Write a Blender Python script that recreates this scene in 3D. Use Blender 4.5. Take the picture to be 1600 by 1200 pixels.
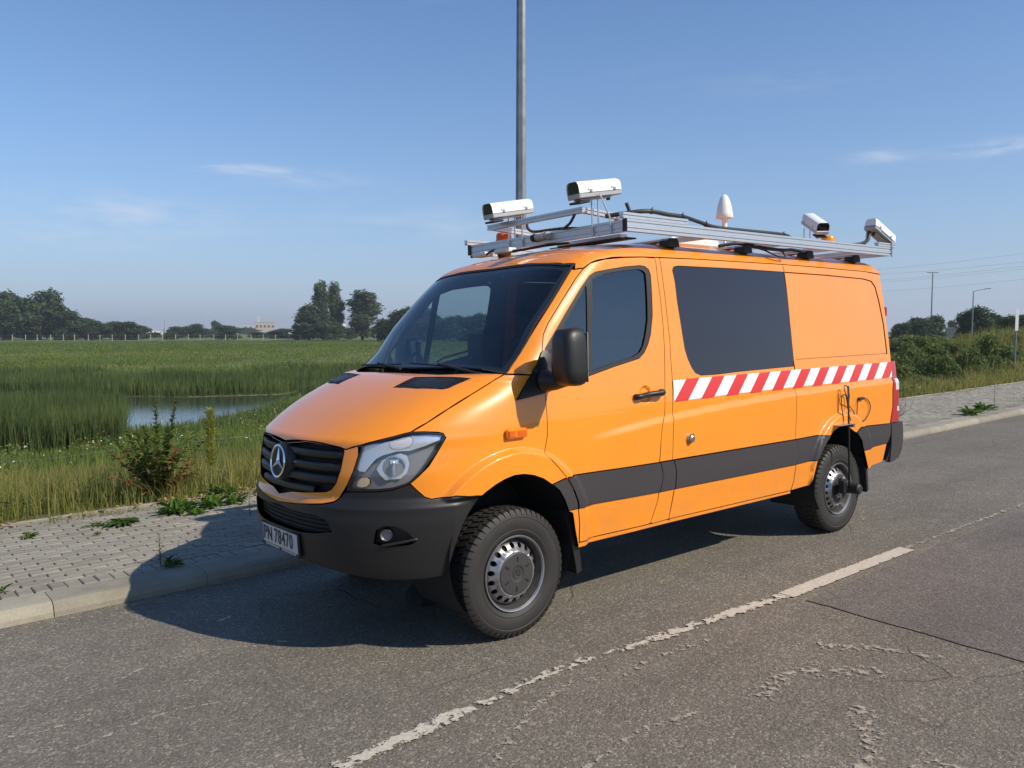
# Orange survey van parked at the kerb beside a pond and fields.
# Lengths in metres.  "Road frame": x = van forward, y = van's left (street side), z = up from the asphalt.
# The road surface leans 1.4 degrees; at the very end everything is turned so that gravity is world -z.
import bpy, math, random
import numpy as np
from mathutils import Vector, Matrix
from mathutils.geometry import delaunay_2d_cdt
rng = np.random.default_rng(7); random.seed(7)
D = bpy.data; COL = bpy.context.scene.collection; SC = bpy.context.scene
for o in list(D.objects): D.objects.remove(o)

# ---------------------------------------------------------------- camera, world, sun, exposure
UP = Vector((-0.01277531, 0.02166888, 0.99968358)).normalized()        # gravity up, in the road frame
TILT = UP.rotation_difference(Vector((0, 0, 1))).to_matrix().to_4x4()   # road frame -> world
UNTILT = TILT.inverted()
CAMP = Vector((2.97480653, 4.56983998, 1.76104366))
CR = Vector((-0.7713485, 0.63597363, -0.02364253)); CU = Vector((-0.05429447, -0.02874662, 0.99811109)); CF = Vector((-0.63409269, -0.77117519, -0.05670352))
cam = D.cameras.new('camera'); camo = D.objects.new('camera', cam); COL.objects.link(camo)
cam.sensor_width = 36.0; cam.lens = 1268.4346 / 1600 * 36.0; cam.clip_start = 0.05; cam.clip_end = 20000
mc = Matrix((( CR.x, CU.x, -CF.x, CAMP.x), (CR.y, CU.y, -CF.y, CAMP.y), (CR.z, CU.z, -CF.z, CAMP.z), (0, 0, 0, 1)))
camo.matrix_world = TILT @ mc
SC.camera = camo
SUN_ROAD = Vector((-0.50, 1.10, 1.0)).normalized()                      # towards the sun, road frame
SUNV = (TILT.to_3x3() @ SUN_ROAD).normalized()
EL = math.asin(SUNV.z); AZ = math.atan2(SUNV.x, SUNV.y)                 # azimuth from +y towards +x
world = D.worlds.new('World'); SC.world = world; world.use_nodes = True
wn = world.node_tree.nodes; wl = world.node_tree.links; wn.clear()
wo = wn.new('ShaderNodeOutputWorld'); bg = wn.new('ShaderNodeBackground'); sky = wn.new('ShaderNodeTexSky')
sky.sky_type = 'NISHITA'; sky.sun_disc = False; sky.sun_elevation = EL; sky.sun_rotation = AZ
sky.altitude = 100; sky.air_density = 1.0; sky.dust_density = 0.3; sky.ozone_density = 7.0
bg.inputs['Strength'].default_value = 0.127
# thin streaks of high cloud, placed by direction in the sky
tc = wn.new('ShaderNodeTexCoord'); mp = wn.new('ShaderNodeMapping'); mp.inputs['Scale'].default_value = (2.2, 2.2, 15.0)
cn = wn.new('ShaderNodeTexNoise'); cn.inputs['Scale'].default_value = 1.7; cn.inputs['Detail'].default_value = 6; cn.inputs['Roughness'].default_value = 0.55
cr_ = wn.new('ShaderNodeMapRange'); cr_.inputs['From Min'].default_value = 0.60; cr_.inputs['From Max'].default_value = 0.80
cr_.inputs['To Min'].default_value = 0.0; cr_.inputs['To Max'].default_value = 0.10
mx = wn.new('ShaderNodeMix'); mx.data_type = 'RGBA'; mx.inputs[7].default_value = (3.9, 4.5, 5.8, 1)
wl.new(tc.outputs['Generated'], mp.inputs['Vector']); wl.new(mp.outputs[0], cn.inputs['Vector']); wl.new(cn.outputs[0], cr_.inputs['Value'])
wl.new(cr_.outputs[0], mx.inputs[0]); 
tn = wn.new('ShaderNodeVectorMath'); tn.operation = 'MULTIPLY'; tn.inputs[1].default_value = (.93, 1.02, 1.05); wl.new(sky.outputs[0], tn.inputs[0]); wl.new(tn.outputs[0], mx.inputs[6])
def wm(op, a, b_=None):
    n = wn.new('ShaderNodeMath'); n.operation = op
    for i, v in enumerate((a, b_)):
        if v is None: continue
        if isinstance(v, (int, float)): n.inputs[i].default_value = v
        else: wl.new(v, n.inputs[i])
    return n.outputs[0]
def wdot(v):
    n = wn.new('ShaderNodeVectorMath'); n.operation = 'DOT_PRODUCT'; wl.new(tc.outputs['Generated'], n.inputs[0]); n.inputs[1].default_value = v; return n.outputs['Value']
cloud = None
wn2 = wn.new('ShaderNodeTexNoise'); mp2 = wn.new('ShaderNodeMapping'); mp2.inputs['Scale'].default_value = (9, 9, 46); wl.new(tc.outputs['Generated'], mp2.inputs[0]); wl.new(mp2.outputs[0], wn2.inputs['Vector']); wn2.inputs['Scale'].default_value = 1.6; wn2.inputs['Detail'].default_value = 7; wn2.inputs['Roughness'].default_value = .62
for (px, py, wx, wy, am) in ((375, 265, 60, 7, .75), (480, 280, 90, 12, .25), (220, 335, 120, 26, .42), (90, 370, 120, 20, .22), (1372, 245, 34, 8, .5), (1560, 230, 62, 9, .65), (660, 350, 160, 26, .22), (1230, 130, 120, 16, .10)):
    dd = TILT.to_3x3() @ ((CF * 1268.4346 + CR * (px - 800) + CU * (600 - py)).normalized()); rr_ = dd.cross(Vector((0, 0, 1))).normalized(); uu = rr_.cross(dd)
    a = wm('MULTIPLY', wdot(rr_), 1268.4 / wx); b_ = wm('MULTIPLY', wdot(uu), 1268.4 / wy); e_ = wm('EXPONENT', wm('MULTIPLY', wm('ADD', wm('MULTIPLY', a, a), wm('MULTIPLY', b_, b_)), -1.0))
    g_ = wm('MULTIPLY', wm('MULTIPLY', e_, am), wm('GREATER_THAN', wdot(dd), 0.0)); cloud = g_ if cloud is None else wm('ADD', cloud, g_)
nm_ = wn.new('ShaderNodeMapRange'); nm_.inputs['From Min'].default_value = .40; nm_.inputs['From Max'].default_value = .66; wl.new(wn2.outputs[0], nm_.inputs['Value'])
cloud = wm('MULTIPLY', cloud, nm_.outputs[0])
mc_ = wn.new('ShaderNodeMix'); mc_.data_type = 'RGBA'; mc_.inputs[7].default_value = (5.4, 5.7, 6.4, 1); wl.new(cloud, mc_.inputs[0])
 
# summer haze thickening towards the horizon, the same all round
sx_ = wn.new('ShaderNodeSeparateXYZ'); ab = wn.new('ShaderNodeMath'); ab.operation = 'MAXIMUM'; ab.inputs[1].default_value = 0.0; ex = wn.new('ShaderNodeMath'); ex.operation = 'MULTIPLY'; ex.inputs[1].default_value = -7.0
ee = wn.new('ShaderNodeMath'); ee.operation = 'EXPONENT'; em_ = wn.new('ShaderNodeMath'); em_.operation = 'MULTIPLY'; em_.inputs[1].default_value = 1.0
hz = wn.new('ShaderNodeMix'); hz.data_type = 'RGBA'; hz.inputs[7].default_value = (2.85, 3.35, 4.45, 1)
wl.new(tc.outputs['Generated'], sx_.inputs[0]); wl.new(sx_.outputs[2], ab.inputs[0]); wl.new(ab.outputs[0], ex.inputs[0]); wl.new(ex.outputs[0], ee.inputs[0]); wl.new(ee.outputs[0], em_.inputs[0])
wl.new(em_.outputs[0], hz.inputs[0]); wl.new(mx.outputs[2], hz.inputs[6]); wl.new(hz.outputs[2], mc_.inputs[6]); wl.new(mc_.outputs[2], bg.inputs['Color']); wl.new(bg.outputs[0], wo.inputs['Surface'])
sun = D.lights.new('sun', 'SUN'); suno = D.objects.new('sun', sun); COL.objects.link(suno)
sun.energy = 4.9; sun.angle = math.radians(0.53); sun.color = (1.0, 0.90, 0.74)
suno.rotation_euler = SUNV.to_track_quat('Z', 'Y').to_euler(); suno.location = (0, 0, 40)
SC.view_settings.view_transform = 'Standard'; SC.view_settings.look = 'None'; SC.view_settings.gamma = 1.0
SC.view_settings.use_curve_mapping = False; SC.view_settings.exposure = 0.14
SC.render.engine = 'CYCLES'; SC.cycles.max_bounces = 8; SC.cycles.transparent_max_bounces = 24

# ---------------------------------------------------------------- materials
def mat(name, col, rough=0.5, metal=0.0, coat=0.0, spec=0.5, noise=None, bump=None, attr=None, sss=None):
    """principled; noise=(scale, amount, detail) varies the colour, bump=(scale, strength, distance), attr=(a, b) mixes by the 'tone' attribute"""
    m = D.materials.new(name); m.use_nodes = True; nt = m.node_tree; b = nt.nodes['Principled BSDF']
    b.inputs['Base Color'].default_value = (*col, 1); b.inputs['Roughness'].default_value = rough
    b.inputs['Metallic'].default_value = metal; b.inputs['Coat Weight'].default_value = coat; b.inputs['Coat Roughness'].default_value = 0.03
    b.inputs['Specular IOR Level'].default_value = spec
    co = nt.nodes.new('ShaderNodeTexCoord'); last = None
    if attr:
        at = nt.nodes.new('ShaderNodeAttribute'); at.attribute_name = 'tone'
        rp = nt.nodes.new('ShaderNodeValToRGB'); cols = [col] + list(attr)
        while len(rp.color_ramp.elements) < len(cols): rp.color_ramp.elements.new(0.5)
        for i, c in enumerate(cols):
            rp.color_ramp.elements[i].position = i / (len(cols) - 1); rp.color_ramp.elements[i].color = (*c, 1)
        nt.links.new(at.outputs['Fac'], rp.inputs[0]); nt.links.new(rp.outputs[0], b.inputs['Base Color']); last = rp.outputs[0]
    if noise:
        n = nt.nodes.new('ShaderNodeTexNoise'); n.inputs['Scale'].default_value = noise[0]; n.inputs['Detail'].default_value = noise[2] if len(noise) > 2 else 5
        nt.links.new(co.outputs['Object'], n.inputs['Vector'])
        mr = nt.nodes.new('ShaderNodeMapRange'); mr.inputs['From Min'].default_value = 0.25; mr.inputs['From Max'].default_value = 0.75
        mr.inputs['To Min'].default_value = 1 - noise[1]; mr.inputs['To Max'].default_value = 1 + noise[1]
        nt.links.new(n.outputs[0], mr.inputs['Value'])
        vm = nt.nodes.new('ShaderNodeVectorMath'); vm.operation = 'SCALE'; vm.inputs[0].default_value = col
        if last: nt.links.new(last, vm.inputs[0])
        nt.links.new(mr.outputs[0], vm.inputs['Scale']); nt.links.new(vm.outputs[0], b.inputs['Base Color'])
    if bump:
        n2 = nt.nodes.new('ShaderNodeTexNoise'); n2.inputs['Scale'].default_value = bump[0]; n2.inputs['Detail'].default_value = 4
        nt.links.new(co.outputs['Object'], n2.inputs['Vector'])
        bp = nt.nodes.new('ShaderNodeBump'); bp.inputs['Strength'].default_value = bump[1]; bp.inputs['Distance'].default_value = bump[2]
        nt.links.new(n2.outputs[0], bp.inputs['Height']); nt.links.new(bp.outputs[0], b.inputs['Normal'])
    if sss:      # thin leaf: part of the light passes through
        tr = nt.nodes.new('ShaderNodeBsdfTranslucent'); mxs = nt.nodes.new('ShaderNodeMixShader'); mxs.inputs[0].default_value = sss
        src = b.inputs['Base Color'].links[0].from_socket if b.inputs['Base Color'].links else None
        if src: nt.links.new(src, tr.inputs['Color'])
        else: tr.inputs['Color'].default_value = (*col, 1)
        out = nt.nodes['Material Output']
        nt.links.new(b.outputs[0], mxs.inputs[1]); nt.links.new(tr.outputs[0], mxs.inputs[2]); nt.links.new(mxs.outputs[0], out.inputs['Surface'])
    return m
def glass(name, tint, ior=1.5, rough=0.0, refl=(1, 1, 1)):
    """thin pane: tinted see-through mixed with a mirror by Fresnel"""
    m = D.materials.new(name); m.use_nodes = True; nt = m.node_tree; nt.nodes.clear()
    out = nt.nodes.new('ShaderNodeOutputMaterial'); t = nt.nodes.new('ShaderNodeBsdfTransparent'); g = nt.nodes.new('ShaderNodeBsdfGlossy')
    lw = nt.nodes.new('ShaderNodeLayerWeight'); lw.inputs['Blend'].default_value = 0.5; mxx = nt.nodes.new('ShaderNodeMixShader')
    pw = nt.nodes.new('ShaderNodeMath'); pw.operation = 'POWER'; pw.inputs[1].default_value = 5.0; nt.links.new(lw.outputs['Facing'], pw.inputs[0])
    f0 = 2 * ((ior - 1) / (ior + 1)) ** 2; f = nt.nodes.new('ShaderNodeMapRange'); f.inputs['To Min'].default_value = f0; f.inputs['To Max'].default_value = 1.0; nt.links.new(pw.outputs[0], f.inputs['Value'])
    t.inputs['Color'].default_value = (*tint, 1); g.inputs['Roughness'].default_value = rough; g.inputs['Color'].default_value = (*refl, 1)
    nt.links.new(f.outputs[0], mxx.inputs[0]); nt.links.new(t.outputs[0], mxx.inputs[1]); nt.links.new(g.outputs[0], mxx.inputs[2]); nt.links.new(mxx.outputs[0], out.inputs['Surface'])
    return m
M = {}
M['paint'] = mat('orange_paint', (0.86, 0.268, 0.012), 0.38, 0, 0.9, 0.45, noise=(3.0, 0.03, 3))
M['plastic'] = mat('grey_black_plastic', (0.0135, 0.0125, 0.0125), 0.46, bump=(420, 0.12, 0.0008))
M['strip'] = mat('grey_trim_plastic', (0.046, 0.041, 0.043), 0.42, bump=(300, 0.10, 0.0008))
M['rubber'] = mat('black_rubber', (0.018, 0.017, 0.017), 0.62)
M['tyre'] = mat('tyre_rubber', (0.022, 0.0195, 0.018), 0.66, noise=(9, 0.18, 4), bump=(90, 0.15, 0.001))
M['dark'] = mat('dark_cavity', (0.010, 0.010, 0.010), 0.8)
M['steel'] = mat('silver_rim_paint', (0.36, 0.355, 0.36), 0.36, 0.8, noise=(14, 0.08, 4))
M['cap'] = mat('grey_hub_cap_plastic', (0.040, 0.037, 0.038), 0.5)
M['chrome'] = mat('chrome', (0.85, 0.86, 0.88), 0.12, 1.0)
M['chromesoft'] = mat('satin_reflector', (0.78, 0.79, 0.83), 0.30, 0.6, bump=(160, 0.35, 0.002))
M['lampgrey'] = mat('headlight_bezel_grey', (0.26, 0.25, 0.255), 0.35, 0.2)
M['lens'] = glass('clear_lamp_lens', (0.93, 0.94, 0.95))
M['amber'] = mat('amber_lens', (0.85, 0.22, 0.01), 0.15, 0, 0.5)
M['amberbright'] = mat('amber_beacon_dome', (0.95, 0.42, 0.01), 0.12, 0, 0.6, sss=0.35)
M['amberred'] = mat('orange_beacon_dome', (0.85, 0.16, 0.02), 0.15, 0, 0.5, sss=0.3)
M['red'] = mat('red_reflective_film', (0.62, 0.035, 0.030), 0.35, 0, 0.2)
M['white'] = mat('white_reflective_film', (0.76, 0.76, 0.80), 0.35, 0, 0.2)
M['redlens'] = mat('red_lamp_lens', (0.42, 0.02, 0.02), 0.12, 0, 0.6)
M['clearlens'] = mat('white_lamp_lens', (0.62, 0.60, 0.62), 0.15, 0, 0.6)
M['shieldglass'] = glass('windscreen_glass', (0.68, 0.73, 0.75), 1.55)
M['doorglass'] = glass('side_door_glass', (0.62, 0.76, 0.76), 1.7)
M['privacy'] = mat('dark_privacy_glass', (0.020, 0.017, 0.020), 0.03, 0, 0.3, 0.5)
M['alu'] = mat('anodised_aluminium', (0.56, 0.57, 0.60), 0.40, 0.6, noise=(20, 0.04, 3))
M['groove'] = mat('profile_slot_dark', (0.08, 0.08, 0.085), 0.6, 0.3)
M['zinc'] = mat('zinc_plated_steel', (0.55, 0.56, 0.57), 0.3, 0.9)
M['camwhite'] = mat('white_powder_coat', (0.78, 0.78, 0.76), 0.4)
M['camgrey'] = mat('grey_powder_coat', (0.42, 0.43, 0.44), 0.4, 0.3)
M['camglass'] = mat('black_camera_window', (0.012, 0.014, 0.016), 0.06, 0, 0.5)
M['cable'] = mat('black_cable', (0.02, 0.02, 0.021), 0.5)
M['roofwhite'] = mat('white_roof_plastic', (0.72, 0.71, 0.69), 0.4)
M['plate'] = mat('plate_white', (0.52, 0.52, 0.52), 0.4)
M['ink'] = mat('black_ink', (0.02, 0.02, 0.02), 0.5)
M['blue'] = mat('plate_band_blue', (0.02, 0.05, 0.25), 0.4)
M['trim'] = mat('cab_trim_grey', (0.045, 0.045, 0.05), 0.8)
M['seat'] = mat('seat_cloth', (0.03, 0.03, 0.034), 0.9, noise=(60, 0.2, 3))
M['headliner'] = mat('headliner_cloth', (0.11, 0.10, 0.11), 0.95)
M['brass'] = mat('dull_nickel', (0.45, 0.43, 0.38), 0.25, 0.9)

# ---------------------------------------------------------------- object helpers
def link(o, parent=None):
    COL.objects.link(o)
    if parent is not None: o.parent = parent
    return o
def tag(o, label=None, cat=None, group=None, kind=None):
    if label: o['label'] = label
    if cat: o['category'] = cat
    if group: o['group'] = group
    if kind: o['kind'] = kind
    return o
def empty(name, loc=(0, 0, 0), label=None, cat=None, group=None, parent=None):
    o = D.objects.new(name, None); o.location = loc; o.empty_display_size = 0.1; link(o, parent); return tag(o, label, cat, group)
def mesh(name, v, f, m, parent=None, smooth=False, mi=None, tone=None, normals=None):
    me = D.meshes.new(name); me.from_pydata([tuple(p) for p in v] if not isinstance(v, np.ndarray) else v.tolist(), [], f)
    for k in (m if isinstance(m, (list, tuple)) else [m]): me.materials.append(k)
    if mi is not None: me.polygons.foreach_set('material_index', np.asarray(mi, dtype=np.int32))
    if smooth: me.polygons.foreach_set('use_smooth', np.ones(len(f), dtype=bool))
    if tone is not None:
        a = me.attributes.new('tone', 'FLOAT', 'POINT'); a.data.foreach_set('value', np.asarray(tone, dtype=np.float32))
    me.update()
    if normals is not None: me.normals_split_custom_set_from_vertices(normals)
    o = D.objects.new(name, me); return link(o, parent)
def fastmesh(name, V, F, m, parent=None, tone=None, smooth=False):
    """V (n,3) F (m,k) arrays of equal-sided faces"""
    me = D.meshes.new(name); k = F.shape[1]
    me.vertices.add(len(V)); me.vertices.foreach_set('co', V.astype(np.float32).ravel())
    me.loops.add(F.size); me.loops.foreach_set('vertex_index', F.astype(np.int32).ravel())
    me.polygons.add(len(F)); me.polygons.foreach_set('loop_start', (np.arange(len(F)) * k).astype(np.int32))
    try: me.polygons.foreach_set('loop_total', np.full(len(F), k, dtype=np.int32))
    except Exception: pass
    if smooth: me.polygons.foreach_set('use_smooth', np.ones(len(F), dtype=bool))
    me.materials.append(m); me.update(calc_edges=True)
    if tone is not None:
        a = me.attributes.new('tone', 'FLOAT', 'POINT'); a.data.foreach_set('value', np.asarray(tone, dtype=np.float32))
    o = D.objects.new(name, me); return link(o, parent)
class MB:
    """collects simple shapes into one mesh"""
    def __init__(s): s.v = []; s.f = []; s.mi = []; s.X = Matrix.Identity(4); s.k = 0
    def add(s, vs, fs):
        b = len(s.v); s.v += [s.X @ Vector(p) for p in vs]; s.f += [tuple(b + i for i in q) for q in fs]; s.mi += [s.k] * len(fs); return s
    def box(s, c, d, R=None, bev=0.0):
        hx, hy, hz = d[0] / 2, d[1] / 2, d[2] / 2; R = R or Matrix.Identity(3); c = Vector(c)
        if bev <= 0:
            vs = [c + R @ Vector((x * hx, y * hy, z * hz)) for x in (-1, 1) for y in (-1, 1) for z in (-1, 1)]
            return s.add(vs, [(0, 1, 3, 2), (4, 6, 7, 5), (0, 4, 5, 1), (2, 3, 7, 6), (0, 2, 6, 4), (1, 5, 7, 3)])
        e = min(bev, hx * .98, hy * .98, hz * .98); vs = []; idx = {}
        for x in (-1, 1):
            for y in (-1, 1):
                for z in (-1, 1):
                    for a in range(3):
                        p = [x * (hx - e), y * (hy - e), z * (hz - e)]; p[a] += (x, y, z)[a] * e; idx[(x, y, z, a)] = len(vs); vs.append(c + R @ Vector(p))
        fs = []
        for a in range(3):
            b_, c_ = [(1, 2), (0, 2), (0, 1)][a]
            for sg in (-1, 1):
                q = []
                for (p1, p2) in ((-1, -1), (1, -1), (1, 1), (-1, 1)):
                    k = [0, 0, 0]; k[a] = sg; k[b_] = p1; k[c_] = p2; q.append(idx[(*k, a)])
                fs.append(tuple(q))
        for a in range(3):
            b_, c_ = [(1, 2), (0, 2), (0, 1)][a]
            for p1 in (-1, 1):
                for p2 in (-1, 1):
                    k0 = [0, 0, 0]; k1 = [0, 0, 0]; k0[a] = -1; k1[a] = 1
                    for k in (k0, k1): k[b_] = p1; k[c_] = p2
                    fs.append((idx[(*k0, b_)], idx[(*k1, b_)], idx[(*k1, c_)], idx[(*k0, c_)]))
        for x in (-1, 1):
            for y in (-1, 1):
                for z in (-1, 1): fs.append((idx[(x, y, z, 0)], idx[(x, y, z, 1)], idx[(x, y, z, 2)]))
        # orient outward
        out = []
        for q in fs:
            n = (vs[q[1]] - vs[q[0]]).cross(vs[q[2]] - vs[q[1]]); m_ = sum((vs[i] for i in q), Vector()) / len(q) - c
            out.append(q if n.dot(m_) >= 0 else q[::-1])
        return s.add(vs, out)
    def tube(s, pts, r, seg=8, cap=True):
        pts = [Vector(p) for p in pts]; n = len(pts); rr = r if isinstance(r, (list, tuple)) else [r] * n; vs = []; fs = []
        t0 = (pts[1] - pts[0]).normalized(); u = t0.orthogonal().normalized()
        for i, p in enumerate(pts):
            t = (pts[min(i + 1, n - 1)] - pts[max(i - 1, 0)])
            t = t.normalized() if t.length > 1e-9 else t0
            u = (u - t * u.dot(t)).normalized(); w = t.cross(u)
            for k in range(seg):
                a = 2 * math.pi * k / seg; vs.append(p + (u * math.cos(a) + w * math.sin(a)) * rr[i])
        for i in range(n - 1):
            for k in range(seg): k2 = (k + 1) % seg; fs.append((i * seg + k, i * seg + k2, (i + 1) * seg + k2, (i + 1) * seg + k))
        if cap: fs.append(tuple(range(seg))[::-1]); fs.append(tuple((n - 1) * seg + k for k in range(seg)))
        return s.add(vs, fs)
    def lathe(s, prof, seg=32, axis='z', close=False, a0=0.0, a1=2 * math.pi):
        """prof: (radius, height) pairs"""
        full = abs(a1 - a0 - 2 * math.pi) < 1e-6; ns = seg if full else seg + 1; vs = []; fs = []; n = len(prof)
        for k in range(ns):
            a = a0 + (a1 - a0) * k / seg; ca, sa = math.cos(a), math.sin(a)
            for (r, h) in prof: vs.append({'z': (r * ca, r * sa, h), 'y': (r * ca, h, r * sa), 'x': (h, r * ca, r * sa)}[axis])
        for k in range(seg):
            k2 = (k + 1) % ns
            for i in range(n if close else n - 1):
                j = (i + 1) % n; fs.append((k * n + i, k2 * n + i, k2 * n + j, k * n + j))
        return s.add(vs, fs)
    def prism(s, poly, y0, y1, plane='xz'):
        """polygon extruded along the missing axis"""
        f3 = {'xz': lambda a, b, h: (a, h, b), 'yz': lambda a, b, h: (h, a, b), 'xy': lambda a, b, h: (a, b, h)}[plane]; n = len(poly)
        vs = [f3(a, b, y0) for a, b in poly] + [f3(a, b, y1) for a, b in poly]
        return s.add(vs, [tuple(range(n)), tuple(range(2 * n - 1, n - 1, -1))] + [(i, (i + 1) % n + 0, n + (i + 1) % n, n + i) for i in range(n)])
    def build(s, name, m, parent=None, smooth=False, tone=None):
        return mesh(name, s.v, s.f, m, parent, smooth, mi=s.mi if isinstance(m, (list, tuple)) else None, tone=tone)
def sharp(o, deg=35):
    """smooth shading with creases kept"""
    me = o.data; me.polygons.foreach_set('use_smooth', np.ones(len(me.polygons), dtype=bool)); me.set_sharp_from_angle(angle=math.radians(deg)); return o
def rotm(ax, deg): return Matrix.Rotation(math.radians(deg), 3, ax)
def copy_tree(o, parent=None):
    c = o.copy(); COL.objects.link(c)
    if parent is not None: c.parent = parent
    for ch in o.children: copy_tree(ch, c)
    return c
def smoothpath(pts, n=8):
    P = [Vector(p) for p in pts]; out = []
    for i in range(len(P) - 1):
        p0, p1, p2, p3 = P[max(i - 1, 0)], P[i], P[i + 1], P[min(i + 2, len(P) - 1)]
        for k in range(n):
            t = k / n; out.append(0.5 * ((2 * p1) + (-p0 + p2) * t + (2 * p0 - 5 * p1 + 4 * p2 - p3) * t * t + (-p0 + 3 * p1 - 3 * p2 + p3) * t ** 3))
    out.append(P[-1]); return out
GRAV = Vector(UP)
def gz_plane(x, y, h):
    """height in the road frame of the level plane that lies h above the origin"""
    return (h - UP.x * x - UP.y * y) / UP.z
def plumb(loc, rz=0.0, s=1.0):
    """matrix that stands a thing upright against gravity at a road-frame point"""
    return Matrix.Translation(Vector(loc)) @ UNTILT @ Matrix.Rotation(rz, 4, 'Z') @ Matrix.Diagonal((*((s, s, s) if not isinstance(s, (tuple, list)) else s), 1))
def place(o, loc, rz=0.0, s=1.0): o.matrix_world = plumb(loc, rz, s); return o
def aimray(px, py):
    """unit direction from the camera point for survey bearings (picture scale 1600 x 1200)"""
    return (CF * 1268.4346 + CR * (px - 800) + CU * (600 - py)).normalized()
def at(px, dist, h):
    """ground point at a bearing and horizontal distance, h above the road's level"""
    d = aimray(px, 517); d = (d - UP * d.dot(UP)).normalized(); p = CAMP + d * dist
    return Vector((p.x, p.y, gz_plane(p.x, p.y, h)))
M['parklens'] = mat('warm_parking_lens', (0.85, 0.62, 0.38), 0.2, 0, 0.6)  # the lamp's orange glow is put into this lens colour

# road film: faint dust that gathers in blotches low on the body
nt = M['paint'].node_tree; pb = nt.nodes['Principled BSDF']; co = nt.nodes.new('ShaderNodeTexCoord'); sz = nt.nodes.new('ShaderNodeSeparateXYZ'); nt.links.new(co.outputs['Object'], sz.inputs[0])
nz = nt.nodes.new('ShaderNodeTexNoise'); nz.inputs['Scale'].default_value = 7; nz.inputs['Detail'].default_value = 7; nz.inputs['Roughness'].default_value = .65; nt.links.new(co.outputs['Object'], nz.inputs['Vector'])
hr = nt.nodes.new('ShaderNodeMapRange'); hr.inputs['From Min'].default_value = .95; hr.inputs['From Max'].default_value = .42; hr.inputs['To Min'].default_value = 0; hr.inputs['To Max'].default_value = .34; nt.links.new(sz.outputs[2], hr.inputs['Value'])
nr_ = nt.nodes.new('ShaderNodeMapRange'); nr_.inputs['From Min'].default_value = .38; nr_.inputs['From Max'].default_value = .68; nt.links.new(nz.outputs[0], nr_.inputs['Value'])
dm = nt.nodes.new('ShaderNodeMath'); dm.operation = 'MULTIPLY'; nt.links.new(hr.outputs[0], dm.inputs[0]); nt.links.new(nr_.outputs[0], dm.inputs[1])
dmx = nt.nodes.new('ShaderNodeMix'); dmx.data_type = 'RGBA'; dmx.inputs[7].default_value = (.30, .20, .11, 1); src = pb.inputs['Base Color'].links[0].from_socket; nt.links.new(dm.outputs[0], dmx.inputs[0]); nt.links.new(src, dmx.inputs[6]); nt.links.new(dmx.outputs[2], pb.inputs['Base Color'])
cw = nt.nodes.new('ShaderNodeMapRange'); cw.inputs['From Max'].default_value = .3; cw.inputs['To Min'].default_value = .9; cw.inputs['To Max'].default_value = .35; nt.links.new(dm.outputs[0], cw.inputs['Value']); nt.links.new(cw.outputs[0], pb.inputs['Coat Weight'])
M['steeldark'] = mat('shaded_rim_steel', (0.10, 0.095, 0.095), 0.4, 0.6)  # darker copy of the rim silver, the barrel's shade put into its colour

# ---- measured shape of the van body: a stack of rounded plan outlines, with swage line and wheel-arch flares
def pchip(xs,ys):
    xs=np.array(xs,float);ys=np.array(ys,float)
    h=np.diff(xs);d=np.diff(ys)/h
    m=np.zeros_like(ys)
    for i in range(1,len(xs)-1):
        if d[i-1]*d[i]>0:
            w1=2*h[i]+h[i-1];w2=h[i]+2*h[i-1];m[i]=(w1+w2)/(w1/d[i-1]+w2/d[i])
    m[0]=d[0];m[-1]=d[-1]
    def f(x):
        x=np.clip(x,xs[0],xs[-1]);i=np.clip(np.searchsorted(xs,x,side='right')-1,0,len(h)-1)
        t=(x-xs[i])/h[i]
        return ((1+2*t)*(1-t)**2*ys[i]+t*(1-t)**2*h[i]*m[i]+t*t*(3-2*t)*ys[i+1]+t*t*(t-1)*h[i]*m[i+1])
    return f
def tab(d): 
    k=sorted(d);return pchip(k,[d[i] for i in k])
Wz=tab({.36:.93,.45:.955,.55:.965,.69:.98,.80:.986,.90:.987,1.1:.984,1.25:.98,1.35:.972,1.48:.957,1.6:.942,1.8:.916,2.0:.891,2.2:.860,2.28:.843,2.31:.829,2.34:.805,2.36:.785,2.38:.757,2.40:.71,2.42:.62,2.44:.45,2.455:.22,2.46:.02})
Pz=tab({.36:.90,.42:.945,.48:.98,.55:.997,.66:1.008,.76:1.011,.83:1.006,.88:1.006,1.0:1.005,1.1:.992,1.17:.979,1.205:.970,1.22:.956,1.24:.922,1.29:.835,1.37:.69,1.455:.51,1.51:.37,1.545:.24,1.562:.12,1.58:.07,1.87:-.20,2.1:-.43,2.24:-.595,2.29:-.67,2.33:-.76,2.36:-.86,2.38:-.95,2.40:-1.05,2.42:-1.22,2.44:-1.5,2.455:-2.0,2.46:-2.5})
Az=tab({.36:1.0,1.15:1.0,1.24:.95,1.4:.8,1.5:.75,1.56:.55,1.62:.42,2.24:.40,2.4:.6,2.46:.5})
Nz=tab({.36:2.5,1.2:2.5,1.3:2.8,1.5:3.,1.6:4.0,2.3:4.0,2.36:2.8,2.46:2.2})
Rz=tab({.36:-4.76,.5:-4.80,.86:-4.81,1.3:-4.80,1.6:-4.80,1.9:-4.79,2.2:-4.77,2.3:-4.75,2.36:-4.70,2.40:-4.60,2.44:-4.3,2.46:-3.3})
Sw=tab({0:1.05,.49:1.126,.9:1.172,1.25:1.204,1.4:1.214,1.97:1.246,2.93:1.28,4.52:1.304})
def sstep(a,b,x):
    t=np.clip((x-a)/(b-a),0,1);return t*t*(3-2*t)
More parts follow.
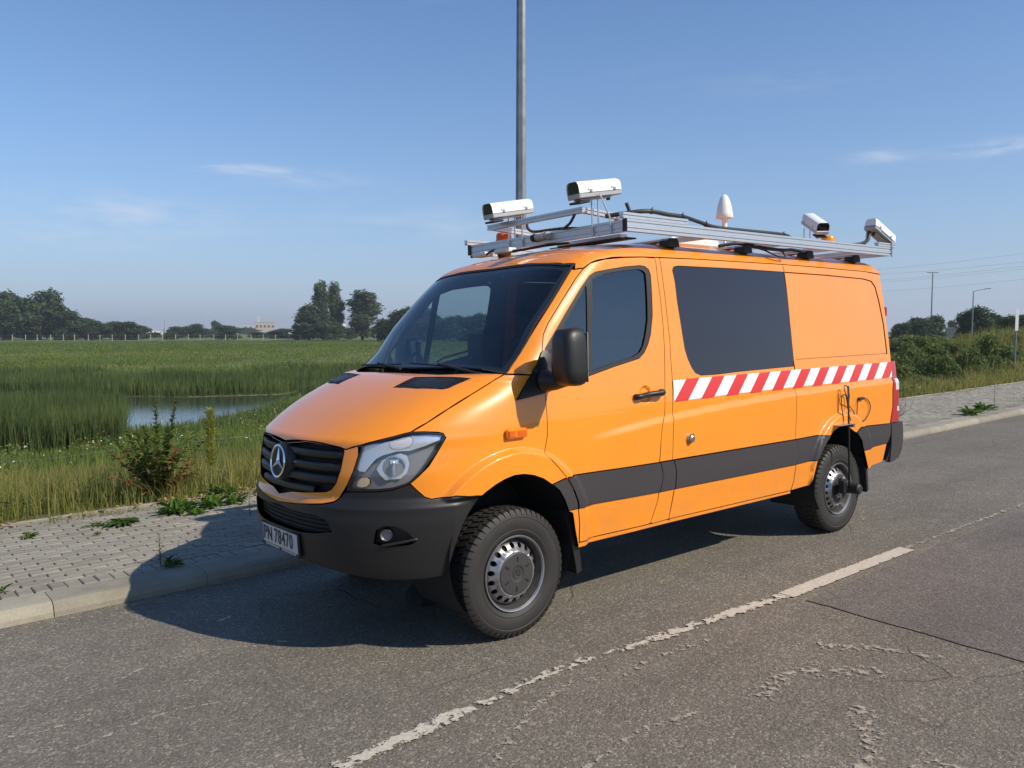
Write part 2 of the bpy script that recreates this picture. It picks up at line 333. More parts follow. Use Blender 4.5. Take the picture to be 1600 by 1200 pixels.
def disp(x,z):
    # side relief: swage line step and wheel arch flares (metres outward)
    d=np.zeros(np.broadcast(x,z).shape)
    zl=Sw(-x)
    amp=.018*sstep(-.55,-1.0,x)
    d=d+amp*(sstep(.005,-.042,z-zl)-.55*sstep(-.03,-.42,z-zl))
    for cx,cz,ro,am in ((.02,.53,.578,.042),(-3.64,.545,.50,.038)):
        r=np.hypot(x-cx,(z-cz))
        d=d+am*sstep(ro+.022,ro-.012,r)*sstep(.30,.42,z)*(1-sstep(.25,.34,x)*sstep(.897,.872,z))
    d=d-.016*sstep(.060,.042,np.hypot(x+1.135,z-1.362))
    return d
def G(P):
    x,y,z=P[...,0],P[...,1],P[...,2]
    zc=np.clip(z,.36,2.4599)
    W=np.maximum(Wz(zc),1e-3);n=Nz(zc);a=Az(zc);xc=Pz(zc)-a
    # side relief
    rear=np.clip((Rz(zc)+.16-x)/.16,0,None)
    ay=np.abs(y)
    D=disp(x,z)*sstep(.75,.9,ay)*sstep(2.2,1.9,z)
    E=.034*sstep(.905,.850,z)*sstep(.30,.45,x)
    W2=W+D+E;a=a+E*.8
    front=np.clip((x-xc)/a,0,None)
    g=(ay/W2)**n*1.0+front**n+rear**2.6
    g=np.power(g,1/n)-1
    g=np.where(z>2.46,np.maximum(g,(z-2.46)*5+0.01),g)
    return g
def grad(P,h=2e-3):
    g=np.zeros(P.shape)
    for i in range(3):
        e=np.zeros(3);e[i]=h
        g[...,i]=G(P+e)-G(P-e)
    n=np.linalg.norm(g,axis=-1,keepdims=True)
    return g/np.maximum(n,1e-9)
def cast(O,Dr,t0,t1,n=160):
    """first hit of G=0 from outside along rays; returns points and mask"""
    O=np.atleast_2d(O).astype(float);Dr=np.atleast_2d(Dr).astype(float)
    O,Dr=np.broadcast_arrays(O,Dr)
    ts=np.linspace(t0,t1,n);lo=np.full(len(O),t0);hi=np.full(len(O),np.nan)
    prev=np.full(len(O),t0)
    for t in ts:
        g=G(O+Dr*t);m=np.isnan(hi)&(g<=0)
        lo=np.where(m,prev,lo);hi=np.where(m,t,hi);prev=np.full(len(O),t)
    ok=~np.isnan(hi);h2=np.where(ok,hi,t1)
    for _ in range(26):
        mid=(lo+h2)/2;g=G(O+Dr*mid[:,None]);ins=g<=0
        h2=np.where(ins,mid,h2);lo=np.where(ins,lo,mid)
    return O+Dr*h2[:,None],ok

# ---- panel outlines on that body (x,z for the sides; y and slope for hood, screen, roof; angle,z round the nose)
DATA = {
'fender': ["S",[[0.6079,1.2626],[0.5168,1.3104],[0.3908,1.3762],[0.2395,1.4457],[0.1016,1.5057],[0.0406,1.5363],[0.005,1.5512],[-0.1374,1.5401],[-0.2157,1.529],[-0.2402,1.5278],[-0.2465,1.4322],[-0.2459,1.3027],[-0.2421,1.1769],[-0.2072,1.0577],[-0.2826,0.9848],[-0.3533,0.9103],[-0.3322,0.9111],[-0.2302,0.8879],[-0.1629,0.9311],[-0.0892,0.9605],[-0.0166,0.976],[0.055,0.9787],[0.1246,0.9654],[0.1915,0.9411],[0.2554,0.9083],[0.2861,0.8874],[0.4369,0.9074],[0.4842,0.9001],[0.5428,0.8962],[0.5745,0.9072],[0.6057,0.9409],[0.6421,0.985],[0.5977,1.026],[0.5476,1.0747],[0.493,1.1545],[0.4487,1.2251],[0.4576,1.248],[0.4821,1.2563],[0.5499,1.2625]]],
'hood': ["H",[[0.0,0.009],[0.263,0.0356],[0.4554,0.06],[0.5209,0.0733],[0.5473,0.0773],[0.5628,0.0806],[0.6483,0.1417],[0.697,0.1899],[0.7611,0.2685],[0.8138,0.3413],[0.8423,0.4419],[0.8611,0.5808],[0.8695,0.7415],[0.8722,0.8858],[0.8858,0.9523],[0.8825,0.9936],[0.7138,0.9214],[0.5,0.8393],[0.0,0.8425],[-0.5,0.8393],[-0.7138,0.9214],[-0.8825,0.9936],[-0.8858,0.9523],[-0.8722,0.8858],[-0.8695,0.7415],[-0.8611,0.5808],[-0.8423,0.4419],[-0.8138,0.3413],[-0.7611,0.2685],[-0.697,0.1899],[-0.6483,0.1417],[-0.5628,0.0806],[-0.5473,0.0773],[-0.5209,0.0733],[-0.4554,0.06],[-0.263,0.0356]]],
'windshield': ["W",[[0.0,1.0642],[0.4,1.0748],[0.8721,1.1071],[0.8476,1.4081],[0.8314,1.747],[0.7911,2.0108],[0.784,2.0596],[0.7184,2.0308],[0.4,2.0329],[0.0,2.0259],[-0.4,2.0329],[-0.7184,2.0308],[-0.784,2.0596],[-0.7911,2.0108],[-0.8314,1.747],[-0.8476,1.4081],[-0.8721,1.1071],[-0.4,1.0748]]],
'a_pillar': ["A",[[0.499,1.093],[0.6366,1.0896],[0.706,1.0952],[0.7293,1.1826],[0.7349,1.2633],[0.7476,1.3565],[0.7836,1.4344],[0.8832,1.5941],[0.9951,1.7715],[1.0479,1.8427],[1.0553,1.8509],[0.9915,1.8402],[0.9763,1.8478],[0.8427,1.6222],[0.6595,1.3379]]],
'roof': ["T",[[0.0,0.62],[0.4,0.63],[0.7138,0.6477],[0.7819,0.688],[0.8086,0.6583],[0.8363,0.7112],[0.8373,0.7715],[0.8459,0.896],[0.8432,1.0826],[0.8386,1.2796],[0.8364,1.4523],[0.8326,1.8808],[0.8313,2.3531],[0.8297,2.9868],[0.8312,3.4522],[0.8367,4.3217],[0.8443,4.5983],[0.8,4.7],[0.4,4.73],[0.0,4.73],[-0.4,4.73],[-0.8,4.7],[-0.8443,4.5983],[-0.8367,4.3217],[-0.8312,3.4522],[-0.8297,2.9868],[-0.8313,2.3531],[-0.8326,1.8808],[-0.8364,1.4523],[-0.8386,1.2796],[-0.8432,1.0826],[-0.8459,0.896],[-0.8373,0.7715],[-0.8363,0.7112],[-0.8086,0.6583],[-0.7819,0.688],[-0.7138,0.6477],[-0.4,0.63]]],
'door': ["S",[[-0.7715,2.2309],[-0.7009,2.1887],[-0.6321,2.1313],[-0.4824,1.9833],[-0.3521,1.8471],[-0.3027,1.7776],[-0.2725,1.6912],[-0.2402,1.5278],[-0.2465,1.4322],[-0.2459,1.3027],[-0.2421,1.1769],[-0.2072,1.0577],[-0.2826,0.9848],[-0.3533,0.9103],[-0.4049,0.8272],[-0.3507,0.9134],[-1.2369,0.9002],[-1.2524,1.05],[-1.2697,1.1591],[-1.3153,1.2151],[-1.3399,1.4007],[-1.3794,1.6615],[-1.3927,1.8263],[-1.3956,1.9918],[-1.3926,2.158],[-1.4037,2.2904],[-1.2796,2.2915],[-1.0826,2.2794],[-0.896,2.2601]]],
'door_window': ["S",[[-0.2914,1.6907],[-0.3539,1.7589],[-0.4934,1.9109],[-0.6414,2.063],[-0.7325,2.1449],[-0.7875,2.1713],[-0.8772,2.1867],[-1.0659,2.2156],[-1.228,2.2314],[-1.279,2.2272],[-1.3138,2.2064],[-1.3251,2.1692],[-1.3095,2.0238],[-1.2936,1.8925],[-1.2524,1.7623],[-1.215,1.696],[-1.1669,1.6415],[-1.1098,1.6049],[-1.0514,1.5942],[-0.8627,1.5605],[-0.6335,1.5129],[-0.3985,1.4735],[-0.2829,1.4721],[-0.2592,1.5193]]],
'quarter_glass': ["S",[[-0.316,1.6784],[-0.3761,1.739],[-0.5142,1.887],[-0.6546,2.0407],[-0.6913,2.0863],[-0.6951,2.0659],[-0.6837,1.9842],[-0.6528,1.7414],[-0.6202,1.5295],[-0.4012,1.4928],[-0.3061,1.4901],[-0.2902,1.5561]]],
'door_glass': ["S",[[-0.7545,2.1247],[-0.8724,2.1635],[-1.0606,2.191],[-1.2094,2.2058],[-1.2533,2.1999],[-1.2779,2.1788],[-1.2756,2.1217],[-1.2608,1.9904],[-1.2425,1.86],[-1.202,1.7523],[-1.1685,1.6886],[-1.1295,1.6468],[-1.0552,1.6173],[-0.8665,1.5843],[-0.6616,1.5417]]],
'door_lower': ["S",[[-0.4472,0.7109],[-1.2351,0.6967],[-1.2288,0.6347],[-1.1877,0.5299],[-1.1713,0.4905],[-1.1424,0.4865],[-0.4707,0.4918],[-0.4653,0.6044]]],
'strip_door': ["S",[[-0.3507,0.9134],[-1.2369,0.9002],[-1.2648,0.8216],[-1.259,0.7675],[-1.2365,0.6965],[-0.4472,0.7109],[-0.4374,0.7574],[-0.4049,0.8272]]],
'strip_front': ["S",[[-0.2302,0.8879],[-0.3322,0.9111],[-0.3478,0.9052],[-0.3996,0.828],[-0.4319,0.7582],[-0.4417,0.7109],[-0.3611,0.7096],[-0.3495,0.7351],[-0.3247,0.7858],[-0.2861,0.8437]]],
'sill_front': ["S",[[-0.3612,0.7076],[-0.4446,0.7085],[-0.4625,0.6049],[-0.4664,0.4905],[-0.4647,0.4623],[-0.4256,0.5909],[-0.4011,0.6874]]],
'b_pillar': ["S",[[-1.3944,2.2955],[-1.4514,2.2949],[-1.4466,2.1261],[-1.4451,1.9257],[-1.4465,1.7261],[-1.4333,1.5938],[-1.4265,1.4618],[-1.3955,1.2068],[-1.3842,1.1361],[-1.3785,1.0376],[-1.3743,0.901],[-1.2402,0.9011],[-1.2524,1.05],[-1.2697,1.1591],[-1.3153,1.2151],[-1.3399,1.4007],[-1.3794,1.6615],[-1.3927,1.8263],[-1.3956,1.9918],[-1.3926,2.158],[-1.4037,2.2904]]],
'strip_pillar': ["S",[[-1.2402,0.9002],[-1.3764,0.8994],[-1.403,0.8243],[-1.4008,0.7577],[-1.3964,0.6968],[-1.2384,0.6967],[-1.259,0.7675],[-1.2648,0.8216]]],
'b_pillar_lower': ["S",[[-1.2385,0.6953],[-1.3964,0.6955],[-1.3807,0.5984],[-1.3613,0.4882],[-1.1913,0.4849],[-1.1709,0.495],[-1.1877,0.5299],[-1.2288,0.6347]]],
'side_panel': ["S",[[-1.4514,2.2949],[-1.4466,2.1261],[-1.4451,1.9257],[-1.4465,1.7261],[-1.4333,1.5938],[-1.4265,1.4618],[-1.3955,1.2068],[-1.3842,1.1361],[-1.3785,1.0376],[-1.3743,0.901],[-2.904,0.8919],[-2.9192,1.0693],[-2.9179,1.1831],[-2.9329,1.2871],[-2.9535,1.4715],[-2.9551,1.4796],[-2.5366,1.4741],[-2.1611,1.4686],[-1.9254,1.4614],[-1.7463,1.4629],[-1.6843,1.4831],[-1.6486,1.5254],[-1.6168,1.5875],[-1.5972,1.6556],[-1.5854,1.8247],[-1.5725,1.9937],[-1.575,2.1294],[-1.5657,2.2108],[-1.5855,2.2352],[-1.6371,2.244],[-2.3242,2.2482],[-2.9836,2.2446],[-2.9917,2.309],[-2.3531,2.306],[-1.8808,2.3036]]],
'side_window': ["S",[[-1.5657,2.2108],[-1.5855,2.2352],[-1.6371,2.244],[-2.3242,2.2482],[-2.9836,2.2446],[-2.9789,2.0767],[-2.978,1.8837],[-2.9716,1.6577],[-2.9551,1.4796],[-2.5366,1.4741],[-2.1611,1.4686],[-1.9254,1.4614],[-1.7463,1.4629],[-1.6843,1.4831],[-1.6486,1.5254],[-1.6168,1.5875],[-1.5972,1.6556],[-1.5854,1.8247],[-1.5725,1.9937],[-1.575,2.1294]]],
'strip_side': ["S",[[-1.3798,0.8995],[-2.9041,0.8909],[-2.9426,0.8178],[-2.9432,0.7288],[-2.9245,0.6847],[-1.3998,0.6964],[-1.4043,0.7572],[-1.4064,0.8239]]],
'side_panel_lower': ["S",[[-1.3999,0.695],[-2.9246,0.6837],[-2.9181,0.5576],[-2.883,0.4751],[-1.3613,0.4882],[-1.3842,0.5978]]],
'sill': ["S",[[-0.4654,0.4887],[-1.1426,0.4843],[-1.1914,0.484],[-1.3614,0.4868],[-2.8835,0.4723],[-2.8837,0.4484],[-1.3647,0.458],[-0.4654,0.456]]],
'rear_panel': ["S",[[-2.9917,2.309],[-2.9883,2.2448],[-2.9767,2.0088],[-2.9693,1.7746],[-2.9583,1.5311],[-2.9628,1.4715],[-2.9329,1.2871],[-2.9179,1.1831],[-2.9192,1.0693],[-2.904,0.8919],[-3.2527,0.8941],[-3.3815,0.8795],[-3.4295,0.9112],[-3.5283,0.9405],[-3.6079,0.9472],[-3.6839,0.9267],[-3.7724,0.8797],[-3.817,0.8644],[-3.8948,0.9053],[-4.5064,0.8844],[-4.5523,1.0334],[-4.5468,1.1894],[-4.5731,1.3098],[-4.5983,1.4673],[-4.6052,1.6651],[-4.5981,1.9057],[-4.5942,2.2075],[-4.5983,2.2757],[-4.3217,2.2958],[-3.4522,2.3062]]],
'blank_groove': ["S",[[-2.9978,2.2451],[-3.6215,2.2408],[-4.2853,2.2261],[-4.4229,2.209],[-4.4785,2.1595],[-4.5115,2.0252],[-4.5473,1.8008],[-4.5429,1.5319],[-2.9911,1.53],[-2.9792,1.6705],[-2.9823,1.9046]]],
'strip_rear_a': ["S",[[-2.9087,0.8904],[-3.2525,0.8931],[-3.3815,0.8778],[-3.3149,0.8267],[-3.266,0.7781],[-3.2133,0.7125],[-3.1908,0.6925],[-2.9293,0.6842],[-2.9451,0.7286],[-2.9445,0.8176]]],
'rear_lower_a': ["S",[[-2.9276,0.6822],[-3.1912,0.6898],[-3.1353,0.4819],[-2.8876,0.4755],[-2.9209,0.5572]]],
'strip_rear_b': ["S",[[-3.817,0.8644],[-3.8948,0.9024],[-4.5189,0.8833],[-4.5108,0.7731],[-4.466,0.7053],[-3.9635,0.6907],[-3.9408,0.7063],[-3.9056,0.7881]]],
'rear_lower_b': ["S",[[-3.9721,0.6869],[-4.4615,0.7021],[-4.4201,0.5352],[-4.0841,0.5082]]],
'bumper': ["C",[[0.0,0.828],[0.2364,0.8471],[0.4384,0.8675],[0.5047,0.8819],[0.5354,0.9015],[0.5682,0.937],[0.6199,0.942],[0.7338,0.9439],[0.8264,0.9518],[0.92,0.9816],[0.9604,0.9409],[0.9938,0.9072],[1.0282,0.8962],[1.0888,0.9001],[1.1502,0.9074],[1.2917,0.8863],[1.2578,0.8321],[1.222,0.783],[1.1903,0.7356],[1.1607,0.6654],[1.1388,0.6032],[1.1176,0.534],[1.0966,0.4977],[1.075,0.462],[1.0,0.453],[0.88,0.452],[0.77,0.456],[0.68,0.464],[0.6,0.476],[0.47,0.497],[0.25,0.52],[0.0,0.525],[-0.25,0.52],[-0.47,0.497],[-0.6,0.476],[-0.68,0.464],[-0.77,0.456],[-0.88,0.452],[-1.0,0.453],[-1.075,0.462],[-1.0966,0.4977],[-1.1176,0.534],[-1.1388,0.6032],[-1.1607,0.6654],[-1.1903,0.7356],[-1.222,0.783],[-1.2578,0.8321],[-1.2917,0.8863],[-1.1502,0.9074],[-1.0888,0.9001],[-1.0282,0.8962],[-0.9938,0.9072],[-0.9604,0.9409],[-0.92,0.9816],[-0.8264,0.9518],[-0.7338,0.9439],[-0.6199,0.942],[-0.5682,0.937],[-0.5354,0.9015],[-0.5047,0.8819],[-0.4384,0.8675],[-0.2364,0.8471]]],
'intake': ["C",[[0.0,0.812],[0.1506,0.8003],[0.391,0.7978],[0.4539,0.7836],[0.4777,0.7649],[0.4959,0.7201],[0.3719,0.6981],[0.255,0.6883],[0.0,0.688],[-0.255,0.6883],[-0.3719,0.6981],[-0.4959,0.7201],[-0.4777,0.7649],[-0.4539,0.7836],[-0.391,0.7978],[-0.1506,0.8003]]],
'fog_recess': ["C",[[0.7506,0.7417],[0.7897,0.7628],[0.843,0.7618],[0.901,0.7277],[0.9429,0.6716],[0.9111,0.6593],[0.7847,0.6492],[0.7342,0.6705]]],
'grille_frame': ["C",[[0.0,1.172],[0.2687,1.2023],[0.4622,1.1901],[0.5297,1.1816],[0.5592,1.1744],[0.5736,1.17],[0.6408,1.1894],[0.6484,1.1809],[0.6496,1.1414],[0.6214,1.0513],[0.5889,0.9822],[0.5353,0.9028],[0.504,0.8834],[0.4376,0.869],[0.2364,0.8471],[0.0,0.829],[-0.2364,0.8471],[-0.4376,0.869],[-0.504,0.8834],[-0.5353,0.9028],[-0.5889,0.9822],[-0.6214,1.0513],[-0.6496,1.1414],[-0.6484,1.1809],[-0.6408,1.1894],[-0.5736,1.17],[-0.5592,1.1744],[-0.5297,1.1816],[-0.4622,1.1901],[-0.2687,1.2023]]],
'grille': ["C",[[0.0,1.165],[0.2713,1.1954],[0.4627,1.1849],[0.5426,1.1762],[0.5636,1.1683],[0.562,1.1475],[0.5455,1.0569],[0.5176,0.9854],[0.4866,0.9478],[0.4505,0.9324],[0.2952,0.9154],[0.1262,0.8998],[0.0,0.875],[-0.1262,0.8998],[-0.2952,0.9154],[-0.4505,0.9324],[-0.4866,0.9478],[-0.5176,0.9854],[-0.5455,1.0569],[-0.562,1.1475],[-0.5636,1.1683],[-0.5426,1.1762],[-0.4627,1.1849],[-0.2713,1.1954]]],
'headlight': ["C",[[0.5801,0.9444],[0.62,0.9448],[0.7338,0.9467],[0.8265,0.9546],[0.8982,0.9756],[0.9195,0.9851],[0.9846,1.0457],[1.0524,1.1315],[1.1071,1.2111],[1.1157,1.237],[1.0934,1.2503],[1.0275,1.2586],[0.9313,1.2623],[0.8067,1.2335],[0.6652,1.194],[0.6496,1.1414],[0.6214,1.0513],[0.5889,0.9822]]],
'hl_chrome': ["C",[[0.6613,1.1881],[0.805,1.2268],[0.9293,1.2537],[1.0245,1.252],[1.0998,1.2414],[1.0841,1.2116],[1.0051,1.1812],[0.9217,1.1608],[0.8492,1.1597],[0.7758,1.1404],[0.7386,1.12],[0.7079,1.0856],[0.6805,1.051],[0.6448,1.0537],[0.6335,1.0671]]],
'hl_indicator': ["C",[[0.8162,1.2153],[0.9226,1.2457],[0.9379,1.2353],[0.9393,1.2052],[0.9222,1.1816],[0.8724,1.1694],[0.8295,1.1739],[0.8131,1.1915]]],
'hl_reflector': ["C",[[0.7658,1.113],[0.8059,1.1366],[0.8722,1.1522],[0.9081,1.1373],[0.9203,1.0921],[0.9063,1.0411],[0.87,1.008],[0.7886,1.003],[0.7559,1.0378],[0.7389,1.0686]]],
'hl_park': ["C",[[0.6259,0.9696],[0.6377,0.9981],[0.656,1.016],[0.6877,1.0219],[0.7049,1.01],[0.7043,0.9855],[0.6865,0.9678],[0.6546,0.9618]]],
'vent': ["H",[[0.3497,0.6185],[0.3477,0.6691],[0.3398,0.7773],[0.7741,0.8541],[0.7471,0.7805],[0.7371,0.7187],[0.7184,0.6959],[0.5489,0.6432]]],
'tape': ["S",[[-1.4186,1.296],[-1.7502,1.3021],[-2.1339,1.3081],[-2.5507,1.3107],[-2.9369,1.3137],[-3.5035,1.3106],[-4.0518,1.3108],[-4.5756,1.3097],[-4.5963,1.4542],[-4.0813,1.4514],[-3.5312,1.4509],[-2.9604,1.4509],[-2.5748,1.4476],[-2.1571,1.4473],[-1.7725,1.4448],[-1.4272,1.442]]],
'tail_light': ["S",[[-4.6038,1.4641],[-4.735,1.46],[-4.765,1.3],[-4.765,0.95],[-4.755,0.89],[-4.5126,0.8898],[-4.5523,1.0334],[-4.5468,1.1894],[-4.5756,1.3097]]],
'marker': ["S",[[0.087,1.2372],[0.0774,1.2426],[-0.0555,1.2394],[-0.0647,1.2311],[-0.0626,1.1939],[-0.0474,1.1823],[0.0853,1.1895]]],
'mirror_foot': ["S",[[-0.0157,1.3981],[-0.0513,1.4364],[-0.1561,1.5431],[-0.2064,1.5977],[-0.262,1.6761],[-0.2886,1.6792],[-0.3269,1.6317],[-0.3618,1.5142],[-0.3543,1.4604],[-0.2095,1.4231]]],
}
# ---------------------------------------------------------------- body panels
CHD = {'S': (0, -1, 0), 'F': (-1, 0, 0), 'H': (-.64, 0, -.768), 'W': (-.7071, 0, -.7071), 'T': (0, 0, -1), 'A': (-.5, -.75, -.43), 'R': (1, 0, 0)}
TR = {'S': (4.7, 6.4), 'F': (4.8, 6.6), 'H': (3.9, 6.6), 'W': (3.6, 7.2), 'T': (3.3, 4.6), 'A': (4.0, 6.8), 'R': (0.9, 2.2)}
def chart_basis(ch):
    d = np.array(CHD[ch], float); d /= np.linalg.norm(d)
    if ch == 'S': return np.array([1., 0, 0]), np.array([0, 0, 1.]), d
    if ch in 'FHWTR':
        e1 = np.array([0, 1., 0]); return e1, np.cross(e1, d), d
    e1 = np.cross(d, [0, 0, 1.]); e1 /= np.linalg.norm(e1); return e1, np.cross(e1, d), d
def surf(ch, uv):
    uv = np.asarray(uv, float).reshape(-1, 2)
    if ch == 'C':
        dr = np.stack([-np.cos(uv[:, 0]), -np.sin(uv[:, 0]), 0 * uv[:, 0]], -1); O = -dr * 2.4; O[:, 2] = uv[:, 1]
        P, ok = cast(O, dr, 1.0, 2.3, 60)
    else:
        e1, e2, d = chart_basis(ch)
        if ch == 'R': O = np.stack([np.full(len(uv), -6.), uv[:, 0], uv[:, 1]], -1)
        else: O = uv[:, :1] * e1 + uv[:, 1:] * e2 - d * 6
        P, ok = cast(O, d[None], *TR[ch], 80)
    if not ok.all(): print('surface missed', ch, int((~ok).sum()), 'of', len(ok))
    return P
def densify(p, s):
    out = []
    for i in range(len(p)):
        a = np.array(p[i]); b = np.array(p[(i + 1) % len(p)]); n = max(1, int(np.ceil(np.linalg.norm(b - a) / s)))
        out += [a + (b - a) * k / n for k in range(n)]
    return np.array(out)
def area2(p): return 0.5 * np.sum(p[:, 0] * np.roll(p[:, 1], -1) - np.roll(p[:, 0], -1) * p[:, 1])
def inset(p, d):
    p = np.asarray(p, float)
    if area2(p) < 0: p = p[::-1]
    a = p - np.roll(p, 1, 0); b = np.roll(p, -1, 0) - p
    a /= np.maximum(np.linalg.norm(a, axis=1, keepdims=True), 1e-9); b /= np.maximum(np.linalg.norm(b, axis=1, keepdims=True), 1e-9)
    na = np.stack([-a[:, 1], a[:, 0]], -1); nb = np.stack([-b[:, 1], b[:, 0]], -1); n = na + nb
    l2 = np.maximum((n * n).sum(1, keepdims=True), 0.5); return p + n * 2 / l2 * d
def inpoly(pts, poly):
    x, y = pts[:, 0], pts[:, 1]; c = np.zeros(len(pts), bool); n = len(poly)
    for i in range(n):
        x1, y1 = poly[i]; x2, y2 = poly[(i + 1) % n]
        if y1 == y2: continue
        c ^= ((y1 > y) != (y2 > y)) & (x < (x2 - x1) * (y - y1) / (y2 - y1) + x1)
    return c
def edgedist(pts, poly):
    d = np.full(len(pts), 1e9); n = len(poly)
    for i in range(n):
        a = poly[i]; b = poly[(i + 1) % n]; ab = b - a; L = (ab * ab).sum()
        t = np.clip(((pts - a) @ ab) / max(L, 1e-12), 0, 1); d = np.minimum(d, np.linalg.norm(pts - (a + t[:, None] * ab), axis=1))
    return d
def fillpoly(outer, holes, step, ring=0.006):
    """triangulate a 2D outline with holes and an inner grid -> points, triangles, loops"""
    rings = [outer] + holes; inner = [inset(outer, ring)] + [inset(h, -ring)  for h in holes]
    lo = outer.min(0); hi = outer.max(0)
    gx = np.arange(lo[0] + step * .5, hi[0], step); gy = np.arange(lo[1] + step * .5, hi[1], step)
    g = np.stack(np.meshgrid(gx, gy), -1).reshape(-1, 2); m = inpoly(g, inner[0])
    for h in inner[1:]: m &= ~inpoly(g, h)
    g = g[m]
    for q in inner: g = g[edgedist(g, q) > step * 0.4] if len(g) else g
    pts = []; edges = []; loops = []
    for q in rings:
        b = len(pts); pts += list(q); n = len(q); loops.append(list(range(b, b + n))); edges += [(b + i, b + (i + 1) % n) for i in range(n)]
    nb = len(pts)
    for q in inner: pts += list(q)
    pts += list(g)
    P = np.array(pts)
    vv, ee, ff, ov, oe, of = delaunay_2d_cdt([Vector((float(a), float(b))) for a, b in P], edges, [], 0, 1e-7)
    V = np.array([[a[0], a[1]] for a in vv]); T = np.array([t for t in ff if len(t) == 3]); C = V[T].mean(1)
    m = inpoly(C, outer)
    for h in holes: m &= ~inpoly(C, h)
    T = T[m]
    # map loops to output vertices
    inv = {}
    for i, l in enumerate(ov):
        for k in l: inv[k] = i
    loops = [[inv[i] for i in l] for l in loops]; rim = set(sum(loops, []))
    return V, T, loops, rim
def mesh_panel(name, ch, outer, m, parent=None, off=0.0, step=0.03, gap=0.0025, depth=0.02, holes=(), back=None, mirror=False, ring=0.006, round_=0.003, rimmat=None, label=None, fn=None, ostep=None):
    outer = inset(densify(outer, ostep or min(step, .03)), gap); hl = [inset(densify(np.array(h), ostep or min(step, .03)), -gap) for h in holes]
    V, T, loops, rim = fillpoly(outer, hl, step, ring)
    P = surf(ch, V); N = grad(P); P = P + N * off
    if fn is not None: P = fn(P, V)
    isr = np.zeros(len(P), bool); isr[list(rim)] = True
    c = P[T]; fn_ = np.cross(c[:, 1] - c[:, 0], c[:, 2] - c[:, 0]); flip = (fn_ * N[T].mean(1)).sum(1) < 0
    T = T.copy(); T[flip] = T[flip][:, ::-1]
    P[isr] -= N[isr] * round_
    verts = list(P); faces = [tuple(int(i) for i in t) for t in T]; mi = [0] * len(faces); nrm = list(N)
    for l in loops:
        base = len(verts); n = len(l); cen = P[l].mean(0)
        for i in l: verts.append(P[i]); nrm.append(N[i])
        for i in l: verts.append(P[i] - N[i] * depth); nrm.append(N[i])
        # outward direction of the rim
        for k in range(n):
            a, b = P[l[k]], P[l[(k + 1) % n]]
            faces.append((base + k, base + (k + 1) % n, base + n + (k + 1) % n, base + n + k)); mi.append(1)
            s_ = np.cross(b - a, N[l[k]]); s_ = s_ / max(np.linalg.norm(s_), 1e-9); nrm[base + k] = s_; nrm[base + n + k] = s_
    if back is not None:
        b = len(verts)
        for i in range(len(P)): verts.append(P[i] - N[i] * depth); nrm.append(-N[i])
        for t in T: faces.append(tuple(b + int(i) for i in t[::-1])); mi.append(2)
    V3 = np.array(verts); Nn = np.array(nrm)
    if mirror: V3[:, 1] *= -1; Nn[:, 1] *= -1; faces = [f[::-1] for f in faces]
    o = mesh(name, V3, faces, [m, rimmat or M['dark'], back or M['trim']], parent, True, mi, normals=[Vector(n) for n in Nn])
    if label: o['label'] = label
    return o
def P2(k): return np.array(DATA[k][1], float)
def panel(name, key, m, parent=None, **kw): return mesh_panel(name, kw.pop('ch', DATA[key][0]), P2(key), m, parent, **kw)
def both(name, key, m, parents=(None, None), **kw):
    return [panel(name, key, m, parents[0], **kw), panel(name, key, m, parents[1], mirror=True, **kw)]

van = empty('survey_van', (0, 0, 0), 'orange van with black bumper and red and white striped side tape', 'van')
hood = panel('hood', 'hood', M['paint'], van, step=.024, back=M['trim'], holes=[P2('vent'), P2('vent') * [-1, 1]])
for mir in (False, True):
    v_ = panel('vent', 'vent', M['plastic'], hood, off=-.006, step=.02, depth=.01, mirror=mir, gap=.001, round_=.0)
    b = MB()
    sg = -1 if mir else 1; pv = P2('vent')
    lo, hi = pv.min(0), pv.max(0)
    for k in range(9):
        q = lo[1] + (hi[1] - lo[1]) * (k + .8) / 10
        us = np.linspace(lo[0], hi[0], 40); uv = np.stack([us, 0 * us + q], -1); uv = uv[inpoly(uv, inset(densify(pv, .02), .008))]
        if len(uv) < 2: continue
        p = surf('H', uv[[0, -1]]); n = grad(p); p = p - n * .003; p[:, 1] *= sg
        b.tube([p[0], p[1]], .0035, 5)
    b.build('vent_slat', M['plastic'], hood)
roof = panel('roof', 'roof', M['paint'], van, step=.035, back=M['headliner'], depth=.03)
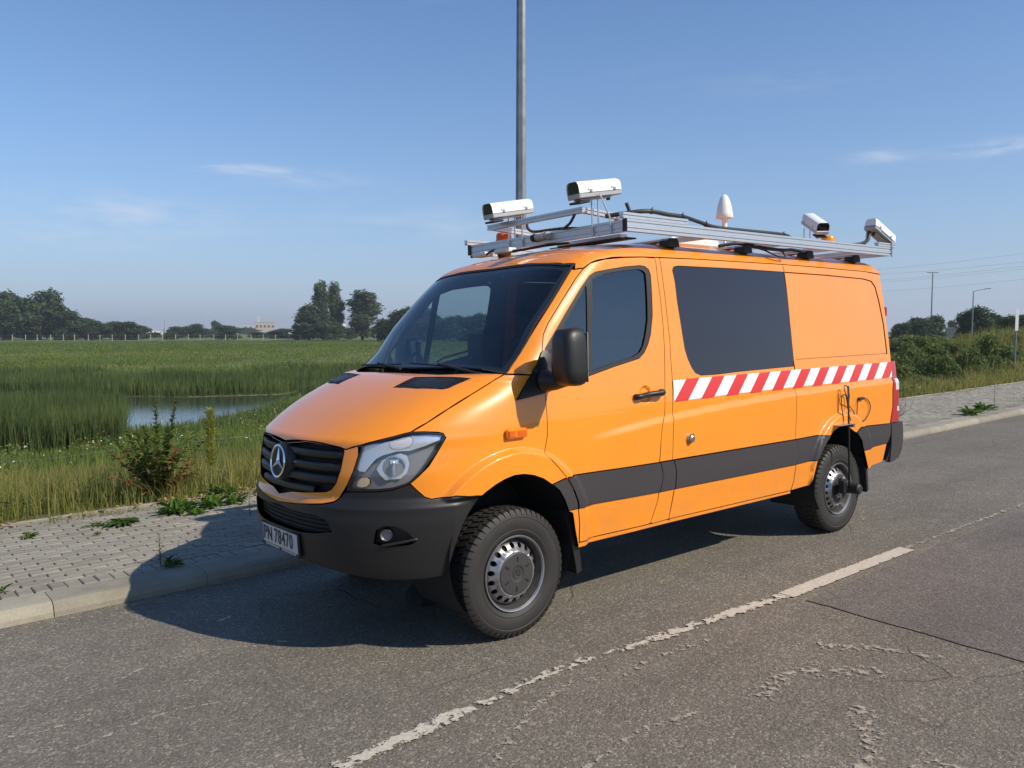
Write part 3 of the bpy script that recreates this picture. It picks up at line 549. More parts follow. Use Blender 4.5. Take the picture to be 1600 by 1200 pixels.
# pressed stiffening ribs of the roof
for y in (-.5, -.25, 0, .25, .5):
    b = MB(); xs = np.linspace(-1.9, -4.3, 16); P = surf('T', np.stack([0 * xs + y, -xs], -1)); b.tube([p + np.array([0, 0, -.004]) for p in P], .012, 6); b.build('roof_rib', M['paint'], roof, True)
both('a_pillar', 'a_pillar', M['paint'], (van, van), step=.02, back=M['trim'])
def arch_normal_step(P, V): return P
fend = both('front_fender', 'fender', M['paint'], (van, van), step=.0095, ostep=.010, back=M['dark'])
doors = both('front_door', 'door', M['paint'], (van, van), step=.0135, holes=[P2('door_window')], back=M['trim'], depth=.03)
for s, (dr, mir) in enumerate(zip(doors, (False, True))):
    panel('door_lower_panel', 'door_lower', M['paint'], dr, step=.03, mirror=mir)
    panel('rub_strip', 'strip_door', M['strip'], dr, off=.013, step=.03, depth=.02, mirror=mir, ring=.012, round_=.006, rimmat=M['strip'])
    panel('window_seal', 'door_window', M['rubber'], dr, off=-.003, step=.03, depth=.02, mirror=mir, holes=[P2('quarter_glass'), P2('door_glass')], gap=.0, rimmat=M['rubber'])
    panel('quarter_glass', 'quarter_glass', M['doorglass'], dr, off=-.012, step=.05, depth=.004, mirror=mir, gap=-.004, rimmat=M['rubber'], round_=0)
    panel('door_glass', 'door_glass', M['doorglass'], dr, off=-.015, step=.05, depth=.004, mirror=mir, gap=-.006, rimmat=M['rubber'], round_=0)
both('b_pillar', 'b_pillar', M['paint'], (van, van), step=.022, back=M['trim'])
both('b_pillar_foot', 'b_pillar_lower', M['paint'], (van, van), step=.03)
both('rub_strip', 'strip_pillar', M['strip'], (van, van), off=.013, step=.03, ring=.012, round_=.006, rimmat=M['strip'])
side = both('side_panel', 'side_panel', M['paint'], (van, van), step=.0145)
for sp, mir in zip(side, (False, True)):
    panel('side_window', 'side_window', M['privacy'], sp, off=-.003, step=.06, depth=.01, mirror=mir, gap=.001)
    panel('side_panel_foot', 'side_panel_lower', M['paint'], sp, step=.03, mirror=mir)
    panel('rub_strip', 'strip_side', M['strip'], sp, off=.013, step=.03, mirror=mir, ring=.012, round_=.006, rimmat=M['strip'])
rear = both('rear_side_panel', 'rear_panel', M['paint'], (van, van), step=.0125, ostep=.012, holes=[P2('blank_groove')])
for rp, mir in zip(rear, (False, True)):
    panel('blank_window_panel', 'blank_groove', M['paint'], rp, off=-.004, step=.03, mirror=mir, gap=.005, ring=.012, round_=.006, depth=.01)
    panel('groove_backing', 'blank_groove', M['paint'], rp, off=-.016, step=.08, mirror=mir, gap=-.005, depth=.003, round_=0)
    panel('rub_strip', 'strip_rear_a', M['strip'], rp, off=.008, step=.02, mirror=mir, ring=.010, round_=.005, rimmat=M['strip'])
    panel('rub_strip', 'strip_rear_b', M['strip'], rp, off=.008, step=.02, mirror=mir, ring=.010, round_=.005, rimmat=M['strip'])
    panel('rear_foot', 'rear_lower_a', M['paint'], rp, step=.03, mirror=mir)
    panel('rear_corner_foot', 'rear_lower_b', M['paint'], rp, step=.03, mirror=mir, ring=.012, round_=.006)
both('sill', 'sill', M['paint'], (van, van), off=.002, step=.04, ring=.010, round_=.008, rimmat=M['paint'], depth=.05)
for f_, mir in zip(fend, (False, True)):
    panel('wheel_arch_trim', 'strip_front', M['strip'], f_, off=.006, step=.015, mirror=mir, ring=.006, rimmat=M['strip'])
    panel('fender_foot', 'sill_front', M['paint'], f_, step=.02, mirror=mir, rimmat=M['paint'])
# windscreen with its black printed border
ws = panel('windscreen', 'windshield', M['shieldglass'], van, off=-.006, step=.05, depth=.004, gap=.002, rimmat=M['rubber'], round_=0)
wf = densify(P2('windshield'), .04)
panel('windscreen_border', 'windshield', M['rubber'], ws, off=-.014, step=.04, depth=.004, gap=.0, holes=[inset(wf, .045)], rimmat=M['rubber'], round_=0)
panel('windscreen_seal', 'windshield', M['rubber'], ws, off=-.001, step=.04, depth=.014, gap=-.003, holes=[inset(wf, .010)], rimmat=M['rubber'], ring=.003, round_=0.001)
# front bumper
bump = panel('front_bumper', 'bumper', M['plastic'], van, step=.016, ostep=.014, holes=[P2('intake'), P2('fog_recess'), P2('fog_recess') * [-1, 1]], back=M['dark'], rimmat=M['plastic'], depth=.035)
ig = panel('bumper_intake', 'intake', M['dark'], bump, off=-.06, step=.03, depth=.002, gap=-.02)
for zz in (.705, .73, .755, .78):
    b = MB(); us = np.linspace(-.5, .5, 21); P = surf('C', np.stack([us, 0 * us + zz], -1)); P = P - grad(P) * .045
    b.tube(P, .004, 5); b.build('intake_bar', M['plastic'], ig)
for mir in (False, True):
    sg = -1 if mir else 1
    fr = panel('fog_lamp_recess', 'fog_recess', M['plastic'], bump, off=-.045, step=.02, depth=.002, gap=-.012, mirror=mir, rimmat=M['plastic'], round_=0)
    p = surf('C', [[.795, .71]])[0]; n = grad(p[None])[0]; q = p - n * .012; q[1] *= sg; n[1] *= sg
    Rm = Vector(n).to_track_quat('Z', 'Y').to_matrix().to_4x4(); b = MB(); b.X = Matrix.Translation(Vector(q)) @ Rm
    b.lathe([(.036, -.03), (.036, .0), (.033, .002), (.031, -.004)], 24); fl = b.build('fog_lamp', M['plastic'], bump, True)
    b = MB(); b.X = Matrix.Translation(Vector(q)) @ Rm; b.lathe([(.031, -.006), (.024, -.014), (.010, -.020), (.0, -.020)], 20); b.build('reflector', M['lampgrey'], fl, True)
    b = MB(); b.X = Matrix.Translation(Vector(q)) @ Rm; b.lathe([(.030, -.002), (.016, .001), (0, .002)], 20); b.build('lens', M['lens'], fl, True)
    # the bright-edged ledge under the lamp
    us = np.linspace(.765, .955, 14); zs = .655 + .035 * ((us - .765) / .19); P = surf('C', np.stack([us, zs], -1)); N = grad(P); P = P + N * .004; P[:, 1] *= sg
    b = MB(); b.tube(P, [.003] + [.009] * 12 + [.003], 6); b.build('fog_ledge', M['plastic'], bump, True)
# grille surround, grille, star
gf = panel('grille_surround', 'grille_frame', M['paint'], van, off=.004, step=.02, holes=[P2('grille')], depth=.06, rimmat=M['paint'], ring=.008, round_=.004)
gr = panel('grille', 'grille', M['dark'], van, off=-.055, step=.04, depth=.002, gap=-.03, round_=0)
gp = inset(densify(P2('grille'), .02), .004)
for k, zz in enumerate((1.135, 1.065, .995, .925)):
    u_ = np.linspace(-.62, .62, 249); mask = inpoly(np.stack([u_, 0 * u_ + zz], -1), gp); us = np.linspace(u_[mask][0], u_[mask][-1], 33)
    P = surf('C', np.stack([us, 0 * us + zz], -1)); N = grad(P); b = MB(); vs = []; prof = [(-.045, .030), (-.014, .026), (-.006, .012), (-.008, -.010), (-.022, -.024), (-.045, -.028)]
    zc = np.zeros(3); zc[2] = 1
    for p, n in zip(P, N):
        for (a, h) in prof: vs.append(p + n * a + zc * h)
    n_ = len(prof); fs = [(i * n_ + j, (i + 1) * n_ + j, (i + 1) * n_ + j + 1, i * n_ + j + 1) for i in range(len(P) - 1) for j in range(n_ - 1)]
    b.add(vs, fs); b.build('grille_slat', M['plastic'], gr, True)
sc = Vector((1.012, 0, 1.066)); sR = Matrix.Rotation(math.radians(-7), 4, 'Y')
b = MB(); b.X = Matrix.Translation(sc) @ sR
b.lathe([(.12, -.05), (.112, -.008), (.098, 0.0), (.05, .003), (0, .004)], 36, 'x'); hub = b.build('badge_boss', M['plastic'], gr, True)
b = MB(); b.X = Matrix.Translation(sc) @ sR
b.lathe([(.093 + .0065 * math.cos(a), .012 + .0065 * math.sin(a)) for a in np.linspace(0, 2 * math.pi, 9)[:-1]], 48, 'x', True)
for k in range(3):
    a = math.pi / 2 + k * 2 * math.pi / 3; ca, sa = math.cos(a), math.sin(a); R_ = .091
    t = (.012, R_ * ca, R_ * sa); s1 = (.010, .017 * math.cos(a + 1.047), .017 * math.sin(a + 1.047)); s2 = (.010, .017 * math.cos(a - 1.047), .017 * math.sin(a - 1.047))
    b.add([t, s1, s2, (.022, 0, 0)], [(0, 1, 3), (0, 3, 2), (0, 2, 1)])
b.build('star_badge', M['chrome'], gr)
# number plate
pl = MB(); pl.X = Matrix.Translation((1.030, 0, .610)) @ Matrix.Rotation(math.radians(2), 4, 'Y'); pl.box((0, 0, -.006), (.012, .536, .140), bev=.003); plo = pl.build('number_plate', M['rubber'], bump)
pl = MB(); pl.X = Matrix.Translation((1.030, 0, .610)) @ Matrix.Rotation(math.radians(2), 4, 'Y'); pl.box((.0085, 0, 0.004), (.003, .52, .112), bev=.001); pl.build('plate_sheet', M['plate'], plo)
pl = MB(); pl.X = Matrix.Translation((1.030, 0, .610)) @ Matrix.Rotation(math.radians(2), 4, 'Y'); pl.box((.0106, -.238, 0.004), (.001, .040, .108)); pl.build('plate_band', M['blue'], plo)
for (y, w) in ((-.10, .20), (.13, .20)):
    pl = MB(); pl.X = Matrix.Translation((1.030, 0, .610)) @ Matrix.Rotation(math.radians(2), 4, 'Y'); pl.box((.0072, y, -.062), (.001, w, .011)); pl.build('holder_strip', M['camgrey'], plo)
for word, yy in (('PN', -.146), ('78470', .076)):
    tcu = D.curves.new('plate_lettering', 'FONT'); tcu.body = word; tcu.size = .118; tcu.align_x = 'CENTER'; tcu.align_y = 'CENTER'; tcu.extrude = .0008; tcu.space_character = 1.12; tcu.offset = .0008
    to = D.objects.new('plate_lettering', tcu); COL.objects.link(to); bpy.context.view_layer.update()
    tme = D.meshes.new_from_object(to.evaluated_get(bpy.context.evaluated_depsgraph_get())); D.objects.remove(to); tme.materials.clear(); tme.materials.append(M['ink']); to = D.objects.new('plate_lettering', tme); link(to, plo); tag(to, kind='stuff')
    to.matrix_local = Matrix.Translation((1.0425, yy, .614)) @ Matrix.Rotation(math.radians(2), 4, 'Y') @ Matrix(((0, 0, 1, 0), (1, 0, 0, 0), (0, 1, 0, 0), (0, 0, 0, 1))) @ Matrix.Diagonal((.80, 1.02, 1, 1))
# headlights
for mir in (False, True):
    sg = -1 if mir else 1
    hb = panel('headlight', 'headlight', M['lampgrey'], van, off=-.05, step=.025, depth=.004, gap=.0, mirror=mir, round_=0)
    panel('lamp_rim', 'headlight', M['rubber'], hb, off=-.001, step=.03, depth=.055, gap=.0015, mirror=mir, rimmat=M['lampgrey'], ring=.003, holes=[inset(densify(P2('headlight'), .02), .007)], round_=0)
    panel('daylight_strip', 'hl_chrome', M['chromesoft'], hb, off=-.020, step=.02, depth=.02, gap=.001, mirror=mir, rimmat=M['chromesoft'], holes=[P2('hl_indicator')])
    panel('turn_lamp', 'hl_indicator', M['clearlens'], hb, off=-.017, step=.02, depth=.02, gap=.001, mirror=mir, rimmat=M['amber'])
    panel('parking_lamp', 'hl_park', M['parklens'], hb, off=-.024, step=.015, depth=.02, gap=.001, mirror=mir, rimmat=M['amber'])
    panel('reflector_bowl', 'hl_reflector', M['chromesoft'], hb, off=-.03, step=.015, depth=.01, mirror=mir, rimmat=M['chrome'], gap=.001,
          fn=lambda P, V: P - grad(P) * (.045 * np.clip(1 - (np.hypot((V[:, 0] - .83) / .085, (V[:, 1] - 1.075) / .075)) ** 2, 0, 1))[:, None])
    p = surf('C', [[.835, 1.075]])[0]; n = grad(p[None])[0]; q = p - n * .052; q[1] *= sg; n[1] *= sg
    b = MB(); b.X = Matrix.Translation(Vector(q)) @ Vector(n).to_track_quat('Z', 'Y').to_matrix().to_4x4()
    b.box((0, -.01, .02), (.012, .085, .018), bev=.005); b.box((0, .03, .0), (.05, .03, .012), bev=.004); b.build('reflector_fin', M['chrome'], hb)  # chrome fin added and shaped to give the bowl its bright slash
    # satin upper inner cover between indicator and bowl
    panel('lamp_lens', 'headlight', M['lens'], hb, off=-.002, step=.02, depth=.003, gap=.004, mirror=mir, rimmat=M['rubber'], round_=0)
# side marker lamps, door handles, heater outlet, mirrors
def pt(x, z, off=0.0, sg=1):
    p = surf('S', [[x, z]])[0]; n = grad(p[None])[0]; p = p + n * off; p[1] *= sg; return Vector(p)
for sg, f_, dr, mir in ((1, fend[0], doors[0], False), (-1, fend[1], doors[1], True)):
    b = MB(); c = pt(.012, 1.213, .02, sg); b.box(c - Vector((0, sg * .005, 0)), (.150, .034, .055), bev=.010); mk = b.build('side_marker', M['amber'], f_)
    b = MB(); b.box(c + Vector((.045, sg * .0125, 0)), (.045, .004, .035), bev=.002); b.box(c + Vector((-.03, sg * .0125, 0)), (.07, .004, .030), bev=.002); b.build('marker_lens', M['amberred'], mk)
    # handle with its finger dish
    b = MB(); pth = [pt(-1.025, 1.352, .004, sg), pt(-1.04, 1.354, .030, sg), pt(-1.08, 1.357, .042, sg), pt(-1.15, 1.362, .046, sg), pt(-1.22, 1.366, .044, sg), pt(-1.265, 1.368, .034, sg), pt(-1.278, 1.368, .006, sg)]
    b.tube(smoothpath(pth, 5), [.021] * 4 + [.018] * 18 + [.024] * 9, 10); hd = b.build('door_handle', M['plastic'], dr, True)
    b = MB(); b.X = Matrix.Translation(pt(-1.255, 1.368, .055, sg)); b.lathe([(.009, 0), (.009, .003 * sg), (0, .004 * sg)], 12, 'y'); b.build('lock_barrel', M['chrome'], dr)
    # mirror: foot on the door corner, arm, head
    mr = panel('door_mirror', 'mirror_foot', M['plastic'], van, off=.030, step=.03, depth=.04, gap=0, mirror=mir, rimmat=M['plastic'], ring=.014, round_=.014)
    hx, hy = (-.225, 1.185) if sg > 0 else (-.34, 1.07)
    FOLD = Matrix.Identity(4) if sg > 0 else Matrix.Translation((-.36, -.985, -.03)) @ Matrix.Rotation(math.radians(-80), 4, 'Z') @ Matrix.Translation((.24, 1.0, 0))
    b = MB(); a0 = pt(-.23, 1.50, .02, sg); a1 = FOLD @ Vector((-.27, sg * 1.12, 1.52)); b.tube(smoothpath([a0, a0.lerp(a1, .5) + Vector((0, 0, -.01)), a1], 4), [.075, .07, .062, .058, .055, .052, .05, .05, .05], 10); b.build('mirror_arm', M['plastic'], mr, True)
    # head: rounded shell, built by stacking outlines front to back
    vs = []; fs = []; lay = [(.075, .50), (.068, .74), (.045, .93), (.0, 1.0), (-.05, 1.0), (-.072, .965)]
    n_ = 28; cy, cz = 1.185, 1.645
    for (dx, sc_) in lay:
        for k in range(n_):
            a = 2 * math.pi * k / n_; ca, sa = math.cos(a), math.sin(a); e = 2 / 4.2
            yy = .106 * sc_ * math.copysign(abs(ca) ** e, ca); zz = .168 * sc_ * math.copysign(abs(sa) ** e, sa)
            yy *= 1 - .09 * (zz / .168) ; vs.append((-.225 + dx + .02 * (yy / .115), sg * (cy + yy), cz + zz))
    for i in range(len(lay) - 1):
        for k in range(n_): k2 = (k + 1) % n_; fs.append((i * n_ + k, i * n_ + k2, (i + 1) * n_ + k2, (i + 1) * n_ + k))
    fs.append(tuple(range(n_))[::-1]); fs.append(tuple(range((len(lay) - 1) * n_, len(lay) * n_)))
    b = MB(); b.X = FOLD; b.add(vs, fs); sharp(b.build('mirror_head', M['plastic'], mr), 50)
    b = MB(); b.X = FOLD @ Matrix.Translation((-.2995, sg * cy, cz)); b.box((0, 0, .03), (.006, .185, .215), bev=.002); b.box((0, 0, -.115), (.006, .185, .065), bev=.002); b.build('mirror_glass', M['chrome'], mr)
p0 = pt(-1.554, 1.031, 0); b = MB(); b.X = Matrix.Translation(p0)
b.lathe([(.034, 0), (.034, .012), (.030, .016), (.024, .016), (.024, .030), (.018, .034), (0, .034)], 24, 'y'); sk = sharp(b.build('power_socket', M['brass'], side[0]), 30)
b = MB(); b.X = Matrix.Translation(p0); b.box((0, .030, .030), (.016, .014, .020), bev=.003); b.build('socket_hinge', M['chrome'], side[0])
# warning tape: white base with slanted red bars, each bar a part
tape = P2('tape'); red_x = [-1.419 - .2952 * k for k in range(11)]
for sp, mir in ((van, False), (van, True)):
    wt = panel('warning_tape', 'tape', M['white'], sp, off=.0022, step=.03, depth=.0008, gap=0, mirror=mir, rimmat=M['white'], round_=0, ring=.004)
    for x in red_x:
        zl = lambda x: 1.296 + (x + 1.419) / (-4.57 + 1.419) * (1.31 - 1.296); zu = lambda x: 1.4455 + (x + 1.428) / (-4.60 + 1.428) * .0085
        q = [[x, zl(x)], [x - .1476, zl(x - .1476)], [max(x - .299, -4.598), zu(x - .299)], [x - .1514, zu(x - .1514)]]
        if x < -4.3: q = [[x, zl(x)], [x - .1476, zl(x - .1476)], [x - .2925, zu(x - .29)], [x - .1514, zu(x - .1514)]]
        mesh_panel('tape_bar', 'S', np.array(q), M['red'], wt, off=.0031, step=.05, depth=.0006, gap=0, mirror=mir, rimmat=M['red'], round_=0, ring=.004)
# rear: doors, lamps, bumper
def rect(a, b, c, d): return np.array([[a, c], [b, c], [b, d], [a, d]])
rd = []
for sg in (1, -1):
    q = np.array([[.01, .75], [.80, .75], [.83, 1.3], [.80, 1.8], [.735, 2.2], [.70, 2.27], [.01, 2.30]]) * [sg, 1]
    r_ = mesh_panel('rear_door', 'R', q, M['paint'], van, step=.05, gap=.003); rd.append(r_)
    q = np.array([[.08, 1.5], [.72, 1.5], [.70, 1.85], [.66, 2.12], [.08, 2.15]]) * [sg, 1]
    mesh_panel('rear_window', 'R', q, M['privacy'], r_, step=.08, off=.003, depth=.004)
    for hz in (1.92, .95):
        b = MB(); b.box((-4.83, sg * .70, hz), (.03, .10, .05), bev=.01); b.build('hinge', M['paint'], r_)
    tl = panel('tail_light', 'tail_light', M['redlens'], van, off=.004, step=.02, depth=.03, gap=.002, mirror=sg < 0, rimmat=M['redlens'])
    q = [[-4.60, 1.19], [-4.77, 1.19], [-4.77, 1.30], [-4.60, 1.30]]
    mesh_panel('reversing_lens', 'S', np.array(q), M['clearlens'], tl, off=.0065, step=.02, depth=.006, gap=.002, mirror=sg < 0)
    q = [[-4.63, .99], [-4.77, .99], [-4.77, 1.04], [-4.63, 1.04]]
    mesh_panel('indicator_lens', 'S', np.array(q), M['clearlens'], tl, off=.0065, step=.02, depth=.006, gap=.002, mirror=sg < 0)
b = MB(); b.box((-4.83, 0, 2.06), (.03, .34, .035), bev=.01); b.build('upper_brake_lamp', M['redlens'], van)
for sg in (1, -1):
    b = MB(); b.box((-4.80, sg * .80, 1.93), (.05, .03, .09), bev=.012); b.build('upper_tail_lamp', M['redlens'], van)
# rear bumper: a thick curved bar with side cheeks
vs = []; fs = []; nk = 15
for k in range(nk):
    t = k / (nk - 1) * 2 - 1; yy = .985 * (1 if t > 0 else -1) * min(1, abs(t) ** .8 * 1.12) if abs(t) > 0 else 0
    ex = max(0, abs(t) - .72) / .28
    cx = -4.86 + .19 * ex ** 1.4 + (.16 if abs(t) > .99 else 0); ww = yy
    for (dx, z) in ((.06, .885), (-.005, .878), (-.02, .80), (-.02, .70), (.01, .60), (.06, .53)): vs.append((cx + dx, ww * (1 - .01 * (z < .6)), z))
for k in range(nk - 1):
    for j in range(5): fs.append((k * 6 + j, (k + 1) * 6 + j, (k + 1) * 6 + j + 1, k * 6 + j + 1))
b = MB(); b.add(vs, fs)
for sg in (1, -1): b.prism([(-4.53, .878), (-4.715, .882), (-4.722, .72), (-4.68, .60), (-4.60, .53), (-4.50, .52), (-4.53, .69)], sg * .95, sg * 1.0 - sg * .002)
sharp(b.build('rear_bumper', M['strip'], van), 30)
# wheel arches, mud flaps, underbody
for sg in (1, -1):
    for cx, cz, r in ((.02, .53, .462), (-3.64, .545, .430)):
        b = MB(); b.X = Matrix.Translation((cx, 0, cz)); b.lathe([(r, sg * .50), (r, sg * .962)], 30, 'y', a0=-.75, a1=math.pi + .75)
        b.lathe([(0, sg * .50), (r, sg * .50)], 30, 'y', a0=-.75, a1=math.pi + .75); b.build('wheel_arch_liner', M['dark'], van, True)
    b = MB(); b.prism([(-.375, .70), (-.445, .70), (-.475, .55), (-.505, .40), (-.515, .30), (-.475, .285), (-.455, .40), (-.42, .55)], sg * .70, sg * .968); b.build('mud_flap', M['plastic'], van)
    b = MB(); b.prism([(-4.04, .62), (-4.085, .68), (-4.12, .52), (-4.145, .31), (-4.115, .29), (-4.09, .5)], sg * .70, sg * .972); b.build('mud_flap', M['plastic'], van)
b = MB(); b.box((-2.1, 0, .60), (5.4, 1.0, .22)); b.box((-1.85, 0, .60), (2.45, 1.84, .24)); b.box((-4.45, 0, .62), (.55, 1.8, .2)); b.box((.66, 0, .56), (.30, 1.0, .12))
b.tube([(-3.665, -.72, .385), (-3.665, .72, .385)], .055, 10); b.tube([(0, -.72, .385), (0, .72, .385)], .05, 10); b.lathe([(.0, -.14), (.12, -.1), (.15, 0), (.12, .1), (0, .14)], 14, 'y')
b.tube([(-3.2, .55, .42), (-2.8, .55, .40), (-2.75, .60, .40)], .04, 8); b.box((-2.6, .6, .42), (.28, .2, .1), bev=.03); b.build('underbody', M['dark'], van)
# cab inside
fl = MB(); fl.box((-1.86, 0, .78), (2.4, 1.78, .04)); fl.box((-.1, 0, 1.02), (1.1, .98, .04)); fl.box((-.02, 0, 1.2), (.06, 1.6, .3)); fl.build('cab_floor', M['trim'], van)
b = MB(); b.box((-1.62, 0, 1.50), (.04, 1.62, 1.4)); b.build('bulkhead', M['trim'], van)
b = MB(); b.prism([(.0, 1.10), (.0, 1.50), (-.10, 1.53), (-.30, 1.50), (-.42, 1.42), (-.46, 1.28), (-.40, 1.05), (-.2, .95)], -.86, .86); b.box((-.33, .42, 1.515), (.22, .36, .06), bev=.02); sharp(b.build('dashboard', M['trim'], van), 30)
b = MB(); b.X = Matrix.Translation((-.62, .42, 1.40)) @ Matrix.Rotation(math.radians(-38), 4, 'Y')
b.lathe([(.19 + .015 * math.cos(a), .015 * math.sin(a)) for a in np.linspace(0, 2 * math.pi, 9)[:-1]], 36, 'x', True); b.box((0, 0, 0), (.03, .13, .12), bev=.02)
b.box((0, .1, 0), (.015, .18, .03)); b.box((0, -.1, 0), (.015, .18, .03)); b.box((0, 0, -.1), (.015, .03, .18)); b.tube([(0, 0, 0), (.3, 0, 0)], .03, 8); b.build('steering_wheel', M['rubber'], van)
for y in (.46, -.28, -.62):
    s_ = MB(); s_.box((-1.12, y, 1.10), (.50, .36 if y < 0 else .50, .14), bev=.05); st = s_.build('cab_seat', M['seat'], van)
    s_ = MB(); s_.box((-1.40, y, 1.45), (.13, .34 if y < 0 else .48, .66), Matrix.Rotation(math.radians(-10), 3, 'Y'), .05); s_.build('seat_back', M['seat'], st)
    s_ = MB(); s_.box((-1.46, y, 1.88), (.09, .25, .17), Matrix.Rotation(math.radians(-8), 3, 'Y'), .035); s_.tube([(-1.45, y - .06, 1.75), (-1.455, y - .06, 1.85)], .006, 6); s_.tube([(-1.45, y + .06, 1.75), (-1.455, y + .06, 1.85)], .006, 6); s_.build('head_rest', M['seat'], st)
for y0, y1 in ((.76, -.05), (-.1, -.72)):
    b = MB(); p0 = surf('W', [[y0, 1.075]])[0]; p1 = surf('W', [[y1, 1.10]])[0]; b.tube([p0 + np.array([.02, 0, .02]), p1 + np.array([.012, 0, .012])], .006, 6); b.tube([p0 + np.array([.035, 0, -.01]), (p0 * .45 + p1 * .55) + np.array([.03, 0, .025])], .010, 6); b.build('wiper', M['rubber'], van)
b = MB(); b.box((-.50, -.06, 1.70), (.03, .13, .19), Matrix.Rotation(math.radians(14), 3, 'Z'), .01); b.tube([(-.49, -.06, 1.64), (-.40, -.10, 1.56), (-.35, -.12, 1.50)], .014, 6)
b.tube([(-.49, -.10, 1.68), (-.40, -.30, 1.63), (-.36, -.34, 1.60)], .008, 6); tb = b.build('tablet_mount', M['rubber'], van)
b = MB(); b.tube(smoothpath([(-.33, -.72, 1.50), (-.34, -.70, 1.60), (-.40, -.69, 1.66), (-.46, -.70, 1.62), (-.47, -.71, 1.52)], 5), .012, 7); b.build('grab_handle', M['rubber'], van)

# wheels
def wheel_meshes():
    ty = MB(); W_ = .118; pr = [(.222, -.095), (.235, -.110), (.27, -.120), (.31, -.1225), (.345, -.118), (.362, -.109), (.3715, -.096), (.3725, -.05), (.3728, 0), (.3725, .05), (.3715, .096), (.362, .109), (.345, .118), (.333, .1205), (.329, .1185), (.31, .1225), (.272, .1205), (.262, .117), (.256, .1185), (.235, .110), (.222, .095)]
    ty.lathe(pr, 80, 'y'); n = 54
    for k in range(n):      # tread blocks
        a = 2 * math.pi * k / n; da = 2 * math.pi / n
        def blk(y0, y1, a0, a1, r0, r1, sk=0.0, ed=0.0):
            vs = []
            for (yy, aa) in ((y0, a0), (y1, a0 + sk), (y1, a1 + sk), (y0, a1)):
                e_ = ed if abs(yy) > .09 else 0
                for rr in (r0, r1): vs.append(((rr - (e_ if rr == r1 else 0)) * math.cos(aa), yy * (1.0 if rr == r1 else 1.0), (rr - (e_ if rr == r1 else 0)) * math.sin(aa)))
            ty.add(vs, [(1, 3, 5, 7), (0, 1, 7, 6)[::-1], (2, 4, 5, 3)[::-1], (0, 2, 3, 1)[::-1], (4, 6, 7, 5)[::-1]])
        for sg in (1, -1):
            blk(sg * .068, sg * .104, a + da * .1, a + da * .86, .366, .3825, sk=sg * .0, ed=.006)
            # shoulder lug running down the sidewall edge
            vs = []
            for aa in (a + da * .14, a + da * .80):
                for (rr, yy) in ((.3765, .104), (.362, .1155), (.346, .1205), (.346, .1165), (.370, .098)): vs.append((rr * math.cos(aa), sg * yy, rr * math.sin(aa)))
            ty.add(vs, [(0, 1, 6, 5), (1, 2, 7, 6), (0, 4, 3, 2, 1), (5, 6, 7, 8, 9)])
            blk(sg * .030, sg * .062, a + da * (.35), a + da * 1.05, .366, .3825, sk=sg * .02)
        blk(-.024, .024, a + da * .0, a + da * .66, .366, .3825, sk=.03)
    t = ty.build('tyre', M['tyre']); me_t = sharp(t, 28).data; D.objects.remove(t)
    # rim: barrel, flange, perforated disc, all around y axis, +y outside
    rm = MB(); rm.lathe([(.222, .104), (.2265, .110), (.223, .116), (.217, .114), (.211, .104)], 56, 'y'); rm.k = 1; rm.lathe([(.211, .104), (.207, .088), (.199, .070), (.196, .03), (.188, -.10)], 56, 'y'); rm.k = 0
    # perforated disc
    nh = 18; R0, R1, rc, rh = .112, .196, .1640, .0168
    outer = np.array([[R1 * math.cos(a), R1 * math.sin(a)] for a in np.linspace(0, 2 * math.pi, 97)[:-1]])
    holes = [np.array([[rc * math.cos(a0) + rh * math.cos(t), rc * math.sin(a0) + rh * math.sin(t)] for t in np.linspace(0, 2 * math.pi, 13)[:-1]]) for a0 in [2 * math.pi * k / nh + .09 for k in range(nh)]]
    holes.append(np.array([[.02 * math.cos(a), .02 * math.sin(a)] for a in np.linspace(0, 2 * math.pi, 13)[:-1]]))
    V, T, loops, rim = fillpoly(outer, holes, .011, .002)
    r = np.hypot(V[:, 0], V[:, 1]); prof = pchip([0, .112, .122, .130, .138, .147, .162, .178, .189, .197], [.112, .112, .120, .122, .118, .101, .090, .076, .058, .045]); h = prof(r)
    v3 = [(a, b_, c) for a, b_, c in zip(V[:, 0], h, V[:, 1])]; b0 = len(rm.v); rm.add(v3, [tuple(int(i) for i in t[::-1]) for t in T])
    for l in loops[1:-1]:
        vs = [v3[i] for i in l] + [(v3[i][0], v3[i][1] - .012, v3[i][2]) for i in l]; n = len(l); rm.add(vs, [(k, (k + 1) % n, n + (k + 1) % n, n + k) for k in range(n)])
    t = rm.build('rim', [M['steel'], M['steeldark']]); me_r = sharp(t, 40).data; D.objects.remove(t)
    bk = MB(); bk.lathe([(.19, .035), (.10, .03), (0, .03)], 32, 'y'); bk.lathe([(.0, -.10), (.188, -.10)], 32, 'y'); t = bk.build('brake_drum', M['dark']); me_b = t.data; D.objects.remove(t)
    cp = MB(); cp.lathe([(.1245, .112), (.1245, .1235), (.121, .126), (.085, .128), (.050, .128), (.047, .124), (.040, .122), (.0, .122)], 48, 'y')
    t = cp.build('hub_cap', M['cap']); me_c = sharp(t, 30).data; D.objects.remove(t)
    sl = MB()
    for k in range(6):
        a = math.pi / 2 + k * math.pi / 3; ca, sa = math.cos(a), math.sin(a); R_ = Matrix.Rotation(-a, 3, 'Y')
        sl.box((.088 * ca, .129, .088 * sa), (.030, .003, .013), R_, .001)
    t = sl.build('cap_slot', M['dark']); me_s = t.data; D.objects.remove(t)
    em = MB(); em.lathe([(.026 + .002 * math.cos(a), .1235 + .002 * math.sin(a)) for a in np.linspace(0, 2 * math.pi, 7)[:-1]], 28, 'y', True)
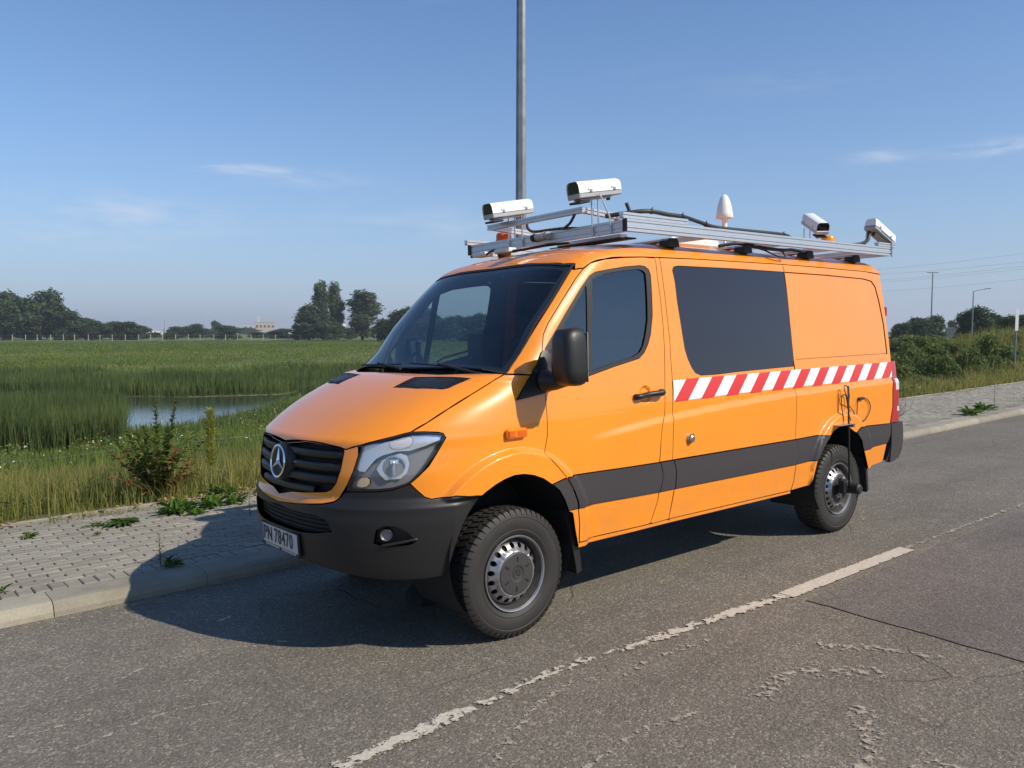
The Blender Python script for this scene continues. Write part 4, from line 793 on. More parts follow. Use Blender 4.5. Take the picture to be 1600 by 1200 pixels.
    for k in range(3):
        a = math.pi / 2 + k * 2 * math.pi / 3; em.add([(.025 * math.cos(a), .124, .025 * math.sin(a)), (.005 * math.cos(a + 1.05), .123, .005 * math.sin(a + 1.05)), (.005 * math.cos(a - 1.05), .123, .005 * math.sin(a - 1.05)), (0, .130, 0)], [(0, 1, 3), (0, 3, 2)])
    t = em.build('cap_star', M['cap']); me_e = t.data; D.objects.remove(t)
    return me_t, me_r, me_b, me_c, me_s, me_e
WM = wheel_meshes()
for (x, sg) in ((0, 1), (-3.665, 1), (0, -1), (-3.665, -1)):
    w = empty('wheel', (x, sg * .832, .3815), parent=van)
    if sg < 0: w.rotation_euler = (0, 0, math.pi)
    else: w.rotation_euler = (0, random.uniform(-.2, .2), 0)
    for nm, me in zip(('tyre', 'rim', 'brake_drum', 'hub_cap', 'cap_slot', 'cap_star'), WM):
        if nm == 'cap_star' and x < -1 and sg > 0: continue
        o = D.objects.new(nm, me); link(o, w)

# ================================================================ roof rack and what it carries
def profile(name, p0, p1, w, h, parent, m=None, slots_side=1, slots_top=1, up=(0, 0, 1), cap=True):
    """aluminium T-slot bar from p0 to p1 (centre line); w across, h along 'up'; real grooves in its faces"""
    p0 = Vector(p0); p1 = Vector(p1); t = (p1 - p0).normalized(); upv = Vector(up); upv = (upv - t * upv.dot(t)).normalized(); sd = t.cross(upv)
    g, dp = .0045, .006; pts = []
    def face(a, b, L, n):      # a->b along a side, n slots
        out = [a]; d_ = (b[0] - a[0], b[1] - a[1]); nn = (-d_[1] / L, d_[0] / L); 
        for k in range(n):
            c = (k + .5) / n
            for (o_, q) in ((-g, 0), (-g, dp), (g, dp), (g, 0)):
                f_ = c + o_ / L; out.append((a[0] + d_[0] * f_ + nn[0] * q, a[1] + d_[1] * f_ + nn[1] * q))
        return out
    c = [(-w / 2, -h / 2), (w / 2, -h / 2), (w / 2, h / 2), (-w / 2, h / 2)]
    for i, (L, n) in enumerate(((w, slots_top), (h, slots_side), (w, slots_top), (h, slots_side))): pts += face(c[i], c[(i + 1) % 4], L, n)
    n_ = len(pts); vs = [p0 + sd * a + upv * b for a, b in pts] + [p1 + sd * a + upv * b for a, b in pts]
    fs = [(i, (i + 1) % n_, n_ + (i + 1) % n_, n_ + i) for i in range(n_)] + [tuple(range(n_))[::-1], tuple(range(n_, 2 * n_))]
    b = MB(); b.add(vs, fs); o = b.build(name, m or M['alu'], parent)
    if cap:
        for pp, s_ in ((p0, -1), (p1, 1)):
            q = MB(); R = Matrix((sd, upv, t)).transposed(); q.box(pp + t * s_ * .002, (w, h, .004), R); q.build('end_cap', M['rubber'], o)
    return o
rack = empty('roof_rack', (-2.9, 0, 2.41), 'aluminium profile rack frame bolted over the roof of the orange van', 'roof rack')
RK = Matrix.Translation((2.9, 0, -2.41))
def fix(o): o.matrix_parent_inverse = RK; return o
for sg in (1, -1):
    fix(profile('side_beam', (-1.074, sg * .865, 2.491), (-4.738, sg * .865, 2.491), .040, .080, rack, slots_side=2))
    fix(profile('upper_profile', (-1.038, sg * .865, 2.553), (-1.712, sg * .865, 2.553), .040, .040, rack, cap=False))
    fix(profile('cross_stub', (-1.045, sg * .512, 2.632), (-1.62, sg * .512, 2.600), .040, .040, rack, cap=False))
fix(profile('cross_beam', (-1.096, -.844, 2.491), (-1.096, .844, 2.491), .040, .080, rack, slots_side=2, cap=False))
fix(profile('cross_beam', (-4.716, -.844, 2.491), (-4.716, .844, 2.491), .040, .080, rack, slots_side=2, cap=False))
fix(profile('upper_cross_bar', (-1.025, -.534, 2.632), (-1.025, .534, 2.632), .040, .040, rack, cap=False))
fix(profile('rear_riser', (-4.50, .865, 2.552), (-4.80, .865, 2.552), .040, .036, rack, cap=False))
for x in (-2.1, -3.1, -3.9): fix(profile('inner_cross_profile', (x, -.844, 2.491), (x, .844, 2.491), .040, .040, rack, cap=False))
for x in (-1.66, -2.56, -3.47, -4.27):
    b = MB(); b.box((x, 0, 2.462 - .028), (.075, 1.56, .022), bev=.008); bar = fix(b.build('roof_bar', M['zinc'], rack))
    for sg in (1, -1):
        b = MB(); b.prism([(x - .058, 2.385), (x + .058, 2.385), (x + .044, 2.425), (x + .03, 2.446), (x - .03, 2.446), (x - .046, 2.428)], sg * .70, sg * .80); f_ = b.build('bar_foot', M['rubber'], rack); fix(f_)
b = MB(); b.box((-1.34, .28, 2.462), (.08, .66, .03), bev=.006); fix(b.build('short_bar', M['zinc'], rack))
b = MB(); b.box((-1.34, .28, 2.441), (.10, .80, .010)); fix(b.build('bar_rubber', M['rubber'], rack))
# roof hatch cover, junction boxes and horn tube that sit on the roof
hat = MB(); hat.box((-2.35, .10, 2.485), (.62, .74, .07), bev=.02); ho = hat.build('roof_hatch', M['roofwhite']); tag(ho, 'low white roof hatch on the van roof under the rack', 'roof hatch')
for i, (x, y, l, lb) in enumerate(((-1.02, -.62, .16, 'small white junction box on the van roof, farthest forward under the rack'), (-1.0, -.30, .18, 'white junction box on the van roof under the middle of the front beam'))):
    b = MB(); b.box((x, y, 2.43), (.10, l, .035), bev=.008); o = b.build('junction_box', M['roofwhite']); tag(o, lb, 'junction box', 'junction boxes under the rack')
b = MB(); b.X = Matrix.Translation((-1.055, .06, 2.503)) @ Matrix.Rotation(math.radians(-4), 4, 'Z')
b.lathe([(.0, -.07), (.024, -.07), (.026, -.06), (.026, .05), (.030, .055), (.030, .075), (.0, .075)], 18, 'y'); tb_ = sharp(b.build('camera_tube', M['camgrey']), 30); tag(tb_, 'small grey cylindrical camera strapped on the front cross beam of the rack', 'camera')
b = MB(); b.X = Matrix.Translation((-1.055, .06, 2.503)) @ Matrix.Rotation(math.radians(-4), 4, 'Z'); b.lathe([(.0, -.115), (.027, -.115), (.029, -.11), (.029, -.068), (.0, -.068)], 18, 'y'); b.build('lens_hood', M['rubber'], tb_)
b = MB(); b.X = Matrix.Translation((-1.055, .06, 2.503)) @ Matrix.Rotation(math.radians(-4), 4, 'Z'); b.lathe([(.033, .03), (.033, .05)], 18, 'y'); b.build('clamp_band', M['zinc'], tb_)
# survey camera housings
def housing(loc, yaw, pit, label, rods):
    t = empty('camera_housing', loc, label, 'camera', 'camera housings on the roof rack')
    t.rotation_euler = Matrix((( math.cos(yaw) * math.cos(pit), -math.sin(yaw), -math.cos(yaw) * math.sin(pit)), (math.sin(yaw) * math.cos(pit), math.cos(yaw), -math.sin(yaw) * math.sin(pit)), (math.sin(pit), 0, math.cos(pit)))).to_euler()
    L = .21; sec = [(-.063, -.022), (-.060, .030), (-.050, .050), (-.036, .058), (.036, .058), (.050, .050), (.060, .030), (.063, -.022)]
    b = MB(); n = len(sec); vs = []
    for (x, s_) in ((-L + .0, .86), (-L + .035, 1.0), (L - .01, 1.0), (L, 1.0)): vs += [(x, y * s_, (z + .02) * (s_ if s_ == 1 else .9) - .02) for y, z in sec]
    fs = [(i * n + k, (i + 1) * n + k, (i + 1) * n + k + 1, i * n + k + 1) for i in range(3) for k in range(n - 1)]; fs.append(tuple(range(n)))
    b.add(vs, fs); sharp(b.build('housing_shell', M['camwhite'], t), 30)
    b = MB(); b.box((-.002, 0, -.0395), (2 * L - .01, .122, .035), bev=.006); b.build('housing_tray', M['camgrey'], t)
    b = MB(); b.prism([(y * .93, z * .95) for y, z in sec], L - .014, L - .010, 'yz'); b.build('front_window', M['camglass'], t)
    b = MB(); b.box((L - .02, 0, -.040), (.045, .126, .036), bev=.006); b.build('front_sill', M['camgrey'], t)
    for x in (-.13, .10):
        for sg in (1, -1):
            b = MB(); b.box((x, sg * .066, -.012), (.022, .006, .020), bev=.002); b.tube([(x + .02, sg * .066, -.005), (x + .026, sg * .068, .004)], .003, 5); b.build('latch', M['zinc'], t)
    b = MB(); b.box((.03, 0, -.064), (.30, .07, .012), bev=.003); b.build('mount_plate', M['camgrey'], t)
    b = MB(); b.box((.16, 0, -.082), (.10, .11, .016), bev=.003); b.build('mount_block', M['plastic'], t)
    b = MB(); b.tube([(-.12, 0, -.055), (-.12, 0, -.085)], .014, 8); b.build('cable_gland', M['rubber'], t)
    inv = t.matrix_basis.inverted()
    for r_ in rods:
        b = MB(); b.tube([Vector(p) for p in r_], .006, 7); o = b.build('clamp_rod', M['zinc'], t); o.matrix_parent_inverse = (Matrix.LocRotScale(Vector(loc), t.rotation_euler, None)).inverted()
    return t
h1 = housing((-1.076, -.350, 2.761), 0.0, -.178, 'white camera housing on the front beam, over the far side of the windscreen', [[(-1.066, -.342, 2.45), (-1.066, -.342, 2.70)], [(-1.066, -.180, 2.45), (-1.066, -.182, 2.69)], [(-1.128, -.342, 2.45), (-1.128, -.342, 2.70)]])
h2 = housing((-1.120, .545, 2.780), -.02, -.162, 'highest white camera housing, on the front corner above the driver door', [[(-1.066, .570, 2.45), (-1.066, .565, 2.71)], [(-1.066, .742, 2.45), (-1.066, .735, 2.56), (-1.09, .62, 2.74)], [(-1.128, .570, 2.45), (-1.128, .565, 2.72)]])
h3 = housing((-4.484, .257, 2.816), .904, -.388, 'white camera housing with black window facing the viewer, at the rear of the rack', [[(-4.62, .05, 2.52), (-4.60, .07, 2.80)], [(-4.52, .18, 2.52), (-4.52, .18, 2.76)], [(-4.45, .30, 2.52), (-4.45, .30, 2.72)]])
h4 = housing((-4.916, .694, 2.707), 3.158, -.339, 'white camera housing pointing backwards off the rear corner of the rack', [[(-4.745, .892, 2.44), (-4.745, .892, 2.60), (-4.80, .77, 2.70)], [(-4.745, .62, 2.46), (-4.76, .64, 2.72)]])
# antenna
an = empty('antenna', (-3.38, -.01, 2.45), 'white cone shaped satellite antenna standing on the van roof behind the cable', 'antenna')
b = MB(); b.lathe([(.0, .585), (.012, .583), (.026, .572), (.042, .545), (.056, .505), (.066, .46), (.074, .41), (.079, .372), (.074, .366), (0, .366)], 28); cn_ = sharp(b.build('antenna_cone', M['camwhite'], an), 50)
b = MB(); b.lathe([(.030, .366), (.024, .33), (.022, .27)], 18); b.lathe([(.012, .27), (.012, 0)], 12); b.build('antenna_stem', M['camwhite'], an, True)
# beacons
bc = empty('warning_beacon', (-1.25, -.63, 2.42), 'orange domed beacon under the front white camera housing', 'beacon')
b = MB(); b.lathe([(.0, .20), (.05, .198), (.062, .185), (.066, .12)], 24); sharp(b.build('beacon_dome', M['amberred'], bc), 40)
b = MB(); b.lathe([(.068, .12), (.072, .10), (.072, .05), (.06, .04), (.05, 0)], 24); sharp(b.build('beacon_base', M['rubber'], bc), 40)
bc = empty('warning_beacon', (-4.72, .26, 2.56), 'yellow amber beacon glowing in the sun beside the rear camera housings', 'beacon')
b = MB(); b.lathe([(.0, .145), (.055, .143), (.066, .13), (.070, .05), (.066, .045)], 24); sharp(b.build('beacon_dome', M['amberbright'], bc), 40)
b = MB(); b.lathe([(.072, .045), (.072, .0), (0, 0)], 24); b.build('beacon_base', M['rubber'], bc)
# cables
def cable(pts, r, label, ties=(), name='cable_bundle', grp=None):
    b = MB(); pp = smoothpath(pts, 7); b.tube(pp, r, 8); o = b.build(name, M['cable'], None, True); tag(o, label, 'cable', grp)
    for k in ties:
        q = MB(); p = pp[k]; d = (pp[min(k + 1, len(pp) - 1)] - pp[k - 1]).normalized(); q.tube([p - d * .008, p + d * .008], r * 1.28, 8); q.tube([p, p + Vector((0, .01, r * 1.9))], .003, 5); q.build('cable_tie', M['rubber'], o)
    return o
cable([(-1.10, .66, 2.575), (-1.20, .76, 2.592), (-1.34, .84, 2.606), (-1.52, .86, 2.594), (-1.70, .86, 2.590), (-1.95, .80, 2.58), (-2.15, .80, 2.555), (-2.5, .82, 2.550), (-2.95, .84, 2.548), (-3.15, .80, 2.54), (-3.4, .70, 2.50)], .015, 'thick black cable bundle tied along the near beam of the rack', (15, 27, 38, 57), grp=None)
cable([(-1.38, .60, 2.70), (-1.40, .62, 2.62), (-1.36, .66, 2.56), (-1.20, .66, 2.55)], .013, 'black cable hanging from the back of the highest camera housing', name='camera_cable')
cable([(-1.03, .44, 2.62), (-1.02, .40, 2.56), (-1.04, .33, 2.54), (-1.07, .27, 2.535)], .010, 'thin black cable curving down onto the front beam between the two front cameras', name='camera_cable')
cable([(-1.22, -.30, 2.66), (-1.16, -.22, 2.60), (-1.12, -.10, 2.56), (-1.13, .08, 2.555), (-1.12, .24, 2.545), (-1.2, .4, 2.53)], .011, 'black cable running from the far front camera housing to the tube camera', name='camera_cable')
cable([(-4.71, .69, 2.70), (-4.66, .70, 2.62), (-4.50, .72, 2.57), (-4.2, .75, 2.54), (-3.9, .76, 2.53)], .017, 'black cable curving from the rearmost camera housing down to the rack', name='camera_cable')
cable([(-2.60, .72, 2.455), (-2.75, .80, 2.42), (-2.90, .835, 2.375), (-3.02, .84, 2.37), (-3.0, .80, 2.43), (-2.9, .74, 2.45)], .007, 'thin black cable looping down over the edge of the roof', name='camera_cable')
cable([(-2.45, .60, 2.45), (-2.6, .70, 2.47), (-2.85, .78, 2.435), (-3.05, .80, 2.43), (-3.3, .74, 2.45), (-3.6, .72, 2.44)], .014, 'black cable lying along the roof edge below the near beam', name='camera_cable')
cable([(-.98, -.72, 2.42), (-1.0, -.55, 2.425), (-.96, -.40, 2.44), (-1.0, -.2, 2.42), (-1.1, .05, 2.44), (-1.2, .2, 2.45)], .010, 'black cable lying across the roof below the front beam', name='camera_cable')
# wheel distance sensor with its guide rod
sn = empty('wheel_sensor', (-3.60, .975, .40), 'black distance sensor clamped on the rear wheel hub with an upright guide rod', 'sensor')
SI = Matrix.Translation((3.60, -.975, -.40))
def sfix(o): o.matrix_parent_inverse = SI; return o
b = MB(); b.tube([(-3.592, 1.082, .43), (-3.596, 1.076, .95), (-3.60, 1.07, 1.285)], .0085, 8); sfix(b.build('guide_rod', M['rubber'], sn, True))
b = MB(); b.box((-3.54, 1.055, .962), (.24, .10, .006), bev=.002); b.box((-3.645, 1.07, .948), (.03, .06, .03)); sfix(b.build('arch_bracket', M['zinc'], sn))
b = MB(); b.X = Matrix.Translation((-3.64, 1.06, .405)); b.lathe([(.0, .10), (.030, .10), (.045, .085), (.045, 0), (.0, 0)], 20, 'y'); sfix(sharp(b.build('encoder', M['rubber'], sn), 30))
b = MB(); b.box((-3.63, 1.03, .415), (.14, .06, .11), bev=.01); sfix(b.build('sensor_box', M['rubber'], sn))
for a in (0, 120, 240):
    b = MB(); R_ = Matrix.Rotation(math.radians(a), 3, 'Y'); b.box(Vector((-3.665, .985, .3815)) + R_ @ Vector((0, 0, .055)), (.035, .02, .11), R_, .004); b.tube([Vector((-3.665, .95, .3815)) + R_ @ Vector((0, 0, .09)), Vector((-3.665, 1.01, .3815)) + R_ @ Vector((0, 0, .09))], .010, 8); sfix(b.build('clamp_arm', M['zinc'], sn))
b = MB(); b.tube([(-3.665, .95, .3815), (-3.665, 1.06, .3815)], .03, 12); sfix(b.build('spindle', M['zinc'], sn, True))
def scable(pts, r=.0042):
    b = MB(); b.tube(smoothpath(pts, 8), r, 6); sfix(b.build('sensor_cable', M['cable'], sn, True))
scable([(-3.60, 1.03, .97), (-3.575, 1.035, 1.04), (-3.575, 1.02, 1.14), (-3.60, 1.015, 1.20), (-3.65, 1.015, 1.205), (-3.68, 1.015, 1.15), (-3.675, 1.03, 1.06), (-3.69, 1.045, .98)])
scable([(-3.60, 1.075, 1.05), (-3.58, 1.07, 1.18), (-3.57, 1.05, 1.26), (-3.60, 1.04, 1.292), (-3.625, 1.05, 1.27), (-3.62, 1.07, 1.20), (-3.70, 1.02, 1.12), (-3.80, 1.01, 1.05), (-3.85, 1.01, .97), (-3.93, 1.01, .94), (-4.04, 1.01, .98), (-4.10, 1.01, 1.06), (-4.06, 1.01, 1.13), (-3.95, 1.01, 1.165), (-3.88, 1.01, 1.14), (-3.84, 1.02, 1.02)])
b = MB(); b.box((-3.93, 1.012, 1.155), (.09, .025, .022), bev=.006); sfix(b.build('cable_plug', M['rubber'], sn))
b = MB(); b.box((-3.91, 1.012, .952), (.11, .02, .016), bev=.005); sfix(b.build('cable_plug', M['rubber'], sn))

# ================================================================ ground
def surfmat(name, fn, rough=0.9, disp=None):
    m = D.materials.new(name); m.use_nodes = True; nt = m.node_tree; b = nt.nodes['Principled BSDF']; b.inputs['Roughness'].default_value = rough
    b.inputs['Specular IOR Level'].default_value = 0.35
    fn(nt, b); return m
def N_(nt, t, **k):
    n = nt.nodes.new(t)
    for a, v in k.items():
        if a.startswith('i_'): n.inputs[a[2:].replace('_', ' ')].default_value = v
        else: setattr(n, a, v)
    return n
def ramp(nt, src, stops):
    r = nt.nodes.new('ShaderNodeValToRGB')
    while len(r.color_ramp.elements) < len(stops): r.color_ramp.elements.new(0.5)
    for e, (p, c) in zip(r.color_ramp.elements, stops): e.position = p; e.color = (*c, 1)
    nt.links.new(src, r.inputs[0]); return r.outputs[0]
def noise(nt, vec, sc, det=4, rg=0.55, dist=0.0):
    n = N_(nt, 'ShaderNodeTexNoise'); n.inputs['Scale'].default_value = sc; n.inputs['Detail'].default_value = det; n.inputs['Roughness'].default_value = rg; n.inputs['Distortion'].default_value = dist
    nt.links.new(vec, n.inputs['Vector']); return n.outputs[0]
def mixc(nt, fac, a, b, mode='MIX'):
    x = N_(nt, 'ShaderNodeMix', data_type='RGBA', blend_type=mode)
    for s_, v in ((0, fac), (6, a), (7, b)):
        if isinstance(v, (int, float)): x.inputs[s_].default_value = v
        elif isinstance(v, tuple): x.inputs[s_].default_value = (*v, 1)
        else: nt.links.new(v, x.inputs[s_])
    return x.outputs[2]
def mathn(nt, op, a, b=0.0, clamp=False):
    x = N_(nt, 'ShaderNodeMath', operation=op, use_clamp=clamp)
    for i, v in enumerate((a, b)):
        if isinstance(v, (int, float)): x.inputs[i].default_value = v
        else: nt.links.new(v, x.inputs[i])
    return x.outputs[0]
def maprange(nt, v, a, b, c=0.0, d=1.0):
    x = N_(nt, 'ShaderNodeMapRange'); x.inputs['From Min'].default_value = a; x.inputs['From Max'].default_value = b; x.inputs['To Min'].default_value = c; x.inputs['To Max'].default_value = d
    nt.links.new(v, x.inputs['Value']); return x.outputs[0]
def asphalt(tone, stone, bump=1.0, rough=0.86):
    def f(nt, b):
        co = N_(nt, 'ShaderNodeTexCoord').outputs['Object']
        v = N_(nt, 'ShaderNodeTexVoronoi'); v.inputs['Scale'].default_value = 105; nt.links.new(co, v.inputs['Vector'])
        v2 = N_(nt, 'ShaderNodeTexVoronoi'); v2.inputs['Scale'].default_value = 48; nt.links.new(co, v2.inputs['Vector'])
        sep = N_(nt, 'ShaderNodeSeparateColor'); nt.links.new(v.outputs['Color'], sep.inputs[0]); sep2 = N_(nt, 'ShaderNodeSeparateColor'); nt.links.new(v2.outputs['Color'], sep2.inputs[0])
        c = ramp(nt, sep.outputs[0], [(0, tuple(t * .66 for t in tone)), (.5, tone), (.88, tuple(t * 1.22 for t in tone)), (1, stone)])
        pale = maprange(nt, sep2.outputs[1], .97, .985); c = mixc(nt, mathn(nt, 'MULTIPLY', pale, .55), c, stone)
        big = maprange(nt, noise(nt, co, .55, 5, .6), .3, .72, .84, 1.16); mid = maprange(nt, noise(nt, co, 5.5, 5, .6), .3, .7, .92, 1.08)
        mp_ = N_(nt, 'ShaderNodeMapping'); mp_.inputs['Scale'].default_value = (.15, 2.2, 1); nt.links.new(co, mp_.inputs[0])
        trk = maprange(nt, noise(nt, mp_.outputs[0], 1.0, 3, .5), .3, .7, .92, 1.08)
        vm = N_(nt, 'ShaderNodeVectorMath', operation='SCALE'); nt.links.new(c, vm.inputs[0]); nt.links.new(mathn(nt, 'MULTIPLY', mathn(nt, 'MULTIPLY', big, mid), trk), vm.inputs['Scale'])
        # hair cracks
        cv = N_(nt, 'ShaderNodeTexVoronoi', feature='DISTANCE_TO_EDGE'); cv.inputs['Scale'].default_value = .62
        wv = N_(nt, 'ShaderNodeMix', data_type='RGBA'); wv.inputs[0].default_value = .18; nt.links.new(co, wv.inputs[6])
        nn = N_(nt, 'ShaderNodeTexNoise'); nn.inputs['Scale'].default_value = 2.2; nn.inputs['Detail'].default_value = 6; nt.links.new(co, nn.inputs['Vector']); nt.links.new(nn.outputs['Color'], wv.inputs[7]); nt.links.new(wv.outputs[2], cv.inputs['Vector'])
        crk = maprange(nt, cv.outputs['Distance'], .0, .006, 1, 0); crk = mathn(nt, 'MULTIPLY', crk, maprange(nt, noise(nt, co, .9, 2), .5, .62), True)
        col = mixc(nt, mathn(nt, 'MULTIPLY', crk, .55), vm.outputs[0], tuple(t * .35 for t in tone)); nt.links.new(col, b.inputs['Base Color'])
        h = mathn(nt, 'ADD', mathn(nt, 'MULTIPLY', v.outputs['Distance'], -.6), mathn(nt, 'MULTIPLY', v2.outputs['Distance'], -.5))
        h = mathn(nt, 'ADD', h, mathn(nt, 'MULTIPLY', crk, -1.2))
        bp = N_(nt, 'ShaderNodeBump'); bp.inputs['Strength'].default_value = .75 * bump; bp.inputs['Distance'].default_value = .006; nt.links.new(h, bp.inputs['Height']); nt.links.new(bp.outputs[0], b.inputs['Normal'])
    return surfmat('asphalt', f, rough)
M['road'] = asphalt((.146, .129, .106), (.30, .265, .215))
M['road2'] = asphalt((.126, .112, .100), (.21, .19, .165), .7)
def concrete(name, c, sc=9, var=.16, bump=.5, stain=(.58, .56, .50)):
    def f(nt, b):
        co = N_(nt, 'ShaderNodeTexCoord').outputs['Object']; oi = N_(nt, 'ShaderNodeNewGeometry')
        a = maprange(nt, noise(nt, co, sc, 6, .62), .3, .7, 1 - var, 1 + var); s_ = maprange(nt, noise(nt, co, sc * 14, 3, .6), .25, .75, .86, 1.12)
        r = mathn(nt, 'MULTIPLY', maprange(nt, oi.outputs['Random Per Island'], 0, 1, .84, 1.14), maprange(nt, N_(nt, 'ShaderNodeObjectInfo').outputs['Random'], 0, 1, .87, 1.12))
        w = mathn(nt, 'MULTIPLY', mathn(nt, 'MULTIPLY', a, s_), r); vm = N_(nt, 'ShaderNodeVectorMath', operation='SCALE'); vm.inputs[0].default_value = c; nt.links.new(w, vm.inputs['Scale'])
        wc_ = N_(nt, 'ShaderNodeNewGeometry').outputs['Position']; st = maprange(nt, noise(nt, wc_, 1.6, 7, .68), .50, .70); col = mixc(nt, mathn(nt, 'MULTIPLY', st, .62), vm.outputs[0], tuple(x * y for x, y in zip(c, stain))); nt.links.new(col, b.inputs['Base Color'])
        bp = N_(nt, 'ShaderNodeBump'); bp.inputs['Strength'].default_value = bump; bp.inputs['Distance'].default_value = .002; nt.links.new(noise(nt, co, 160, 4, .7), bp.inputs['Height']); nt.links.new(bp.outputs[0], b.inputs['Normal'])
    return surfmat(name, f, .9)
M['kerb'] = concrete('pale_kerb_concrete', (.275, .252, .20), 5, .10)
M['block'] = concrete('grey_paving_concrete', (.265, .245, .205), 8, .16)
M['joint'] = concrete('sandy_joint_fill', (.10, .09, .065), 14, .3, .8)
MND = at(1650, 40, 0)
# height of the land, in the road frame
POND = np.array([[.9, -20.6], [-.13, -20.8], [-1.72, -21.1], [-3.13, -21.8], [-4.21, -22.1], [-5.68, -22.4], [-7.5, -23.9], [-9.08, -25.5], [-11.6, -28.4], [-14.8, -32.4], [-19, -37.5], [-23, -40.5], [-21, -41.5], [-16.6, -37.2], [-13.6, -34.2], [-9.8, -35.4], [-7.1, -38.2], [-4.8, -42.5], [-3.6, -47.7], [1.5, -50], [8, -50], [10, -40], [8, -28], [4, -22]])
WL = -1.30       # water level under the road's level
def pondd(x, y):
    p = np.stack([x.ravel(), y.ravel()], -1); d = edgedist(p, POND); ins = inpoly(p, POND); return np.where(ins, -d, d).reshape(x.shape)
def height(x, y):
    x = np.asarray(x, float); y = np.asarray(y, float)
    lev = lambda h: (h - UP.x * x - UP.y * y) / UP.z
    d = -4.36 - y                                     # distance beyond the pavement
    road = 0 * x + .075
    r = np.hypot(x - CAMP.x, y - CAMP.y)
    # open land: shelf at -.35, then field near -.75, gently rolling; rising bank beyond the pond
    land = -.42 - .50 * sstep(3, 15, d) + .30 * sstep(32, 70, d) + .05 * np.sin(x * .11 + 1) * np.sin(y * .09) - .12 * sstep(60, 200, r)
    pd = pondd(x, y)
    far = sstep(-30., -34., y + 0 * x)
    w = sstep(9.5, 0, pd) * (1 - .0 * far); near = sstep(4.0, 0, pd)
    wmix = np.where(y < -33 - .4 * np.minimum(x + 10, 0), near, w)
    land = land * (1 - wmix) + (WL + .02) * wmix; land = np.where(pd < 0, WL + .02 - .5 * sstep(0, 2.5, -pd), land)
    # right of the van: scrub bank along the road
    bank = sstep(-14, -26, x) * sstep(1.0, 5.0, d) * (.32 * sstep(2, 10, d) - .2 * sstep(26, 46, d)); land = land + bank * sstep(60, 20, d)
    mound = 1.75 * np.exp(-(((x - MND.x) / 5) ** 2 + ((y - MND.y) / 5) ** 2)); land = land + mound
    z = lev(land); k = sstep(0.0, 3.2, d); out = road * (1 - k) + z * k
    out = np.where(y > -4.36, -.06, out); out = np.where(y > 6.5, -.06 + .10 * sstep(6.5, 8, y) + lev(0 * x) * sstep(6.5, 30, y), out)
    return out
def axis(lo, hi, fine0, fine1, s0, grow):
    a = [fine0]
    while a[-1] < fine1: a.append(a[-1] + s0)
    s = s0
    while a[-1] < hi: s *= grow; a.append(a[-1] + s)
    s = s0; b = [fine0]
    while b[-1] > lo: s *= grow; b.append(b[-1] - s)
    return np.array(b[:0:-1] + a)
gx = axis(-3500, 3500, -26, 6, .35, 1.075); gy = axis(-3500, 3500, -52, 8, .35, 1.075)
X, Y = np.meshgrid(gx, gy, indexing='ij'); Z = height(X, Y); nx, ny = len(gx), len(gy)
V = np.stack([X, Y, Z], -1).reshape(-1, 3); ii = np.arange((nx - 1) * (ny - 1)); a_ = (ii // (ny - 1)) * ny + ii % (ny - 1); F = np.stack([a_, a_ + ny, a_ + ny + 1, a_ + 1], -1)
def grassy(nt, b):
    co = N_(nt, 'ShaderNodeTexCoord').outputs['Object']
    g = ramp(nt, noise(nt, co, .09, 6, .6), [(.30, (.070, .110, .040)), (.45, (.085, .130, .045)), (.56, (.135, .145, .060)), (.70, (.180, .160, .080))])
    mp_ = N_(nt, 'ShaderNodeMapping'); mp_.inputs['Rotation'].default_value = (0, 0, .65); mp_.inputs['Scale'].default_value = (.10, .75, 1); nt.links.new(co, mp_.inputs[0])
    bands = maprange(nt, noise(nt, mp_.outputs[0], .35, 5, .6), .32, .68, .72, 1.22); fine = maprange(nt, noise(nt, co, 2.6, 6, .7), .3, .7, .72, 1.25)
    vm = N_(nt, 'ShaderNodeVectorMath', operation='SCALE'); nt.links.new(g, vm.inputs[0]); nt.links.new(mathn(nt, 'MULTIPLY', bands, fine), vm.inputs['Scale'])
    nt.links.new(vm.outputs[0], b.inputs['Base Color']); bp = N_(nt, 'ShaderNodeBump'); bp.inputs['Strength'].default_value = .8; bp.inputs['Distance'].default_value = .12
    nt.links.new(noise(nt, co, 1.8, 6, .7), bp.inputs['Height']); nt.links.new(bp.outputs[0], b.inputs['Normal'])
M['land'] = surfmat('meadow_ground', grassy, 1.0)
land = fastmesh('ground', V, F, M['land'], smooth=True); tag(land, kind='structure')
# road sheet, newer patch, kerb, pavement
def sheet(name, x0, x1, y0, y1, z, m, nxs=2):
    xs = np.geomspace(1, 1 + abs(x1 - x0), nxs) - 1; xs = x0 + (x1 - x0) * xs / xs[-1]
    v = [(x, y, z) for x in xs for y in (y0, y1)]; f = [(2 * i, 2 * i + 2, 2 * i + 3, 2 * i + 1) if x1 > x0 else (2 * i, 2 * i + 1, 2 * i + 3, 2 * i + 2) for i in range(nxs - 1)]
    o = mesh(name, v, f, m); return tag(o, kind='structure')
sheet('road', 60, -420, -1.42, 6.4, 0.0, M['road'], 12)
